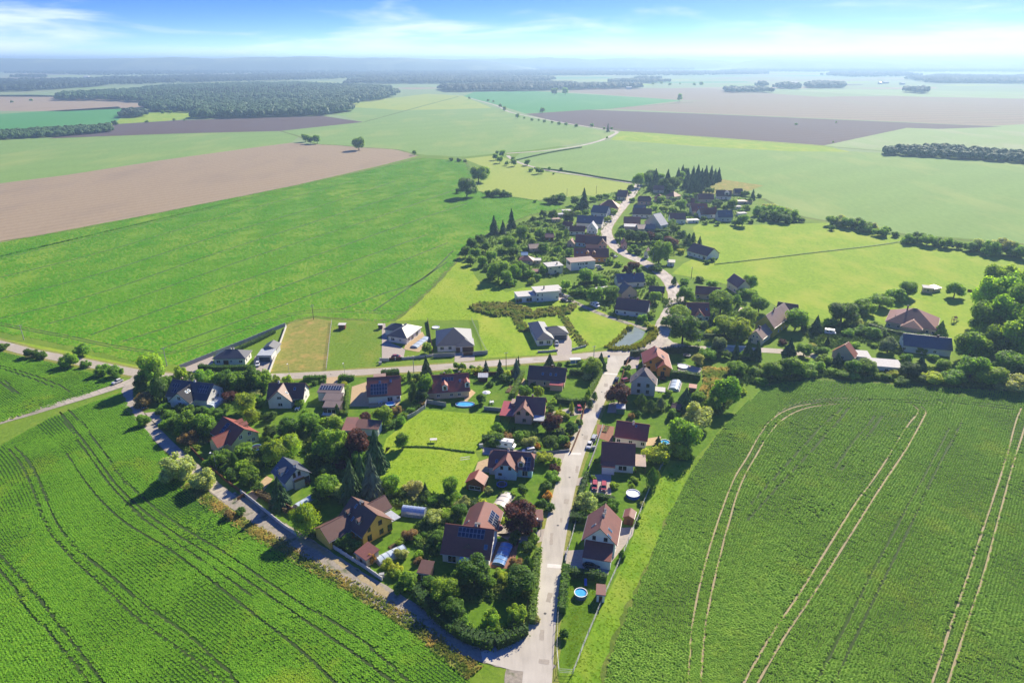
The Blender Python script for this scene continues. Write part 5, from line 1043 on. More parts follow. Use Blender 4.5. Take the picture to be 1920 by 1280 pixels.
V('v2', 'small house with orange red roof among the far gardens', (1247, 367), (1264, 370), 2.8, (1256, 359), 36, CREAM, R_ORANGE, rt='hx', wf=(0,), chim=(.5, .5))
V('v1', 'white house with dark roof and bright dormer at the far village edge', (1343, 368), (1372, 369), 3.2, (1357, 357), 42, WHITE, R_DARK, wl=((0, 3.6), 1.5, -1.5), wf=(-2, 2), chim=(.5, .5))
HS['v1'].dormer(HS['v1'].blocks[0], 'f', 2.5, .25, 4.0, 1.8, R_LIGHT)
V('v4a', 'first long slate roofed building right of the winding street', (1187, 394), (1211, 395), 2.8, (1200, 385), 38, WHITE, R_SLATE, wf=(-3, 3)); V('v4b', 'second long slate roofed building, with chimney, right of the winding street', (1186, 402), (1222, 403), 2.8, (1204, 391), 38, WHITE, R_DARK, wf=(-4, 0, 4), chim=(.6, .5))
h, b = V('v5', 'cream house with pale grey roof and gable facing right', (1207, 417), (1239, 424), 4.4, ((1222, 402), (1210, 399)), 40, CREAM, R_LIGHT, rt='gy', wf=((-1.6, 3.4), (1.6, 3.4), (0, .9)), wl=((0, .9),))
V('v6', 'house with red roof and mauve front wing, right of the street bend', (1169, 420), (1201, 421), 2.8, (1185, 407), 38, WHITE, R_ORANGE, wf=(-3, 3)); V('v6b', 'low barn with mauve metal roof in front of the red roof', (1170, 425), (1199, 426), 2.6, None, 8, PINK, R_LIGHT, rt='shed', dep=6, name='barn', cat='barn')
V('v6c', 'wide grey roofed barn beside the mauve one', (1196, 430), (1231, 430), 2.6, (1212, 421), 24, BEIGE, R_TAN, name='barn', cat='barn', wf=(0,))
V('v7', 'tall dark roofed house with bright roof windows in the far cluster', (1297, 396), (1328, 396), 3.2, (1312, 382), 42, CREAM, R_CHOC, wl=((0, 3.4), (1.5, .9)), sky=(-1, 1, 3))
V('v8', 'red roofed house with white gable in the far cluster', (1314, 403), (1347, 402), 3.0, (1331, 390), 40, WHITE, R_RED, wl=((0, 3.4),), wf=(-3, 2), chim=(.95, .5)); V('v9', 'grey slate roofed house at the right end of the far cluster', (1347, 408), (1375, 408), 3.4, (1361, 394), 42, GREYW, R_SLATE, wf=(-2, 2), wl=((0, 3.6), 1), sky=(1, 3))
V('v10', 'white house with dark brown roof and side gable, centre of the far village', (1257, 412), (1287, 412), 3.4, (1272, 400), 38, WHITE, R_BROWN, wf=(-3, 3), wl=((0, 3.4),), wr=(0,))
V('v11', 'long dark roofed barn with white doors at the meadow edge', (1287, 470), (1326, 481), 3.0, (1306, 461), 34, WHITE, R_BROWN, name='barn', cat='barn', wf=(-6, -2, 2, (6, .3, 2.4, 2.2)))
V('v12', 'tall narrow house with steep dark roof at the meadow corner', (1362, 526), (1383, 540), 4.0, None, 44, CREAM, R_BROWN, wf=(-3, 3), wl=((0, 4.2), (0, 1)), dep=8)
V('v13', 'long low house with purple brown roof behind the street trees', (1303, 551), (1352, 555), 2.8, (1328, 538), 34, BEIGE, R_CHOC, wf=(-5, 0, 5))
h, b = V('v14', 'red roofed house with white central gable near the street', (1289, 592), (1332, 593), 2.9, (1311, 568), 40, WHITE, R_MAROON, wf=(-4, 4), wr=(0,), sky=(-4, 4)); g = h.block(WHITE, R_ORANGE, x0=-2.2, x1=2.6, y0=-1.8, y1=h.d / 2, rt='gy', pitch=48, hw=2.9); h.win(g, 'f', [(0, .6, 2.2, 2.0), (0, 3.6, .9, 1)])
h, b = V('v15', 'big ochre house with tan tiled roof and two chimneys', (1414, 607), (1452, 616), 5.0, ((1430, 592), (1452, 568)), 38, OCHRE, R_TAN, rt='gy', wf=((-2.4, 3.4), (2, 3.4), (0, .9)), wr=(0, -4, 4)); h.chim(b, [(.4, h.d * .35, b['zr']), (-.4, h.d * .5, b['zr'])])
V('v15b', 'dark brown roofed barn behind the big ochre house', (1453, 586), (1492, 592), 3.0, (1468, 569), 34, BEIGE, R_DARK, name='barn', cat='barn', wf=(0,))
h, b = V('v16', 'small cream house with tan roof and twin gable windows in front of the ochre one', (1401, 630), (1430, 637), 3.0, ((1415, 621), (1422, 607)), 36, CREAM, R_TAN, rt='gy', wf=((-.8, 3.0, .8, 1), (.8, 3.0, .8, 1), (-1.5, .9), (1.5, .9)), wr=(-2, 2)); h.ridge_chim(b, (.5, .4))
h, b = V('v17', 'large bungalow with brown hipped roof on the right hand meadow', (1660, 603), (1757, 620), 3.0, (1704, 577), 30, BEIGE, R_BROWN, rt='hx', wf=(-9, -5, (2, .2, 3.6, 2.1), 7, 9.5), name='bungalow', chim=(.35, .5)); h.block(BEIGE, R_BROWN, x0=-4, x1=5, y0=-3.0, y1=h.d / 2, rt='hy', pitch=28, hw=2.95)
V('v18', 'long white house with slate blue roof on the right edge of the village', (1694, 648), (1787, 658), 3.0, (1741, 630), 34, WHITE, R_SLATE, wf=(-12, -9, -3, 3), wl=((0, 3.4),), chim=(.72, .5))
h, b = V('v19', 'barn with bright orange tiled roof and pale yard, right edge of the village', (1558, 660), (1602, 672), 2.8, ((1577, 647), (1590, 641)), 34, BEIGE, R_ORANGE, name='barn', cat='barn', rt='gy', wf=(0,))
V('v20', 'long low workshop with flat whitish roof near the right crop', (1634, 686), (1694, 691), 3.0, None, 2, WHITE, LIGHTCONC, rt='shed', dep=8, name='workshop', cat='workshop', wf=(-5, 0, 5)); V('v20b', 'flat roofed annexe between the orange barn and the workshop', (1607, 669), (1634, 671), 3.0, None, 2, WHITE, LIGHTCONC, rt='shed', dep=7, name='annexe', cat='workshop', wf=(0,))
V('v21', 'pale box stable with white roof alone on the right meadow', (1731, 540), (1752, 542), 2.8, None, 3, BEIGE, LIGHTCONC, rt='shed', dep=5, name='stable', cat='shed', wf=(0,)); V('v21b', 'low grey lean-to attached behind the white stable', (1752, 543), (1767, 540), 1.9, None, 6, BEIGE, R_SLATE, rt='shed', dep=5, name='lean_to', cat='shed')
V('v22', 'small maroon roofed shrine-like house under the lime trees', (1166, 459), (1177, 459), 3.4, ((1171, 451), (1175, 446)), 48, PINK, R_MAROON, rt='gy', wf=((0, .9, .8, 1.4),), name='chapel', cat='chapel')
V('v23', 'small gabled outbuilding beside the chapel and the large round tree', (1206, 476), (1216, 477), 3.0, ((1211, 469), (1216, 464)), 44, WHITE, R_DARK, rt='gy', wf=(0,))
V('c1', 'long dark slate roofed house with white chimney strip beside the street', (1158, 531), (1210, 529), 2.8, (1183, 513), 40, WHITE, R_SLATE, wf=(4, 8), wl=((0, 3.3),), sky=(-5, 2), chim=(.66, .45))
V('c2', 'grey brown roofed cottage turned away below the slate house', (1165, 552), (1197, 549), 2.8, ((1182, 536), (1176, 528)), 42, BEIGE, R_GREY, rt='gy', wf=(0,), wr=(0,))
V('c3', 'long brown roofed farmhouse behind the white van', (1152, 580), (1214, 587), 2.9, (1183, 561), 36, WHITE, R_BROWN, wf=(-7, -3, 3, 7), chim=(.62, .5))
V('c4', 'dark brown roof of a low house beside the street bend', (1216, 548), (1246, 550), 2.7, (1230, 537), 34, BEIGE, R_DARK, wf=(-2, 3)); V('c5', 'pale flat roofed shed among the trees left of the slate house', (1120, 544), (1145, 541), 2.4, None, 2, WHITE, LIGHTCONC, rt='shed', dep=4, name='shed', cat='shed')
V('v24', 'pale farmhouse roof half hidden by conifers above the street top', (1225, 338), (1240, 342), 2.8, (1232, 333), 36, CREAM, R_LIGHT, wf=(0,)); V('v25', 'dark roofed house behind the hedge, left of the far red roof', (1224, 356), (1245, 357), 2.8, (1234, 348), 38, CREAM, R_BROWN, rt='kx', wf=(0,))
V('v26', 'brown roofed house beside the white one with dormer, far right', (1378, 362), (1394, 362), 2.6, (1386, 354), 36, BEIGE, R_DARK, wf=(0,)); V('v27', 'long low tiled shed at the far right edge of the village', (1384, 378), (1412, 378), 2.4, None, 4, BEIGE, R_BRICK, rt='shed', dep=5, name='shed', cat='shed', wf=(0,))
V('v28', 'dark roofed barn in the middle of the far gardens', (1310, 374), (1340, 374), 2.8, (1325, 364), 36, BEIGE, R_CHOC, name='barn', cat='barn', wf=(0,)); V('v29', 'pale shed with flat roof in the far gardens beside the grey slate house', (1386, 401), (1402, 400), 2.4, None, 2, WHITE, LIGHTCONC, rt='shed', dep=5, name='shed', cat='shed')
V('x1', 'small brown gabled outbuilding at the left end of the long maroon roof', (1062, 457), (1077, 458), 2.6, ((1069, 450), (1072, 446)), 38, BEIGE, R_BROWN, rt='gy', wf=(0,))
V('x2', 'low flat roofed garage beside the large round street tree', (1250, 492), (1266, 493), 2.5, None, 2, WHITE, LIGHTCONC, rt='shed', dep=6, name='garage', cat='garage', wf=(0,)); V('x3', 'pinkish roofed shed among trees left of the ochre house', (1384, 584), (1402, 587), 2.4, None, 6, BEIGE, R_BRICK, rt='shed', dep=5, name='shed', cat='shed', wf=(0,))
V('x4', 'long low pale shed behind the white house with side gable', (1290, 414), (1312, 413), 2.2, None, 2, WHITE, R_LIGHT, rt='shed', dep=5, name='shed', cat='shed', wf=(0,)); V('x5', 'pale flat shed under the trees at the far right gardens', (1374, 388), (1391, 388), 2.3, None, 2, WHITE, LIGHTCONC, rt='shed', dep=5, name='shed', cat='shed', wf=(0,))
V('x6', 'pale blue roofed garden greenhouse in the orchard', (977, 479), (990, 479), 2.2, (983, 473), 28, WHITE, SILV2, name='greenhouse', cat='greenhouse', wf=(0,)); V('x7', 'flat pale roofed porch shed right of the brown orchard bungalow', (1001, 489), (1015, 489), 2.4, None, 3, BEIGE, LIGHTCONC, rt='shed', dep=5, name='shed', cat='shed', wf=(0,))
V('x8', 'reddish roofed shed below the brown orchard bungalow', (998, 510), (1012, 510), 2.3, None, 8, WOODW, R_BRICK, rt='shed', dep=4, name='shed', cat='shed', wf=(0,)); V('x9', 'brown roofed house between the far red roof and the dark barn', (1284, 381), (1302, 382), 2.8, (1293, 372), 36, CREAM, R_CHOC, wf=(-2, 2))
V('x10', 'red roofed house behind the hedge right of the street top', (1226, 372), (1242, 373), 2.8, (1234, 364), 36, CREAM, R_RED, rt='hx', wf=(0,)); V('x11', 'long red roofed outbuilding left of the dark slate house', (1054, 424), (1072, 425), 2.6, (1063, 416), 34, WHITE, R_RED, wf=(0,))
# the far farms on the plain
for i, (x, y, w_, d_, m_, lb) in enumerate([(1490, 157, 22, 60, LIGHTCONC, 'long bright greenhouse shed far out on the right of the plain'), (1010, 165, 30, 50, LIGHTCONC, 'pale grey farm sheds far out in the middle of the plain'), (1662, 154, 10, 26, LIGHTCONC, 'bright farm building far right, leftmost of the pair'), (1694, 156, 7, 22, LIGHTCONC, 'bright farm building far right, rightmost of the pair'), (1652, 155, 5, 20, R_ORANGE, 'small far farmhouse left of the bright farm building'), (160, 144, 9, 40, LIGHTCONC, 'white hall at the foot of the far left hills'), (1180, 164, 10, 18, LIGHTCONC, 'white farm building between far trees, middle distance'), (1585, 155, 6, 18, LIGHTCONC, 'white farmhouse right of the long greenhouse shed')]):
    h = H('far%d' % i, lb, (x - w_ / 2, y), (x + w_ / 2, y), 8, name='farm_building', cat='farm building', dep=d_, rt='gx', pitch=14); h.block(LIGHTCONC, m_, ov=.1, ridge=False)
# ---------------------------------------------------------------- trees, shrubs and hedges
LEAF = leafmat('leaf', (1, 1, 1), trans=0.45, vary=0.62); NEEDLE = leafmat('needle', (.9, .9, .85), trans=0.18, vary=0.55)
BARK = mat('bark', S(96, 78, 62), S(70, 58, 48), scale=3.0, bump=.03, coords='obj')
def quads_to_mesh(name, C, Nn, size, mt, aspect=1.0, up=None, core=None, seed=1):
    """leaf-sized diamonds at C facing Nn, plus solid cores that stop the light inside the crown"""
    r = np.random.default_rng(seed); n = len(C); Nn = Nn / (np.linalg.norm(Nn, axis=1)[:, None] + 1e-9)
    if up is None: a = r.normal(size=(n, 3))
    else: a = np.tile(np.array(up, float), (n, 1)) + r.normal(size=(n, 3)) * .25
    U = np.cross(Nn, a); U /= np.linalg.norm(U, axis=1)[:, None] + 1e-9; V = np.cross(Nn, U)
    sz = (np.asarray(size) * r.uniform(.65, 1.3, n))[:, None]
    bend = Nn * sz * .18
    V4 = np.stack([C - V * sz * aspect - bend, C + U * sz * .62, C + V * sz * aspect - bend, C - U * sz * .62], 1).reshape(-1, 3)
    F4 = np.arange(4 * n).reshape(-1, 4); verts = V4.tolist(); faces = F4.tolist()
    rv = r.random(n).tolist()
    if core:
        bm = bmesh.new()
        for c, rad in core:
            q = bmesh.ops.create_icosphere(bm, subdivisions=1, radius=1.0, matrix=Matrix.Translation(c) @ Matrix.Diagonal((rad[0], rad[1], rad[2], 1)))
        bm.verts.index_update(); k = len(verts)
        verts += [tuple(v.co) for v in bm.verts]; faces += [[v.index + k for v in f.verts] for f in bm.faces]; rv += [.3] * len(bm.faces); bm.free()
    me = bpy.data.meshes.new(name); me.from_pydata(verts, [], faces); me.materials.append(mt)
    at = me.attributes.new('rnd', 'FLOAT', 'FACE'); at.data.foreach_set('value', rv); me.update(); return me
def unit(r, n):
    d = r.normal(size=(n, 3)); return d / np.linalg.norm(d, axis=1)[:, None]
def round_crown(seed, nq, qs, low=False, lobes=17):
    r = np.random.default_rng(seed); Ls = [((0, 0, .42 if low else .60), .27)]
    for i in range(lobes):
        a = 2.4 * i + r.uniform(-.4, .4); t = r.uniform(.1, 1)
        rr = (.31 if not low else .33) * math.sqrt(1 - (t - .42) ** 2 * 1.7) * r.uniform(.6, 1.15)
        z = (.12 + .6 * t) if low else (.22 + .60 * t); Ls.append(((math.cos(a) * rr, math.sin(a) * rr, z), r.uniform(.10, .21)))
    C = np.array([l[0] for l in Ls]); Rr = np.array([l[1] for l in Ls])
    k = r.choice(len(Ls), nq * 3, p=Rr ** 2 / (Rr ** 2).sum()); d = unit(r, nq * 3); P = C[k] + d * (Rr[k] * r.uniform(.86, 1.12, nq * 3))[:, None]
    ok = np.ones(len(P), bool)
    for j in range(len(Ls)): ok &= (np.linalg.norm(P - C[j], axis=1) > Rr[j] * .82)
    ok &= P[:, 2] > (.02 if low else .07); P, d = P[ok][:nq], d[ok][:nq]
    Nn = d + r.normal(size=d.shape) * .55 + np.array([0, 0, .25])
    return quads_to_mesh('crown', P, Nn, qs, LEAF, 1.0, core=[(Vector(c), (q * .84,) * 3) for c, q in Ls], seed=seed)
def spruce_crown(seed, n, spokes, mt=None):
    r = np.random.default_rng(seed); v, f, rv = [], [], []
    for k in range(n):
        z = .05 + .93 * k / n; rad = .5 * (1 - z) ** .85 + .015
        for i in range(max(4, int(spokes * (1 - z * .6)))):
            a = r.uniform(0, 6.28); rr = rad * r.uniform(.65, 1.12); w_ = rr * r.uniform(.12, .24) + .012; zz = z + r.uniform(-.03, .03); dr = .05 + .06 * rr
            ca_, sa_ = math.cos(a), math.sin(a); j = len(v)
            for d_, z_, ww in ((.0, zz + .04, w_ * .5), (rr * .55, zz + .01, w_), (rr, zz - dr * 1.3, w_ * .3)):
                v += [(ca_ * d_ - sa_ * ww, sa_ * d_ + ca_ * ww, z_ - .02), (ca_ * d_, sa_ * d_, z_ + .015), (ca_ * d_ + sa_ * ww, sa_ * d_ - ca_ * ww, z_ - .02)]
            for q in (0, 3): f += [(j + q, j + q + 1, j + q + 4, j + q + 3), (j + q + 1, j + q + 2, j + q + 5, j + q + 4)]
            rv += [float(r.random())] * 4
    k = len(v); m = 8
    v += [(math.cos(6.283 * i / m) * .3, math.sin(6.283 * i / m) * .2, .06) for i in range(m)] + [(0, 0, .93)]
    f += [(k + i, k + (i + 1) % m, k + m) for i in range(m)]; rv += [.2] * m
    me = bpy.data.meshes.new('crown'); me.from_pydata(v, [], f); me.materials.append(NEEDLE)
    at = me.attributes.new('rnd', 'FLOAT', 'FACE'); at.data.foreach_set('value', rv); me.update(); return me
def thuja_crown(seed, nq, qs):
    r = np.random.default_rng(seed); z = r.random(nq) ** .9; a = r.uniform(0, 6.28, nq); rad = .5 * np.sin(np.pi * (.12 + .88 * z) ** .8) ** .7 * r.uniform(.85, 1.08, nq)
    P = np.c_[np.cos(a) * rad, np.sin(a) * rad, .02 + z * .96]; Nn = np.c_[np.cos(a), np.sin(a), .25 * np.ones(nq)] + r.normal(size=(nq, 3)) * .35
    return quads_to_mesh('crown', P, Nn, qs, NEEDLE, 1.4, up=(0, 0, 1), core=[(Vector((0, 0, .42)), (.4, .4, .4)), (Vector((0, 0, .66)), (.28, .28, .28))], seed=seed)
def willow_crown(seed, nq, qs):
    r = np.random.default_rng(seed); d = unit(r, nq); d[:, 2] = np.abs(d[:, 2]) * .9 + .02
    lob = .85 + .22 * np.sin(3 * np.arctan2(d[:, 1], d[:, 0]) + seed) * np.cos(2 * d[:, 2] * 3)
    P = d * np.array([.46, .46, .42]) * (lob * r.uniform(.8, 1.05, nq))[:, None] + np.array([0, 0, .52]); P[:, 2] -= r.random(nq) ** 1.5 * .45 * (1.1 - d[:, 2]); P[:, 2] = np.maximum(P[:, 2], .08)
    Nn = np.c_[d[:, 0], d[:, 1], d[:, 2] * .5] + r.normal(size=(nq, 3)) * .4
    me = quads_to_mesh('crown', P, Nn, qs, LEAF, 2.6, core=[(Vector((0, 0, .58)), (.34, .34, .3)), (Vector((0, 0, .36)), (.3, .3, .26))], seed=seed)
    return me
CR = {}
for lod, nq, qs, sp in (('n', 2400, .031, (27, 26)), ('m', 900, .047, (18, 17)), ('f', 240, .085, (8, 7))):
    CR['R', lod] = [round_crown(10 + i, nq, qs) for i in range(6)]; CR['B', lod] = [round_crown(20 + i, int(nq * .75), qs * 1.12, True) for i in range(5)]
    CR['S', lod] = [spruce_crown(30 + i, *sp) for i in range(2)]; CR['T', lod] = [thuja_crown(40 + i, int(nq * .5), qs * 1.1) for i in range(2)]
    CR['W', lod] = [willow_crown(50 + i, nq, qs * .75) for i in range(2)]
    CR['D', lod] = [round_crown(60 + i, nq, qs, False, 22) for i in range(2)]
def trunk_mesh(seed):
    r = random.Random(seed); b = MB(); b.tube((0, 0, 0), (0.01, 0, .35), .035, .026, 7); b.tube((.01, 0, .34), (.02, .02, .62), .026, .014, 6)
    for i in range(4): a = 1.57 * i + r.uniform(-.5, .5); b.tube((.005, 0, .3 + .04 * i), (math.cos(a) * .2, math.sin(a) * .2, .5 + .05 * i), .014, .006, 5)
    return b.mesh('trunk', BARK)
TR = [trunk_mesh(i) for i in range(3)]
SKIRT = MB().tube((0, 0, 0), (0, 0, .3), .03, .02, 6).mesh('trunk', BARK)
PALX = (2.0, 1.78, 1.36)
PAL = {'m': S(78, 112, 40), 'l': S(92, 120, 42), 'd': S(60, 90, 38), 'p': S(58, 38, 44), 'y': S(112, 132, 46), 's': S(108, 124, 88), 'o': S(132, 110, 54), 'b': S(96, 86, 62), 'k': S(44, 72, 42), 'g': S(74, 94, 82), 't': S(58, 94, 38), 'w': S(104, 132, 50), 'c': S(52, 78, 50)}
ADJ = {'m': 'green', 'l': 'bright green', 'd': 'dark green', 'p': 'purple leaved', 'y': 'yellow green', 's': 'silvery', 'o': 'orange', 'b': 'brownish', 'k': 'dark green', 'g': 'grey green', 't': 'green', 'w': 'pale green', 'c': 'deep green'}
NOUN = {'R': ('broadleaf tree', 'deciduous_tree', 'tree'), 'D': ('dense round tree', 'deciduous_tree', 'tree'), 'B': ('bush', 'bush', 'bush'), 'S': ('spruce', 'spruce_tree', 'tree'), 'T': ('thuja', 'thuja', 'tree'), 'W': ('weeping willow', 'willow_tree', 'tree')}
DEF = {'R': 'm', 'D': 'm', 'B': 'm', 'S': 'k', 'T': 't', 'W': 'w'}; HR = {'R': .92, 'D': .88, 'B': .8, 'S': 1.7, 'T': 2.3, 'W': .95}
TREES = []
def plant(code, x, y, wpx, place, hr=None, group=None):
    k = code[0]; c = code[1] if len(code) > 1 else DEF[k]; s_ = MPP(x, y); wd = wpx * s_; h = wd * (hr or HR[k])
    if k == 'R' and not hr: h = max(h, 3.0)
    p = G(x, y, h * (.5 if k in 'BT' else .55)); lod = 'n' if wpx >= 24 else 'm' if wpx >= 12 else 'f'
    noun, nm, cat = NOUN[k]
    if k == 'B' and wd > 6.2: noun, nm, cat = 'bushy tree', 'bushy_tree', 'tree'
    elif k == 'B' and wd > 4.0: noun, nm, cat = 'shrub', 'shrub', 'shrub'
    size = 'small ' if wd < 3.0 and k != 'B' else 'tall ' if h > 11 else 'large ' if wd > 8 else ''
    lab = size + ADJ[c] + ' ' + noun + ' ' + place; rz = random.uniform(0, 6.28); v = random.uniform(.85, 1.15)
    col = tuple(min(1, q * px_ * v * random.uniform(.94, 1.06)) for q, px_ in zip(PAL[c][:3], PALX)) + (1,)
    me = random.choice(CR[k, lod]); sw = wd * 1.08
    if wpx >= 9:
        t = thing(nm, lab, cat, (p.x, p.y, 0), rz, group); o = put('crown', me, t, scale=(sw, sw * random.uniform(.9, 1.1), h * 1.04)); o.color = col
        put('trunk' if k != 'B' else 'stem', SKIRT if k in 'BST' else random.choice(TR), t, scale=(max(.35, sw * .9),) * 2 + (h,))
    else:
        t = tag(put(nm, me, None, (p.x, p.y, -.1 if k == 'B' else 0), rz, (sw, sw, h)), lab, cat, group); t.color = col
    TREES.append(t)
def grove(place, group, spec, ks=1.0, kh=None):
    for e in spec.split(';'):
        e = e.split()
        if e: plant(e[0], float(e[1]), float(e[2]), float(e[3]) * ks, place, (float(e[4]) if len(e) > 4 else HR[e[0][0]]) * (kh or 1.0), group)
grove('beside the field road at far left', 'bushes along the field road', 'Bd 57 660 24;Bd 76 664 22;B 152 655 30;B 128 674 34;B 160 681 18;B 192 692 28;B 216 694 30;Bd 3 648 20')
grove('at the junction left of the solar house', 'trees at the left junction', 'Rl 285 692 48 1.2;Rd 268 712 34;Td 296 728 34 1.3;Bb 268 748 34;Bl 338 697 20 1.4;Bd 262 724 26;B 312 712 26')
grove('in the screen behind the solar house', 'trees screening the solar house', 'B 385 708 36 1.1;B 405 712 38 1.1;Bd 426 710 38 1.1;B 448 712 40 1.1;Bd 470 708 40 1.2;B 490 712 38 1.2;Bd 455 728 28;Bs 478 738 26;B 408 732 22;Bd 485 730 26')
grove('around the solar house pool', 'bushes around the solar house', 'Bp 433 742 28;B 352 765 22;Bd 338 763 20;Bd 375 768 24;B 392 772 26;Bd 412 772 24;B 424 762 18;B 308 762 24;B 316 775 28;Bd 300 770 18')
grove('between solar and red roofed house', 'trees west of the red roofed house', 'Ww 457 752 44;Ww 470 776 30;R 350 792 46;R 384 795 44;Rd 330 790 30;Bb 352 818 36;B 410 778 24;Bc 368 812 28;B 312 792 26;Rd 400 806 26')
grove('in the garden of the red roofed house', 'plants of the red roofed garden', 'B 455 842 34;Bl 369 838 12;B 412 856 40;Td 438 862 14;Bd 502 832 26 1.3;Ww 515 842 50;Ww 543 830 46;Bl 452 874 26 1.2;B 466 890 38 1;Bd 436 886 32;Rd 540 800 40;B 560 798 34;R 580 790 40;Bd 505 806 30;B 390 866 22;Bd 420 876 20')
grove('on the field side of the lane', 'willow bushes beside the lane', 'Bs 330 872 58 1;Bs 380 894 46 1;B 267 785 24 1.1;Bb 430 962 22;Bd 450 958 20')
grove('in the garden of the slate roofed house', 'plants of the slate roofed garden', 'S 522 918 40 1.5;Bd 484 912 22;Bd 598 920 34;R 614 910 48;Rs 634 922 32;B 590 946 26;Wl 570 968 52 1.2;Bd 560 880 20;Bd 612 880 30;Bd 590 860 36')
grove('left of the central meadow', 'trees left of the central meadow', 'Rl 622 832 54 1.15;Rd 600 815 36;Rp 672 834 52 1.1;Sc 703 840 46 1.7;Sg 696 892 48 1.9;Sc 657 896 48 1.7;R 676 862 36;Bl 622 790 44;Bp 640 870 24;Rd 640 850 40;Sc 676 880 40 1.8;Bd 708 920 26;Bd 690 926 30;R 600 842 36;Bd 655 862 26')
grove('around the brown garages', 'trees by the brown garages', 'Rp 686 782 22;Rl 718 779 38;B 720 800 12;B 770 768 16;Bl 760 778 14;Bb 742 768 24;B 752 788 20;Bd 735 796 14;B 782 760 14')
grove('below the central meadow', 'trees below the central meadow', 'R 734 909 36 1.1;Bs 775 911 38;Sk 797 916 18;R 846 912 36 1.1;B 815 934 28;B 840 934 32;Bs 868 940 32;Bd 755 922 24;Bd 826 944 24;Bd 795 930 26;B 858 930 20;Bc 884 946 22')
grove('standing in the central meadow', None, 'R 753 826 30 .95')
grove('around the silver polytunnel', 'bushes around the polytunnel', 'Bs 778 934 18;By 784 938 10;Bs 815 968 38;Bl 836 962 30;Rd 862 958 30;Bd 850 972 24;Rd 818 1008 30;Bl 822 1000 20;Bd 808 1020 26;B 826 1024 22;B 796 1000 14')
grove('in the garden behind the fourteen panel house', 'plants behind the fourteen panel house', 'By 914 952 44;By 932 972 28;Bl 944 962 20;Dp 975 968 60;Bd 968 1000 24;Bd 996 990 24;Bl 1008 966 22;Bc 898 968 18')
grove('round the fourteen panel house', 'plants round the fourteen panel house', 'Bl 785 1038 18;Bb 784 1050 18;Rd 888 1072 60 .95;Rd 858 1084 32;Bl 936 1072 22;By 946 1082 24;Bb 966 1056 32;Td 989 1056 20 1.5;Dd 976 1090 56;Bl 1000 1008 24;Bd 992 1024 24;Bl 984 1018 14;Bd 962 1012 18;Bd 900 1090 26;B 920 1092 24')
grove('in the gravel lane corner garden', 'plants of the corner garden', 'Rl 834 1104 54 .95;Rd 804 1094 30;R 766 1086 36;B 748 1100 24;Bl 742 1074 22;Bd 790 1122 24;Rd 850 1140 44 .9;Bl 920 1158 36 1.1;Bl 968 1148 38 1.15;B 866 1160 26;Bl 880 1176 24;B 940 1180 26;Bd 962 1176 24;Bs 1004 1160 18;By 725 1055 24;By 742 1064 26;Bd 810 1128 26;B 892 1188 22')
grove('in the garden of the yellow house', 'plants of the yellow garden', 'Bd 645 1010 34;Bd 662 1022 30;Bd 628 1000 26;Bo 696 1046 16 1.6;Bl 750 1015 20;Bb 768 1000 28;B 782 1008 18;Bs 752 1036 26;Bc 585 1000 20')
grove('around the pale blue house', 'plants of the pale blue garden', 'Dd 981 918 20 1.1;Dd 1026 912 20;Bo 1027 926 20;Bp 1040 876 22;B 1036 892 28;By 1020 856 32;Bl 1042 864 22;Bs 916 918 16;Bc 938 926 10;Bl 948 924 12;Bl 962 925 12;Bl 974 934 16;Td 1008 946 14 1;Dd 1017 944 18 .9;By 1002 954 18;Bl 1014 956 14;Bd 1030 950 20;Bd 934 954 24;B 894 902 16;Bc 895 938 16')
grove('between the camper and the salmon house', 'plants between camper and salmon house', 'Dp 1034 792 36;Bd 930 823 32;B 972 816 24;Bs 994 826 28;Bb 950 818 24;Bl 1010 832 14;Bo 1008 834 14;Rd 1032 832 32;R 1056 824 22;Bb 1062 832 18;Rd 1072 802 28;Bd 1086 790 16;B 932 802 24;Bg 1050 810 18 1.4;B 985 812 18;Bl 1062 778 16;By 1050 774 20;Bd 1040 780 14;Bl 922 812 18;Bl 1036 752 18;Tt 1072 758 8;Ty 1072 764 9;Tl 1050 764 6;Bd 1034 765 16')
grove('around the three skylight house', 'plants of the three skylight garden', 'R 984 734 26;Rl 1010 734 20 1.2;Bs 1100 704 20;Dl 1112 688 36;Bd 1098 690 22;Sk 1127 676 24 1.4;Tl 1104 738 11 1.5;Td 1115 742 11 1.5;Tl 1101 748 10 1.5;Td 1106 757 13 1.3;Sc 1031 674 24 1.1;Bd 1050 682 10;Bd 1065 680 10;Bl 1088 678 14;Bd 1046 744 16;Bd 1000 722 14')
grove('along the main road hedge line', 'spruces and shrubs along the main road', 'Sk 911 686 15;Sk 937 688 20;Sg 968 688 22;Sk 972 674 9 2.4;Sk 799 688 28 1.6;Bl 856 684 13 1.3;Bl 868 685 13 1.3;By 895 692 22;Bl 876 696 16;Bl 840 700 22;Bd 885 688 14;Td 767 705 10 2;Bl 755 706 14;Bd 780 704 16;Bd 830 702 14;By 950 698 18;Rl 801 652 22;Bl 516 710 18 1.2;Bl 540 710 22 1.2')
grove('between terrace house and oval pool', 'trees between terrace house and pool', 'R 798 722 32 1.3;Rc 790 742 26;Td 775 730 13;By 775 712 11;Bl 802 738 18;Bd 782 752 18;Rd 902 746 24;B 808 726 18;Td 770 742 10;Bd 920 718 14;Bd 945 706 20;B 958 712 14;Bb 790 756 16')
grove('around the stacked gable window house', 'plants of the stacked gable garden', 'Bl 562 754 22;Bd 470 742 26;R 482 750 24;B 465 720 24;Bs 625 790 34;By 645 718 12;Bd 606 712 12;Bd 590 716 14;Bl 642 772 10;Bd 505 778 26;Bd 480 776 22;B 572 770 14;Td 632 768 9')
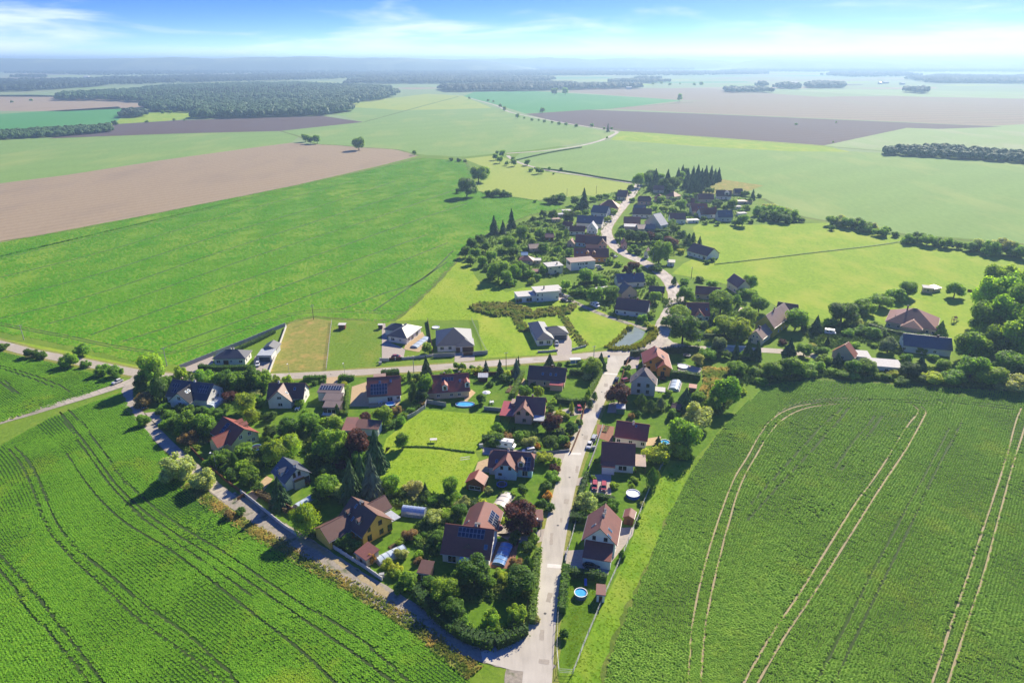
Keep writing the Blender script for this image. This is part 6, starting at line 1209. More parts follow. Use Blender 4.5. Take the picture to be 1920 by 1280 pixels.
grove('east of the street beside the white gabled house', 'plants east of the street', 'Bs 1100 940 44 .9;Bd 1132 946 22;B 1150 944 24;Bl 1151 908 18;Bl 1190 898 16;Bl 1185 912 14;Td 1223 896 22 1.9;Tl 1232 890 12 1.6;By 1235 846 50 .85;Sk 1234 828 22 1.2;D 1286 812 62 .95;By 1276 842 40;Bl 1198 966 10;Bd 1194 980 12;Bs 1204 944 12;Bd 1166 1038 14 1.5;Bd 1058 1187 18 1.2;Bl 1112 894 12;Bl 1118 862 10')
grove('around the grey gabled house', 'plants of the grey gabled garden', 'Dp 1160 740 46 .85;Td 1203 752 20 1.4;Td 1220 760 20 1.1;Tg 1239 757 18 1.3;Td 1259 752 10 1.9;B 1264 774 24;Bl 1253 734 16;Bl 1192 752 10;Bp 1243 707 14;Sc 1286 746 42 1.0;Bs 1308 776 56 .9;R 1338 756 34;R 1360 732 56 1;B 1310 742 24;B 1383 688 36;By 1393 732 16;Bb 1184 778 16;Bd 1195 774 14;Bl 1176 698 14;Bd 1176 688 16;Bd 1180 706 14')
grove('behind the orange house', 'trees behind the orange house', 'B 1325 662 32;Rg 1347 646 28 1.1;Bd 1340 658 26;Sk 1381 655 18 1.9;Bd 1360 662 22;Rs 1308 674 24;Sk 1404 652 24 1.6;Sk 1421 654 22 1.7;B 1398 664 22')
grove('above the right crop', 'trees above the right crop', 'B 1385 686 38;B 1417 694 34;R 1450 692 54;R 1486 686 62;B 1516 692 44;Sk 1482 648 30 1.5;R 1508 656 36;Bp 1468 640 20;Bl 1547 672 32;B 1532 684 42;Sk 1571 672 26 1.5;R 1602 686 44;R 1626 686 44;Bl 1640 700 26;B 1660 704 24;By 1675 700 28;Rc 1705 694 44;Sk 1727 682 40 1.3;By 1747 706 44;R 1768 684 34;B 1786 706 54;R 1825 688 74;Rl 1860 702 62;Bs 1898 716 62;R 1895 684 72;B 1580 700 30;B 1562 694 26;B 1600 704 26;B 1428 712 28;B 1690 712 30;Rd 1935 700 60;Bd 1725 708 30', 0.86, 0.78)
grove('in the farm gardens on the right', 'trees of the farm gardens', 'Sk 1532 606 28 1.5;Bd 1510 612 22;R 1494 597 52;Dd 1580 586 56;B 1606 580 40;B 1622 572 50;B 1652 561 48;B 1682 549 46;R 1702 541 40;R 1792 542 40;Sl 1765 614 34 1.1;Sk 1677 600 16;B 1636 620 36;B 1614 616 30;Rg 1667 646 40;Bl 1604 645 22;R 1824 646 78;Bl 1640 646 14;Bs 1610 604 22;Sk 1552 638 14;Bs 1524 648 20;Bd 1540 656 30;B 1728 654 26;B 1700 668 26;B 1750 668 20;Bd 1655 622 26;R 1556 604 26;B 1590 622 26', 0.9, 0.85)
grove('in the tall row at far right', 'tall trees at the right edge', 'R 1868 528 50 1.3;Rl 1858 562 60 1.3;R 1892 556 66 1.3;Rl 1900 532 50 1.3;R 1850 604 58 1.2;R 1890 598 70 1.2;R 1920 580 70 1.3;Rl 1908 636 66 1.1;R 1875 640 52 1.1;R 1950 620 80 1.2;Rl 1940 540 60 1.3')
grove('beside the street north of the crossroads', 'trees north of the crossroads', 'Dd 1282 616 62 1;Rl 1276 590 46;R 1250 602 24;Rl 1360 610 50 .9;Rl 1386 616 54 .9;Rl 1400 594 44;R 1353 565 50 1;R 1378 562 26;R 1424 570 40;Sk 1338 596 18 1.7;Bd 1318 606 26;By 1330 622 18;R 1286 550 38;R 1406 528 30 1.1;Bl 1410 548 28;B 1390 548 26;B 1335 531 24;B 1284 527 22;Td 1264 527 11 1.7;Bd 1312 522 18;B 1408 528 20;D 1237 472 46 1;Bd 1232 502 22;Bp 1258 452 32;B 1335 486 14;B 1326 490 12;Bl 1340 618 24', 0.92, 0.92)
grove('around the chapel and the barns', 'trees round the chapel', 'R 1163 438 26;Rd 1182 441 28;Rd 1203 443 28;Rp 1220 443 24;Dd 1232 446 22;Bd 1245 440 28;B 1258 416 24;B 1266 424 22;Bd 1278 436 22;Td 1292 447 9;Td 1300 447 10;Sk 1312 452 14;Bd 1288 452 18;Bd 1246 428 14;B 1188 462 16;Bc 1196 470 18;B 1182 470 14;Rd 1228 458 18;Bd 1272 462 16;By 1278 470 16', 0.9, 0.95)
grove('between the far village houses', 'trees between the far houses', 'R 1277 384 26;Rd 1290 378 18;B 1262 392 20;Bl 1244 390 20;Bl 1228 388 16;R 1372 384 26;Rd 1360 390 16;B 1323 417 12;B 1345 418 14;R 1393 412 28;B 1380 416 20;Bd 1408 414 14;Bd 1345 380 22;Rd 1310 384 12;B 1240 372 20;Bd 1290 368 22;Bd 1302 366 20;Bd 1330 356 20;Sk 1412 364 14;B 1424 366 12;Bd 1398 362 18;Bd 1405 376 16;B 1400 388 18;B 1390 394 14;Bd 1282 398 14;B 1292 408 10;B 1240 404 16;Bl 1220 380 12;B 1186 374 14;B 1236 400 14;Bl 1252 378 16;Bd 1320 408 12;Bd 1354 408 10;Bl 1334 414 10;Bd 1264 372 14;B 1306 402 12', 0.86, 0.95)
grove('at the far street top', 'trees at the street top', 'R 1197 337 24 1;Rd 1213 334 22;Rd 1222 328 22;Sk 1230 330 16;R 1238 334 18;Sk 1252 336 22 1.6;Rd 1244 346 24;Rd 1262 344 26;Rd 1270 340 20;Rd 1256 352 18;R 1276 330 18;Rd 1284 322 16;Rd 1182 352 14;B 1176 360 14;Sk 1220 344 14')
grove('in the far conifer stand', 'spruces of the far conifer stand', 'Sk 1272 326 14;Sk 1280 322 15;Sk 1290 330 17;Sk 1298 338 17;Sk 1300 324 15;Sk 1308 334 17;Sk 1309 322 16;Sk 1316 330 17;Sk 1318 340 16;Sk 1324 324 16;Sk 1326 336 16;Sk 1333 330 16;Sk 1334 322 14;Sk 1341 328 14;Sk 1348 326 14;Sk 1306 346 15;Sk 1294 350 13;Sk 1286 340 14;Sk 1312 350 13')
grove('in the grove right of the far village', 'trees of the right grove', 'B 1426 394 26 .8;Bs 1438 390 24 .8;B 1448 394 28 .8;Bs 1456 390 24 .8;B 1466 398 28 .8;Bs 1474 396 22 .8;B 1484 402 26 .8;Bd 1434 402 24;Bd 1456 404 26;Bd 1474 408 24;B 1494 408 18;Bd 1504 412 12')
grove('in the hedgerow behind the right meadow', 'trees of the right hedgerow', 'B 1562 412 26;Bs 1576 412 28;B 1592 416 28;Bd 1606 418 26;B 1622 422 30;Bs 1636 424 24;B 1654 432 26;Bd 1662 430 16;Bd 1680 438 16;B 1706 446 26;Bd 1722 444 28;B 1740 448 30;Bd 1756 450 24;B 1772 454 26;Bd 1796 458 20;B 1822 460 28;Bs 1840 458 30;B 1860 462 38;Bs 1880 460 40;B 1904 466 36;B 1930 470 40;Bd 1560 426 14')
grove('at the orchard edge', 'trees at the orchard edge', 'Sk 926 420 24 1.5;Sk 943 424 16;Sk 959 408 20 1.9;Rd 884 456 28;Rd 900 450 24;Rd 872 472 24;R 892 474 24;R 920 480 26;Rd 910 462 22;R 956 456 30;R 978 436 30;Rd 962 472 24;R 905 490 22;Rd 882 488 20;B 914 500 20;R 934 506 42 .9;R 950 520 30;R 966 510 32;R 978 502 30;B 922 514 24;B 992 512 24;B 960 528 20;B 1006 518 20;Bl 996 526 18', 0.9, 1)
grove('among the orchard huts', 'trees among the orchard huts', 'Bl 990 440 16;R 1013 436 24;Bl 1000 450 14;R 1019 463 22;R 1019 506 22;R 1045 468 20;R 1068 472 20;R 1050 440 20;Rc 1068 406 28;Rd 1019 400 18;Rd 1036 402 22;R 1030 434 20;Tl 1062 436 12 1.4;Bl 1004 466 14;Bl 1040 486 18;Bd 1060 490 14;B 1010 482 16;Bl 1000 430 12;Bl 966 440 14;Bd 1058 424 16;Bl 1050 456 14;B 940 470 18;Bl 948 484 16;B 1062 458 12;B 1024 420 12;B 1008 418 14;Bl 940 450 14;Bl 948 492 14;B 926 494 16;Bl 1036 470 12;B 984 466 14;Bd 1000 408 14', 0.9, 0.95)
grove('at the village\'s upper left', 'trees at the upper left of the village', 'Bd 1034 372 26;Bd 1050 370 28;Sk 1095 372 26 1.7;Rd 1078 376 20;B 1080 388 18;Rd 1086 384 16;B 1112 372 16;Bd 1124 368 16;B 1136 366 14;Bd 1160 364 16;B 1146 386 14;Bl 1150 396 16;B 1100 396 14;Bl 1084 398 16;Bd 1120 410 12;Bl 1140 410 14;B 1062 398 16', 0.9, 0.95)
grove('by the slate roofed street houses', 'trees by the slate roofed houses', 'R 1099 518 32 1;R 1120 524 26;R 1131 530 24;Rl 1061 533 22 1;B 1085 544 28;B 1100 548 24;R 1114 554 36;R 1128 546 24;R 1148 548 32;Bl 1134 520 20;R 1228 556 28;B 1205 594 24;B 1220 590 20;By 1182 612 16;By 1220 612 18;Rp 1186 500 28;Rp 1176 506 22;B 1144 488 20;Bl 1160 494 16;Rd 1198 508 18;B 1222 522 22;Bl 1072 548 18;Bl 1140 560 12;B 1158 510 12;B 1070 560 12;Bl 1212 606 12;Bd 1212 572 16;B 1148 476 10;Bd 1060 462 10;Bc 1222 502 16', 0.9, 0.95)
grove('between yellow meadow and green crop', 'bushes between meadow and crop', 'Dd 875 350 36;Bd 860 356 14;D 897 326 30;R 910 320 18;Bd 917 361 18;Bd 930 360 20;Bd 942 361 18;Bd 954 364 12;Bd 846 298 9;Bd 860 299 10;Bd 872 301 7;B 1003 376 8')
grove('beside the bend of the far field road', 'trees along the far field road', 'R 929 294 12;R 937 299 13;R 942 287 13;R 950 306 9;R 962 298 10;R 964 305 13;R 989 304 12;B 995 318 9;R 1009 319 13;R 1016 321 9;R 1030 316 7;R 1052 317 7;B 1038 325 5;R 932 286 8')
grove('in the row climbing to the far horizon', 'trees of the far avenue', 'R 970 217 9;R 983 221 5;R 997 224 6;R 1010 225 5;R 1021 227 7;R 1035 229 6;R 1048 231 7;R 1061 233 7;R 1080 235 7;R 1110 234 7;S 1140 238 9;B 1147 240 6;B 1133 240 6;R 938 198 8;R 946 204 9;R 925 190 5;R 915 188 5;R 880 184 5;R 1138 258 5')
grove('on field edges of the far plain', 'lone trees on the far plain', 'R 572 258 15;R 582 262 14;R 594 261 16;D 672 269 24;R 777 286 9;Bd 215 229 12;B 200 231 6;B 275 227 7;R 305 210 7;R 320 210 6;R 326 224 5;R 346 225 4;R 1275 183 9 1.4;R 1017 206 9 1;R 1040 171 12;R 1060 171 12;R 1225 156 5;R 1240 155 6;R 1256 158 6;R 1275 157 4;R 1302 158 6;R 1315 157 8;B 22 190 6;B 58 187 6;R 1568 229 4;B 1493 232 6;R 1562 266 4')
# ---------------------------------------------------------------- hedges
def hedge(label, px, w_, h, c='d', dens=9.0, cat='hedge', wild=.18):
    P = smooth([G(*p) for p in px], 5); o0 = P[len(P) // 2]; r = np.random.default_rng(abs(hash(label)) % 1000 if False else len(label) * 7 + int(px[0][0]))
    C, Nn, core = [], [], MB()
    for a, b in zip(P[:-1], P[1:]):
        t = b - a; l = np.linalg.norm(t)
        if l < .05: continue
        t = t / l; nn = np.array((-t[1], t[0])); n = int(l * (w_ + 2 * h) * dens) + 1
        u = r.random(n) * l; q = r.random(n) * (w_ + 2 * h); s = np.where(q < w_, q - w_ / 2, np.where(q < w_ + h, w_ / 2, -w_ / 2)); z = np.where(q < w_, h, np.where(q < w_ + h, q - w_, q - w_ - h))
        j = r.normal(size=(n, 3)) * wild; bl = 1 + .12 * np.sin(u * 1.7 + a[0]) ; nv = np.zeros((n, 3)); nv[:, 2] = (q < w_)
        for k in (0, 1): nv[:, k] = np.where(q < w_, 0, np.sign(s) * nn[k])
        C.append(np.c_[a[0] - o0[0] + t[0] * u + nn[0] * s, a[1] - o0[1] + t[1] * u + nn[1] * s, z * bl] + j); Nn.append(nv + r.normal(size=(n, 3)) * .5 + np.array((0, 0, .2)))
        A = (a - o0) - t * .1; B = (b - o0) + t * .1; k = .42 * w_
        core.loft([[(p[0] + nn[0] * k, p[1] + nn[1] * k, 0), (p[0] - nn[0] * k, p[1] - nn[1] * k, 0), (p[0] - nn[0] * k, p[1] - nn[1] * k, h * .9), (p[0] + nn[0] * k, p[1] + nn[1] * k, h * .9)] for p in (A, B)])
    me = quads_to_mesh('hedge', np.concatenate(C), np.concatenate(Nn), .24, LEAF if c not in 'kt' else NEEDLE, 1.1, seed=3)
    v = [tuple(q.co) for q in me.vertices] + core.v; f = [list(p.vertices) for p in me.polygons]; k = len(me.vertices); rv = [d.value for d in me.attributes['rnd'].data] + [.3] * len(core.f)
    f += [[i + k for i in q] for q in core.f]; m2 = bpy.data.meshes.new('hedge'); m2.from_pydata(v, [], f); m2.materials.append(me.materials[0]); at = m2.attributes.new('rnd', 'FLOAT', 'FACE'); at.data.foreach_set('value', rv); m2.update(); bpy.data.meshes.remove(me)
    o = put('hedge', m2, None, (o0[0], o0[1], 0)); o.color = tuple(q * 1.2 for q in PAL[c][:3]) + (1,); return tag(o, label, cat)
hedge('clipped dark hedge in front of the dark hipped bungalow', [(374, 692), (420, 695), (478, 693)], 2.0, 2.2, 'd')
hedge('thick overgrown hedge along the gravel lane below the corner garden', [(782, 1112), (806, 1140), (840, 1172), (880, 1198), (925, 1212)], 3.2, 2.6, 'd', 8, wild=.35)
hedge('dark hedge closing the corner garden towards the street end', [(930, 1212), (960, 1200), (985, 1185)], 2.4, 2.4, 'd', 8, wild=.3)
hedge('bright green hedge along the street beside the blue pool enclosure', [(1010, 1035), (1006, 1070), (1002, 1120), (998, 1170)], 1.6, 1.7, 'l')
hedge('tall hedge along the street below the white gabled house', [(1062, 1068), (1058, 1110), (1054, 1150)], 1.8, 2.2, 'm')
hedge('dark hedge between the parked black car and the blue pool', [(1066, 1078), (1100, 1082), (1136, 1090)], 1.6, 2.2, 'd')
hedge('long clipped hedge along the street beside two red cars', [(1100, 892), (1090, 930), (1080, 965)], 1.5, 1.8, 'd'); hedge('low dark hedge below the two red cars', [(1112, 934), (1135, 937), (1152, 940)], 1.4, 1.6, 'd')
hedge('dark hedge at the garden corner left of the white gabled house', [(1070, 975), (1090, 978), (1108, 978)], 2.6, 2.4, 'd')
hedge('big dark clipped hedge at the crossroads in front of the orange house', [(1182, 668), (1215, 666), (1262, 662), (1310, 660)], 1.6, 2.8, 'k'); hedge('dark hedge beside the grey gabled house pool', [(1256, 705), (1280, 707), (1312, 712)], 2.2, 2.6, 'd')
hedge('dark hedge between three skylight lawn and the bus shelter', [(1068, 702), (1082, 703), (1096, 704)], 1.8, 2.4, 'd'); hedge('slanting yellow green hedge along the street, three skylight garden', [(1126, 700), (1116, 722), (1104, 742)], 1.6, 2.2, 'l')
hedge('dark hedge between the three skylight lawn and the red car drive', [(1045, 754), (1075, 757), (1100, 757)], 1.6, 2.0, 'd'); hedge('bright clipped hedge strip slanting between two gardens, left of the three skylight house', [(980, 700), (972, 722), (962, 744)], 1.8, 1.8, 'l')
hedge('clipped hedge by the main road above the brown solar terrace house', [(716, 704), (732, 704), (748, 702)], 2.6, 2.4, 'd'); hedge('low hedge by the main road behind the stacked gable house', [(570, 712), (590, 712), (612, 711)], 1.8, 1.8, 'm'); hedge('short hedge by the main road left of the terrace house', [(636, 712), (650, 712), (664, 712)], 1.8, 2.0, 'm')
hedge('narrow bright hedge along the left side of the terrace lawn', [(653, 728), (652, 755), (650, 780)], 1.0, 1.6, 'l'); hedge('bushy hedge along the grey wall above the meadow', [(724, 808), (752, 786), (780, 768)], 1.6, 1.4, 'm', wild=.3)
hedge('dark grass hedge line dividing the central meadow', [(755, 838), (800, 838), (850, 844), (890, 849)], .5, .35, 'd', 14, wild=.12)
hedge('dark hedge row beside the camper and the meadow edge', [(905, 828), (925, 826), (945, 828)], 2.4, 2.2, 'd'); hedge('low brown hedge along the lane fence, slate roofed house', [(482, 925), (508, 940), (540, 960)], 1.6, 1.4, 'b')
hedge('hedge along the field road wall beside the dark hipped bungalow', [(440, 660), (480, 642), (515, 624)], 1.6, 1.4, 'd'); hedge('dark hedge line below the old street cottages', [(1085, 534), (1120, 530), (1160, 518)], 1.6, 1.6, 'd')
hedge('clipped hedge around the brown hipped bungalow yard', [(1630, 612), (1660, 622), (1700, 630), (1745, 634)], 1.6, 1.8, 'd'); hedge('dark tall hedge in front of the far wide barn', [(1228, 438), (1245, 438), (1258, 440)], 2.6, 3.2, 'd')
hedge('thin grass hedge crossing the right meadow', [(1340, 496), (1420, 487), (1520, 475), (1640, 461), (1700, 452)], .9, .45, 'm', 4); hedge('dark hedge along the street side garden of the ochre house', [(1308, 632), (1350, 634), (1398, 636)], 1.6, 2.0, 'd')
hedge('thin field hedge between pale crops far behind the village', [(965, 302), (1030, 287), (1090, 277)], 2.5, 1.5, 'd', 1.2); hedge('thin field hedge along the far road above the village', [(1002, 316), (1060, 322), (1130, 334), (1188, 343)], 2.0, 1.4, 'd', 1.2)
# ---------------------------------------------------------------- garden undergrowth: what nobody could count between the plants
UND = cropmat('undergrowth_leaf', S(86, 116, 46), S(112, 140, 56), S(140, 150, 66), patch=.12, lo=.5, hi=.7, trans=.4)
und = [plantmesh('undergrowth_tuft', UND, 14, .9, .8, .34, 11, .35)]
def under(px, n, s=(.5, 1.5)): patchs('undergrowth', px, n, und[0], s)
under([(868, 470), (900, 446), (960, 424), (1020, 404), (1060, 400), (1070, 470), (1060, 520), (1000, 524), (940, 528), (900, 500)], 2100, (.4, 1.5))
under([(300, 770), (345, 776), (400, 778), (425, 790), (395, 826), (350, 850), (312, 800)], 420); under([(440, 850), (500, 838), (540, 850), (500, 880), (480, 920), (440, 890), (420, 870)], 380)
under([(590, 800), (650, 800), (690, 830), (715, 850), (706, 920), (640, 930), (600, 930), (580, 880), (560, 830)], 900, (.5, 1.5)); under([(720, 926), (760, 920), (890, 940), (900, 960), (820, 966), (730, 946)], 500)
under([(790, 975), (830, 965), (826, 1040), (800, 1050), (770, 1010)], 300); under([(800, 1090), (850, 1080), (920, 1080), (1000, 1065), (998, 1120), (900, 1130), (800, 1120)], 500); under([(920, 812), (960, 806), (1020, 818), (1060, 806), (1064, 830), (960, 836), (912, 836)], 420)
under([(1380, 690), (1500, 680), (1600, 676), (1760, 690), (1920, 700), (1920, 735), (1700, 716), (1540, 708), (1400, 722)], 1500, (.6, 1.8)); under([(1240, 560), (1300, 560), (1400, 570), (1420, 600), (1400, 640), (1320, 640), (1260, 630)], 800); under([(1500, 620), (1560, 600), (1640, 606), (1700, 640), (1690, 668), (1600, 640), (1540, 660)], 900)
under([(1080, 520), (1150, 508), (1230, 520), (1240, 560), (1220, 600), (1160, 600), (1100, 566), (1070, 550)], 900, (.4, 1.4)); under([(1190, 345), (1290, 340), (1410, 370), (1400, 412), (1290, 420), (1240, 430), (1190, 390)], 1500, (.4, 1.4)); under([(1150, 440), (1260, 425), (1310, 455), (1280, 480), (1200, 480), (1160, 465)], 700, (.5, 1.5))
under([(1070, 390), (1150, 360), (1180, 360), (1150, 410), (1130, 440), (1140, 480), (1060, 500), (1060, 440)], 600, (.4, 1.2)); under([(300, 745), (320, 700), (500, 700), (500, 740), (400, 735), (330, 720)], 400); under([(1270, 760), (1330, 730), (1380, 700), (1400, 730), (1350, 780), (1300, 790)], 350, (.6, 1.6))

# ---------------------------------------------------------------- cars
CARP = mat('car_paint', (.8, .8, .8, 1), scale=1.0, rough=.25, spec=.6, coords='obj', objcol=True); CARG = mat('car_glass', S(22, 26, 32), rough=.08, spec=.8, coords='obj')
TYRE = mat('tyre', S(26, 26, 28), rough=.8, coords='obj'); RIM = mat('wheel_rim', S(150, 152, 156), rough=.35, metallic=.5, coords='obj'); LAMPM = mat('head_light', S(226, 226, 220), rough=.15, coords='obj'); REDL = mat('tail_light', S(150, 20, 20), rough=.2, coords='obj')
def ringc(x, z0, z1, w_, r_=.12):
    return [(x, -w_, z0 + r_), (x, -w_ + r_ * .5, z0), (x, w_ - r_ * .5, z0), (x, w_, z0 + r_), (x, w_, z1 - r_), (x, w_ - r_, z1), (x, -w_ + r_, z1), (x, -w_, z1 - r_)]
def car_body(van=False):
    b = MB(); st = [(-2.2, .45, .70, .70), (-2.05, .32, .90, .84), (-1.2, .28, .98, .88), (0, .26, .97, .89), (1.1, .28, .95, .88), (1.85, .32, .84, .82), (2.18, .42, .62, .68)]
    b.loft([ringc(x, z0, z1, w_) for x, z0, z1, w_ in st])
    top = [(-2.0, 1.46, .60), (-1.55, 1.52, .66), (.2, 1.50, .66), (.5, 1.46, .62)] if van else [(-1.45, 1.42, .56), (-1.0, 1.47, .60), (.05, 1.45, .60), (.35, 1.40, .56)]
    b.loft([ringc(x, z - .09, z, w_, .04) for x, z, w_ in top]); return b.mesh('body', CARP)
def car_glass(van=False):
    x0, x1, t0, t1 = (-2.1, 1.25, -1.95, .45) if van else (-1.95, 1.15, -1.4, .3)
    b = MB(); lo = [(x0, -.78, .93), (x1, -.78, .93), (x1, .78, .93), (x0, .78, .93)]; hi = [(t0, -.57, 1.43), (t1, -.57, 1.43), (t1, .57, 1.43), (t0, .57, 1.43)]
    b.loft([lo, hi]); return b.mesh('window_band', CARG)
CB, CG = [car_body(False), car_body(True)], [car_glass(False), car_glass(True)]
WH = MB().tube((0, -.11, 0), (0, .11, 0), .32, n=12).mesh('wheel', TYRE); WR = MB().tube((0, -.12, 0), (0, .12, 0), .19, n=10).mesh('rim', RIM)
HL = MB().box(-.06, .06, -.17, .17, -.08, .08).mesh('headlight', LAMPM); TLm = MB().box(-.05, .05, -.13, .13, -.1, .1).mesh('tail_light', REDL)
def car(label, px, py, toward, col, van=False, group='cars parked in the village'):
    a, b = G(px, py, .7), G(toward[0], toward[1], .7); d = b - a; rz = math.atan2(d.y, d.x)
    t = thing('parked_car', label, 'car', (a.x, a.y, .10), rz, group)
    o = put('body', CB[van], t); o.color = col; put('window_band', CG[van], t)
    for x in (-1.32, 1.36):
        for y in (-.78, .78): w_ = put('wheel', WH, t, (x, y, .32)); put('rim', WR, w_)
    for y in (-.55, .55): put('headlight', HL, t, (2.08, y, .66)); put('tail_light', TLm, t, (-2.12, y, .72))
    return t
cW, cS, cD, cK, cR, cM, cB = (.85, .85, .84, 1), (.5, .52, .54, 1), (.09, .10, .12, 1), (.03, .035, .05, 1), (.5, .08, .10, 1), (.30, .05, .07, 1), (.08, .16, .36, 1)
car('white car waiting at the left junction of the two field roads', 220, 715, (205, 721), cW); car('dark car parked on the lane beside the brown bush', 268, 761, (276, 768), cD)
car('white car in front of the ribbed roof garage', 483, 682, (480, 700), cW); car('dark red car inside the pillared wall of the white bungalow', 743, 668, (760, 668), cM)
car('white estate car on the drive right of the camper', 991, 844, (975, 846), cW, True); car('red car on the drive below the three skylight garden', 1086, 765, (1090, 778), cR)
car('silver car parked at the street edge, uppermost of two', 1114, 820, (1120, 806), cS, True); car('white car parked at the street edge, lowermost of two', 1105, 834, (1099, 852), cW)
car('dark car parked at the street by the grey gabled house', 1156, 711, (1160, 700), cD); car('maroon car beside the wall of the grey gabled house', 1174, 712, (1190, 708), cM, True)
car('left of the two pink red cars on the dark paved yard', 1115, 910, (1113, 930), cR, True, 'two red cars on one yard'); car('right of the two pink red cars on the dark paved yard', 1132, 912, (1131, 932), cR, True, 'two red cars on one yard')
car('black car in front of the white lean-to garage', 1109, 1059, (1130, 1065), cK); car('silver car before the double garage of the two wing bungalow', 1044, 643, (1046, 655), cS)
car('blue car parked on the bend of the winding street', 1145, 415, (1152, 405), cB); car('white car beside the white two storey flat roofed house', 1122, 499, (1135, 498), cW, True); car('dark car beside the white two storey flat roofed house', 1126, 504, (1140, 503), cD)
car('white car by the end of the orange house', 1154, 481, (1162, 477), cW); car('dark car in the villa yard, uppermost', 1054, 553, (1062, 556), cD); car('silver car in the villa yard, middle', 1066, 557, (1076, 561), cS); car('black car in the villa yard, lowermost', 1058, 563, (1070, 566), cK)
# camper and white van
def camper(label, px, py, toward, ln=6.4, hh=2.9, name='camper_van', cat='camper'):
    a, b = G(px, py, 1.2), G(toward[0], toward[1], 1.2); d = b - a; t = thing(name, label, cat, (a.x, a.y, .1), math.atan2(d.y, d.x)); h = ln / 2
    b = MB(); prof = [(-h, .45), (h - .2, .45), (h, 1.0), (h - .7, 1.35), (h - 1.2, 2.05), (h - .7, 2.3), (h - .8, hh), (-h, hh)]
    b.loft([[(x, y, z) for x, z in prof] for y in (-1.1, 1.1)]); b.build('body', FRAME, t)
    MB().add([(h - .66, -.9, 1.42), (h - .66, .9, 1.42), (h - 1.13, .9, 2.02), (h - 1.13, -.9, 2.02)], [(0, 1, 2, 3)]).build('windscreen', CARG, t)
    for y in (-1.115, 1.115):
        for x in (-h + 1.2, .2): MB().box(x - .5, x + .5, y - .01, y + .01, 1.5, 2.05).build('window', CARG, t)
        MB().box(-h + .1, h - .6, y - .006, y + .006, .9, 1.02).build('stripe', CONC, t)
    for x, y in ((-1.4, .3), (.6, -.3)): MB().box(x - .35, x + .35, y - .3, y + .3, hh, hh + .12).build('roof_hatch', CONC, t)
    for x in (-h + 1.3, h - 1.1):
        for y in (-.95, .95): w_ = put('wheel', WH, t, (x, y, .34), None, (1.1, 1.2, 1.1)); put('rim', WR, w_)
camper('white camper van parked behind the pale blue house', 949, 833, (985, 838)); camper('white van parked on the lane by the brown farmhouse', 1116, 571, (1128, 577), 5.6, 2.5, 'white_van', 'van')
camper('white caravan among trees beside the right farm spruce', 1557, 622, (1572, 624), 5.0, 2.4, 'caravan', 'caravan')

# ---------------------------------------------------------------- pools, covers, trampolines
PW = mat('pool_water', S(70, 160, 214), S(96, 184, 226), scale=1.5, rough=.08, spec=.6, coords='obj', bump=.01); PBLUE = mat('pool_wall_blue', S(58, 96, 176), rough=.5, coords='obj'); PGREY = mat('pool_wall_grey', S(120, 126, 134), rough=.5, coords='obj'); COVER = mat('white_pool_cover', S(222, 228, 230), rough=.5, coords='obj'); NET = mat('trampoline_mat', S(34, 36, 42), rough=.7, coords='obj')
def disc(b, r0, z0, z1, n=28, e=1.0, m=0):
    ring = lambda z, r: [(math.cos(6.2832 * i / n) * r, math.sin(6.2832 * i / n) * r * e, z) for i in range(n)]
    return b.loft([ring(z0, r0), ring(z1, r0)], m)
def pool(label, px, py, wpx, wall=PBLUE, water=PW, h=1.1, e=1.0, ladder=True, rz=0.0):
    p = G(px, py, h); r = wpx * MPP(px, py) / 2; t = thing('garden_pool', label, 'pool', (p.x, p.y, 0), rz); n = 28
    b = MB(); ring = lambda z, q: [(math.cos(6.2832 * i / n) * q, math.sin(6.2832 * i / n) * q * e, z) for i in range(n)]
    b.loft([ring(0, r), ring(h, r), ring(h, r - .1), ring(h - .25, r - .1)], cap=False); b.build('pool_wall', wall, t)
    c = MB(); c.add(ring(h - .14, r - .09), [list(range(n))]); c.build('water', water, t)
    g = MB(); g.loft([ring(h, r + .07), ring(h + .06, r + .07), ring(h + .06, r - .12), ring(h, r - .12)], cap=False); g.build('rim', FRAME, t)
    if ladder:
        l = MB()
        for y in (-.25, .25): l.tube((r + .35, y, 0), (r - .05, y, h + .7), .03); l.tube((r - .3, y, h - .2), (r - .05, y, h + .7), .03)
        for k in range(3): l.tube((r + .28 - k * .1, -.25, .3 + k * .33), (r + .28 - k * .1, .25, .3 + k * .33), .025)
        l.build('ladder', PGREY, t)
pool('round blue pool on the lawn nearest the camera', 1089, 1110, 24, PGREY); pool('round pool with blue wall and pale cover beside the two red cars', 1187, 924, 25, PBLUE, COVER); pool('round blue pool on the terrace of the eighteen panel house', 732, 756, 18, PBLUE, PW, .8)
pool('long oval bright blue pool behind the grey meadow wall', 872, 757, 36, FRAME, PW, .5, .55, False); pool('round white rimmed pool under the big tree right of the brown roofs', 1247, 828, 18, PGREY, PW, 1.0); pool('round white covered pool on the orange house lawn', 1281, 686, 20, FRAME, COVER, .6, 1.0, False)
pool('small round white pool on the grey roofed bungalow lawn', 817, 613, 14, FRAME, COVER, .4, 1.0, False)
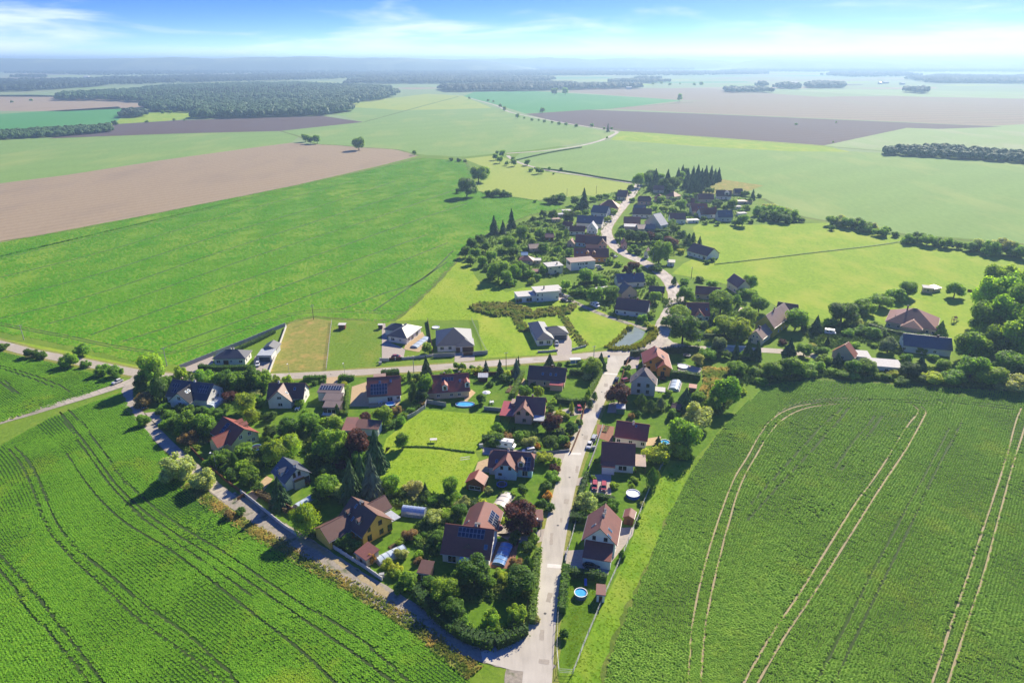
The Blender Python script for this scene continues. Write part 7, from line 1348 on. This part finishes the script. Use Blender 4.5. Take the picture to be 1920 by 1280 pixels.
def trampoline(label, px, py, wpx, col, net=True):
    p = G(px, py, .8); r = wpx * MPP(px, py) / 2; t = thing('trampoline', label, 'trampoline', (p.x, p.y, 0)); n = 20
    ring = lambda z, q: [(math.cos(6.2832 * i / n) * q, math.sin(6.2832 * i / n) * q, z) for i in range(n)]
    MB().loft([ring(.72, r), ring(.82, r), ring(.82, r - .3), ring(.72, r - .3)], cap=False).build('rim', col, t); MB().add(ring(.76, r - .28), [list(range(n))]).build('jumping_mat', NET, t)
    for i in range(6):
        a = 1.0472 * i; MB().tube((math.cos(a) * (r - .05), math.sin(a) * (r - .05), 0), (math.cos(a) * (r - .05), math.sin(a) * (r - .05), 2.5 if net else .75), .04).build('leg', PGREY, t)
    if net:
        g = MB()
        for z in (1.3, 1.9, 2.45):
            for i in range(n): g.tube(ring(z, r - .05)[i], ring(z, r - .05)[(i + 1) % n], .015, n=3)
        g.build('safety_net', NET, t)
trampoline('trampoline with bright blue rim and dark net before the pale blue house', 941, 907, 20, PBLUE); trampoline('blue trampoline beside the red roofed cream house', 481, 838, 22, PBLUE, False); trampoline('grey round trampoline beside the bright tree and meadow wall', 736, 777, 14, PGREY, False); trampoline('trampoline on the dark lawn behind the orange house', 1288, 665, 14, PGREY, False)
# arched pool enclosures and tunnels: each bow a part, the sheets between them parts too
def tunnel(label, A, B, w_, h, sheet_m, segs, name='pool_enclosure', cat='pool cover', floor=True, step=.0):
    a, b = G(*A), G(*B); d = b - a; ln = d.length; t = thing(name, label, cat, ((a + b) / 2).to_tuple(), math.atan2(d.y, d.x)); n = 10
    prof = lambda x, k, o=0: [(x, -math.cos(math.pi * i / n) * (w_ / 2 - k + o), .05 + math.sin(math.pi * i / n) ** .8 * (h - k * .6 + o)) for i in range(n + 1)]
    if floor: MB().box(-ln / 2 - .4, ln / 2 + .4, -w_ / 2 - .4, w_ / 2 + .4, 0, .05).build('base', PAVE, t)
    for i in range(segs):
        x0, x1 = -ln / 2 + ln * i / segs, -ln / 2 + ln * (i + 1) / segs; k = step * i; m = MB(); P, Q = prof(x0 + .03, k), prof(x1 - .03, k); q0 = len(P)
        m.add(P + Q, [(j, j + 1, q0 + j + 1, q0 + j) for j in range(n)] + [list(range(q0))[::-1], [q0 + j for j in range(q0)]]); m.build('cover_sheet', sheet_m, t)
        g = MB()
        for x in ((x0, x1) if i == segs - 1 else (x0,)):
            P = prof(x, k, .05)
            for j in range(n): g.tube(P[j], P[j + 1], .05, n=4)
        g.build('bow', CELLF, t)
SILV = mat('silver_film', S(186, 196, 208), S(160, 178, 204), scale=.8, rough=.2, spec=.9, metallic=.3, coords='obj'); BLUEP = mat('blue_glazing', S(96, 136, 186), S(120, 156, 200), scale=.6, rough=.12, spec=.9, coords='obj'); CREAMP = mat('cream_cover', S(216, 206, 192), rough=.3, coords='obj')
tunnel('silver polytunnel on the lawn right of the yellow house', (756, 961), (798, 966), 3.4, 2.4, SILV, 6, 'polytunnel', 'polytunnel', False); tunnel('long white pool cover below the yellow house', (708, 1054), (758, 1029), 3.2, 1.2, PLASTIC, 5); tunnel('bluish glazed pool cover on red paving beside the fourteen panel house', (934, 1060), (950, 1022), 3.4, .9, BLUEP, 5)
tunnel('cream arched pool cover on the lawn below the pale blue house', (935, 952), (952, 928), 3.8, 1.1, CREAMP, 3); tunnel('pale pool cover beside the solar house shrubs', (393, 764), (412, 750), 4.2, 1.2, PLASTIC, 4); tunnel('small stepped glass pool cover right of the slate roofed house', (556, 952), (590, 930), 2.8, 1.1, PLASTIC, 4, step=.1); tunnel('white pool cover on the terrace of the black roofed bungalow', (776, 652), (800, 634), 3.6, .9, PLASTIC, 4); tunnel('white arched pool cover beside the grey gabled house', (1263, 732), (1268, 716), 4.0, 1.1, PLASTIC, 3); tunnel('pale pool cover at the foot of the stepped modern house', (607, 775), (627, 776), 2.6, .7, PLASTIC, 3)

# ---------------------------------------------------------------- posts, lamps, poles, wires
GALV = mat('galvanised_steel', S(176, 178, 180), rough=.5, metallic=.3, coords='obj'); POLEM = mat('concrete_pole', S(178, 172, 164), coords='obj'); WOODP = mat('wooden_pole', S(116, 98, 82), coords='obj')
def lamp(label, px, py, h=6.0, arm=(0, -1)):
    p = G(px, py); t = thing('street_lamp', label, 'street lamp', p, 0, 'street lamps')
    MB().tube((0, 0, 0), (0, 0, h), .09, .06, 8).build('pole', GALV, t); e = (arm[0] * 1.0, arm[1] * 1.0, h + .15); MB().tube((0, 0, h - .02), e, .05, .04, 6).build('arm', GALV, t)
    MB().box(e[0] - .16, e[0] + .16, e[1] - .35, e[1] + .35, h + .08, h + .24).build('lamp_head', FRAME, t)
def pole(label, px, py, h=8.0, m=None, bars=1, name='power_pole'):
    p = G(px, py); t = thing(name, label, 'power pole', p, .5, 'power poles'); MB().tube((0, 0, 0), (0, 0, h), .17, .11, 8).build('pole', m or POLEM, t)
    for i in range(bars):
        MB().box(-.9, .9, -.06, .06, h - .5 - i * .7, h - .38 - i * .7).build('crossbar', GALV, t)
        for x in (-.8, 0, .8): MB().tube((x, 0, h - .38 - i * .7), (x, 0, h - .15 - i * .7), .05, .04, 5).build('insulator', FRAME, t)
for a in (('grey street lamp beside the dry grass plot', 543, 704, 5.5), ('grey street lamp beside the green plot on the main road', 647, 707, 6.5), ('white headed street lamp on the concrete lane near the fence', 406, 880, 6.0, (-1, 0)), ('tall street lamp at the crossroads under the round tree', 1256, 633, 8.0), ('street lamp by the ochre house hedge', 1356, 634, 5.5), ('street lamp at the street side near the copper beech', 974 + 40, 1004, 5.5, (-1, 0)), ('street lamp on the old street beside the large round tree', 1223, 498, 8.0), ('short street lamp behind the three skylight house road', 1127, 700, 4.0)): lamp(*a)
for a in (('leaning concrete power pole at the far left field road', 45, 637, 7.5), ('concrete power pole behind the left junction tree', 313, 686, 8.5), ('wooden power pole at the top of the dry grass plot', 588, 599, 8.0, WOODP, 2), ('power pole on the main road in front of the black roofed bungalow', 776, 699, 7.5), ('power pole on the main road among the spruces', 949, 695, 8.5, WOODP), ('power pole at the crossroads beside the bus shelter', 1113, 676, 7.0), ('thin pole at the near edge of the right meadow', 1296, 522, 7.0, WOODP), ('wooden pole in the yellow meadow, nearest the street', 1118, 364, 8.0, WOODP), ('wooden pole in the yellow meadow, behind the dark bushes', 1063, 368, 7.0, WOODP)): pole(*a)
# bus shelter, road sign, bench board
p = G(1078, 682); t = thing('bus_shelter', 'white bus shelter beside the main road near the crossroads', 'bus shelter', p, .12)
MB().box(-2.3, 2.3, -.9, .9, 2.3, 2.42).build('shelter_roof', FRAME, t)
for x in (-2.2, 0, 2.2):
    for y in (-.8, .8): MB().box(x - .06, x + .06, y - .06, y + .06, 0, 2.3).build('post', FRAME, t)
for x in (-1.1, 1.1): MB().box(x - 1.0, x + 1.0, -.83, -.79, .4, 2.1).build('glass_panel', BLUEP, t)
MB().box(-1.4, 1.4, -.6, -.25, .42, .48).build('seat', TIMBER, t)
p = G(1141, 676); t = thing('road_sign', 'blue road sign at the crossroads corner', 'road sign', p, .2); MB().tube((0, 0, 0), (0, 0, 2.6), .05).build('post', GALV, t); MB().box(-.55, .55, -.07, -.05, 1.6, 2.6).build('sign_plate', mat('sign_blue', S(40, 92, 180), coords='obj'), t)
p = G(1344, 642); t = thing('notice_board', 'white notice board by the road under the ochre house hedge', 'notice board', G(1310, 643), .1)
for x in (-.7, .7): MB().box(x - .05, x + .05, -.05, .05, 0, 1.9).build('post', TIMBER, t)
MB().box(-.9, .9, -.09, -.055, .8, 1.9).build('board', FRAME, t)
t = thing('garden_table', 'pale flat board table standing in the central meadow', 'table', G(813, 828), .1); MB().box(-1.2, 1.2, -.7, .7, 1.0, 1.08).build('table_top', LIGHTCONC, t)
for x in (-1, 1):
    for y in (-.55, .55): MB().box(x - .05, x + .05, y - .05, y + .05, 0, 1.0).build('leg', TIMBER, t)
for lb, y in (('upper of two pale planks lying on the central meadow', 857), ('lower of two pale planks lying on the central meadow', 861)): tag(put('plank', MB().box(-1.6, 1.6, -.12, .12, .03, .1).mesh('plank', LIGHTCONC), None, G(872, y), .25), lb, 'plank', 'planks on the meadow')
t = thing('sun_lounger', 'bright blue lounger on the lawn by the round blue pool', 'sun lounger', G(1098, 1094), 1.5); MB().box(-.95, .6, -.33, .33, .28, .36).build('seat', PBLUE, t); MB().add([(.6, -.33, .3), (.6, .33, .3), (1.1, .33, .75), (1.1, -.33, .75), (.6, -.33, .24), (.6, .33, .24), (1.14, .33, .69), (1.14, -.33, .69)], [(0, 1, 2, 3), (7, 6, 5, 4), (0, 4, 5, 1), (1, 5, 6, 2), (2, 6, 7, 3), (3, 7, 4, 0)]).build('backrest', PBLUE, t)
for x in (-.8, .5):
    for y in (-.28, .28): MB().box(x - .04, x + .04, y - .04, y + .04, 0, .28).build('leg', GALV, t)
def parasol(label, px, py, r, m):
    t = thing('parasol', label, 'parasol', G(px, py), 0); MB().tube((0, 0, 0), (0, 0, 2.5), .04).build('pole', GALV, t); n = 8
    MB().add([(math.cos(6.283 * i / n) * r, math.sin(6.283 * i / n) * r, 2.0) for i in range(n)] + [(0, 0, 2.6)] + [(math.cos(6.283 * i / n) * r, math.sin(6.283 * i / n) * r, 1.94) for i in range(n)] + [(0, 0, 2.52)], [(i, (i + 1) % n, n) for i in range(n)] + [((i + 1) % n + n + 1, i + n + 1, 2 * n + 1) for i in range(n)] + [(i + n + 1, (i + 1) % n + n + 1, (i + 1) % n, i) for i in range(n)]).build('canopy', m, t)
parasol('red parasol on the terrace right of the fourteen panel house', 932, 1000, 1.8, REDMETAL); parasol('pale parasol on the terrace of the eighteen panel house', 706, 752, 1.3, FRAME); parasol('white parasol by the oval pool shrubs', 912, 744, 1.6, FRAME)
# ---------------------------------------------------------------- walls and fences
def wall_run(label, px, h, piece, m, cap=None, name='garden_wall', cat='wall', thick=.18, posts=None, pw=.3, rails=None, base=.0):
    """a run of single panels between posts: every panel and every post its own piece"""
    c = [G(*p) for p in px]; o0 = c[0]; t = thing(name, label, cat, o0); 
    pm = cached(('pn', piece, h, thick, m.name, base), lambda: MB().box(.02, piece - .02, -thick / 2, thick / 2, base, h).mesh('panel', m)) if not rails else None
    qm = cached(('po', h, pw, (posts or m).name), lambda: MB().box(-pw / 2, pw / 2, -pw / 2, pw / 2, 0, h + .12).mesh('post', posts or m)) if posts or rails else None
    for a, b in zip(c[:-1], c[1:]):
        d = b - a; n = max(1, round(d.length / piece)); rz = math.atan2(d.y, d.x); sx = d.length / n / piece
        for i in range(n):
            q = a + d * (i / n) - o0
            if pm: put('panel', pm, t, (q.x, q.y, 0), rz, (sx, 1, 1))
            if rails:
                rm = cached(('rl', piece, h, m.name, rails), lambda: (lambda g: [g.box(0, piece, -.02, .02, h * k - .03, h * k + .03) for k in rails] and g.mesh('rail', m))(MB())); put('rail', rm, t, (q.x, q.y, 0), rz, (sx, 1, 1))
            if qm: put('post', qm, t, (q.x, q.y, 0), rz)
    if qm: q = c[-1] - o0; put('post', qm, t, (q.x, q.y, 0))
    return t
wall_run('grey concrete panel wall between the oval pool and the meadow', [(797, 764), (800, 756), (836, 762)], 1.7, 2.4, CONC, posts=CONC, pw=.22)
wall_run('short grey concrete panel wall between white parasol and salmon house', [(908, 768), (939, 771)], 1.4, 2.4, CONC, posts=CONC, pw=.22)
wall_run('slanting grey panel wall along the left meadow edge', [(797, 766), (780, 778), (764, 786)], 1.6, 2.4, CONC, posts=CONC, pw=.22)
wall_run('pale panel wall running up the field beside the dark hipped bungalow', [(338, 692), (400, 667), (460, 643), (535, 612)], 1.9, 2.6, CONC, posts=CONC, pw=.24); wall_run('white topped panel wall between ribbed garage and dry grass plot', [(505, 702), (514, 678), (526, 645), (537, 614)], 1.5, 2.6, LIGHTCONC, posts=LIGHTCONC, pw=.24)
wall_run('low pale wall with pillars in front of the black roofed bungalow', [(713, 677), (728, 677)], 1.5, 2.5, LIGHTCONC, posts=LIGHTCONC, pw=.45); wall_run('brown slatted gate in the pillared wall', [(729, 676), (754, 674)], 1.3, 3.2, DOORM, posts=LIGHTCONC, pw=.4, name='gate', cat='gate'); wall_run('wall with tall pillars right of the brown slatted gate', [(756, 674), (775, 672), (812, 668)], 1.1, 2.6, LIGHTCONC, posts=LIGHTCONC, pw=.5)
wall_run('long grey wall in front of the grey hipped bungalow', [(813, 670), (853, 668)], 1.8, 2.6, CONC, posts=CONC, pw=.25); wall_run('brown gate before the double garage of the grey hipped bungalow', [(868, 667), (887, 666)], 1.5, 3.0, DOORM, posts=CONC, pw=.3, name='gate', cat='gate'); wall_run('grey wall right of the brown garage gate', [(888, 666), (914, 664)], 1.8, 2.6, CONC, posts=CONC, pw=.25)
wall_run('dark fence between the two white bungalows', [(802, 602), (806, 626), (811, 664)], 1.6, 2.6, DFRAME, posts=DFRAME, pw=.12); wall_run('dark thin fence on the right of the grey hipped bungalow', [(884, 600), (898, 632), (914, 664)], 1.5, 2.6, CONC, posts=GALV, pw=.08, rails=(.3, .6, .95))
wall_run('white pillared garden wall in front of the two wing bungalow', [(1009, 661), (1030, 660), (1045, 658)], .9, 2.4, LIGHTCONC, posts=LIGHTCONC, pw=.4); wall_run('white wall stub right of the two wing bungalow drive', [(1074, 656), (1098, 650)], .9, 2.4, LIGHTCONC, posts=LIGHTCONC, pw=.4)
wall_run('wire fence between the dry plot and the green plot', [(612, 693), (617, 648), (622, 604)], 1.4, 3.0, LIGHTCONC, posts=LIGHTCONC, pw=.16, rails=(.3, .6, .95))
wall_run('white panelled fence along the gravel lane', [(452, 924), (478, 944), (505, 966), (532, 988), (556, 1004)], 1.2, 2.2, LIGHTCONC, posts=LIGHTCONC, pw=.25); wall_run('pale panelled fence in front of the yellow house', [(592, 1004), (620, 1024), (650, 1044), (682, 1064), (716, 1088)], 1.2, 2.2, LIGHTCONC, posts=LIGHTCONC, pw=.3)
wall_run('red brown fence along the concrete lane', [(352, 836), (378, 862), (402, 884), (430, 908), (450, 922)], 1.1, 2.2, WOODW, posts=WOODW, pw=.14); wall_run('wide wooden gate at the slate roofed house', [(446, 938), (461, 928)], 1.1, 2.0, TIMBER, posts=TIMBER, pw=.2, name='gate', cat='gate'); wall_run('timber screen on the lawn by the weeping willow', [(528, 948), (545, 958), (556, 966)], 1.8, 2.0, TIMBER, posts=TIMBER, pw=.14, name='timber_screen', cat='screen')
wall_run('long wire fence along the grass strip, upper part', [(1252, 858), (1238, 880), (1215, 925), (1195, 975), (1178, 1015)], 1.5, 3.0, GALV, posts=GALV, pw=.08, rails=(.3, .6, .95)); wall_run('long wire fence along the grass strip, lower part', [(1178, 1018), (1155, 1070), (1138, 1108), (1120, 1150), (1095, 1210), (1075, 1262)], 1.5, 3.0, GALV, posts=GALV, pw=.08, rails=(.3, .6, .95))
wall_run('wire fence along the street edge, near the bottom of the picture', [(1052, 1090), (1046, 1160), (1044, 1220), (1048, 1262), (1074, 1264)], 1.5, 3.0, GALV, posts=GALV, pw=.08, rails=(.3, .6, .95)); wall_run('wire fence along the street edge below the two red cars', [(1084, 965), (1072, 1010), (1066, 1030)], 1.4, 3.0, GALV, posts=GALV, pw=.08, rails=(.3, .6, .95))
wall_run('grey sliding gate beside the white gabled house', [(1064, 1034), (1060, 1058)], 1.4, 2.4, CONC, posts=CONC, pw=.25, name='gate', cat='gate'); wall_run('stony garden edge fence along the street below the silver car', [(1130, 800), (1118, 840), (1104, 878)], 1.1, 2.4, CONC, posts=LIGHTCONC, pw=.2); wall_run('brown fence along the street beside the copper beech garden', [(1100, 752), (1090, 790)], 1.2, 2.4, WOODW, posts=WOODW, pw=.14)
wall_run('wooden fence along the street between camper drive and salmon house', [(1088, 806), (1078, 832), (1070, 850)], 1.1, 2.4, TIMBER, posts=TIMBER, pw=.14); wall_run('dark board fence behind the main road spruces', [(890, 704), (930, 703), (968, 700)], 1.5, 2.6, WOODW, posts=WOODW, pw=.14); wall_run('dark brown fence at the crossroads beside the orange house hedge', [(1180, 672), (1172, 692), (1162, 722)], 1.3, 2.6, WOODW, posts=WOODW, pw=.14)
wall_run('low grey wall along the camper drive', [(1000, 850), (1040, 848), (1068, 846)], .8, 2.6, CONC); wall_run('pale retaining wall beside the gravel lane corner', [(768, 1104), (782, 1113)], 1.3, 2.4, CONC, posts=CONC, pw=.25); wall_run('grey wall at the street end corner beside the forecourt', [(970, 1200), (990, 1184)], 1.0, 2.4, CONC, posts=CONC, pw=.25)
wall_run('white paling along the road in front of the ochre house hedge', [(1360, 650), (1380, 651), (1398, 652)], .9, 2.0, FRAME, posts=FRAME, pw=.12); wall_run('pond rail along the far street edge', [(1222, 492), (1236, 498)], 1.0, 2.4, GALV, posts=GALV, pw=.1, rails=(.5, .95), name='railing', cat='railing')
wall_run('dark wooden fence beyond the stable on the right meadow', [(1814, 546), (1832, 549)], 1.2, 2.6, WOODW, posts=WOODW, pw=.14); wall_run('thin fence behind the purple roofed long house', [(1300, 524), (1330, 530), (1362, 536)], 1.1, 3.0, TIMBER, posts=TIMBER, pw=.12, rails=(.4, .9))
wall_run('barrier beam across the lane beside the dark car', [(252, 780), (278, 768)], .9, 5.0, TIMBER, posts=TIMBER, pw=.12, rails=(.9,), name='barrier', cat='barrier')

# ---------------------------------------------------------------- garden furniture and other small things that stand about
def table_set(where, px, py, m=None):
    m = m or FRAME; p = G(px, py); t = thing('patio_table', 'garden table ' + where, 'table', p, random.uniform(0, 1.5)); MB().box(-.8, .8, -.45, .45, .70, .76).build('table_top', m, t)
    for x in (-.7, .7):
        for y in (-.35, .35): MB().box(x - .03, x + .03, y - .03, y + .03, 0, .7).build('leg', m, t)
    for k, (x, y, r_) in enumerate(((-.5, -.85, 0), (.5, -.85, 0), (-.5, .85, math.pi), (.5, .85, math.pi))):
        c = thing('garden_chair', 'garden chair ' + where, 'chair', p + Vector((x, y, 0)), r_, 'garden chairs')
        put('seat', cached(('gs', m.name), lambda: MB().box(-.22, .22, -.22, .22, .42, .46).box(-.2, -.16, -.2, -.16, 0, .42).box(.16, .2, -.2, -.16, 0, .42).box(-.2, -.16, .16, .2, 0, .42).box(.16, .2, .16, .2, 0, .42).mesh('seat', m)), c); put('backrest', cached(('gb_', m.name), lambda: MB().box(-.22, .22, -.24, -.2, .46, .92).mesh('backrest', m)), c)
table_set('on the terrace of the eighteen panel house', 714, 756); table_set('in front of the stacked gable window house', 558, 768); table_set('behind the wall beside the oval pool', 922, 756); table_set('on the paving of the slate roofed house', 578, 906, TIMBER); table_set('on the terrace right of the nearer brown roof', 1203, 872, TIMBER); table_set('beside the grey gabled house', 1238, 732, TIMBER)
def bed(label, px, py, w_, l_, rz):
    t = thing('raised_bed', label, 'garden bed', G(px, py), rz); MB().box(-l_ / 2, l_ / 2, -w_ / 2, -w_ / 2 + .1, 0, .35).box(-l_ / 2, l_ / 2, w_ / 2 - .1, w_ / 2, 0, .35).box(-l_ / 2, -l_ / 2 + .1, -w_ / 2 + .1, w_ / 2 - .1, 0, .35).box(l_ / 2 - .1, l_ / 2, -w_ / 2 + .1, w_ / 2 - .1, 0, .35).build('bed_frame', TIMBER, t)
    MB().box(-l_ / 2 + .1, l_ / 2 - .1, -w_ / 2 + .1, w_ / 2 - .1, 0, .28).build('soil', mat('bed_soil', S(92, 72, 54), coords='obj'), t); n = 26; r = np.random.default_rng(int(px)); C = np.c_[r.uniform(-l_ / 2 + .2, l_ / 2 - .2, n), r.uniform(-w_ / 2 + .2, w_ / 2 - .2, n), r.uniform(.3, .55, n)]
    o = put('plants', quads_to_mesh('plants', C, r.normal(size=(n, 3)) + np.array((0, 0, 1)), .25, LEAF), t); o.color = (.2, .3, .08, 1)
bed('timber garden bed on the lawn below the yellow house, upper', 770, 1004, 1.4, 5.0, .9); bed('timber garden bed by the long white pool cover', 745, 1020, 1.2, 5.0, .75); bed('timber garden bed left of the farther brown roof', 1136, 805, 1.6, 4.5, 1.2); bed('timber garden bed along the terrace lawn edge', 748, 769, 1.0, 4.5, .1); bed('timber garden bed behind the three skylight house drive', 1066, 778, 1.0, 4.0, .2); bed('timber bed along the dark fence left of the three skylight house', 955, 730, 1.6, 6.0, 1.3); bed('timber bed beside the stepped modern house', 650, 735, 1.0, 6.0, 1.5)
t = thing('play_tower', 'wooden play tower with slide on the right meadow lawn', 'play tower', G(1788, 604), .4); MB().box(-.8, .8, -.8, .8, 1.4, 1.5).build('platform', TIMBER, t)
for x in (-.75, .75):
    for y in (-.75, .75): MB().box(x - .07, x + .07, y - .07, y + .07, 0, 2.6).build('post', TIMBER, t)
b = MB(); slab_into(b, [(-1, -1, 2.5), (1, -1, 2.5), (1, 0, 3.2), (-1, 0, 3.2)], .08); slab_into(b, [(1, 1, 2.5), (-1, 1, 2.5), (-1, 0, 3.2), (1, 0, 3.2)], .08); b.build('roof', TIMBER, t); b = MB(); slab_into(b, [(.8, -.35, 1.5), (3.4, -.35, .2), (3.4, .35, .2), (.8, .35, 1.5)], .08); b.build('slide', PBLUE, t)
for lb, x, y in (('white compost container at the camper drive end', 902, 838), ('white meter cabinet beside the gravel lane corner', 922, 1195), ('white meter cabinet by the gravel lane fence', 716, 1082), ('white cabinet at the wall of the black roofed bungalow', 713, 683), ('grey bin beside the silver car on the street', 1113, 842)):
    t = thing('cabinet', lb, 'cabinet', G(x, y), .2); MB().box(-.6, .6, -.35, .35, 0, 1.15).build('body', LIGHTCONC, t); MB().box(-.65, .65, -.4, .4, 1.15, 1.22).build('lid', CONC, t)
# ---------------------------------------------------------------- labels that would be shared get their place in the row
ORD = ['leftmost', 'second from left', 'third from left', 'fourth from left', 'fifth from left', 'sixth from left', 'seventh from left', 'eighth from left', 'ninth from left', 'tenth from left', 'eleventh from left', 'twelfth from left', 'thirteenth from left', 'fourteenth from left', 'fifteenth from left', 'sixteenth from left', 'seventeenth from left', 'eighteenth from left', 'nineteenth from left', 'twentieth from left']
by = {}
for o in sc.objects:
    if o.parent is None and o.get('label') and not o.get('kind'): by.setdefault(o['label'], []).append(o)
for lab, os_ in by.items():
    if len(os_) > 1:
        os_.sort(key=lambda o: PX(o.location)[0])
        for i, o in enumerate(os_): o['label'] = lab + ', ' + (ORD[i] if i < len(os_) - 1 or len(os_) > 20 else 'rightmost')

for o in sc.objects:
    if o.parent is None and o.get('label') and len(o['label'].split()) > 16:
        o['label'] = o['label'].replace('large ', '', 1).replace('broadleaf ', '', 1)
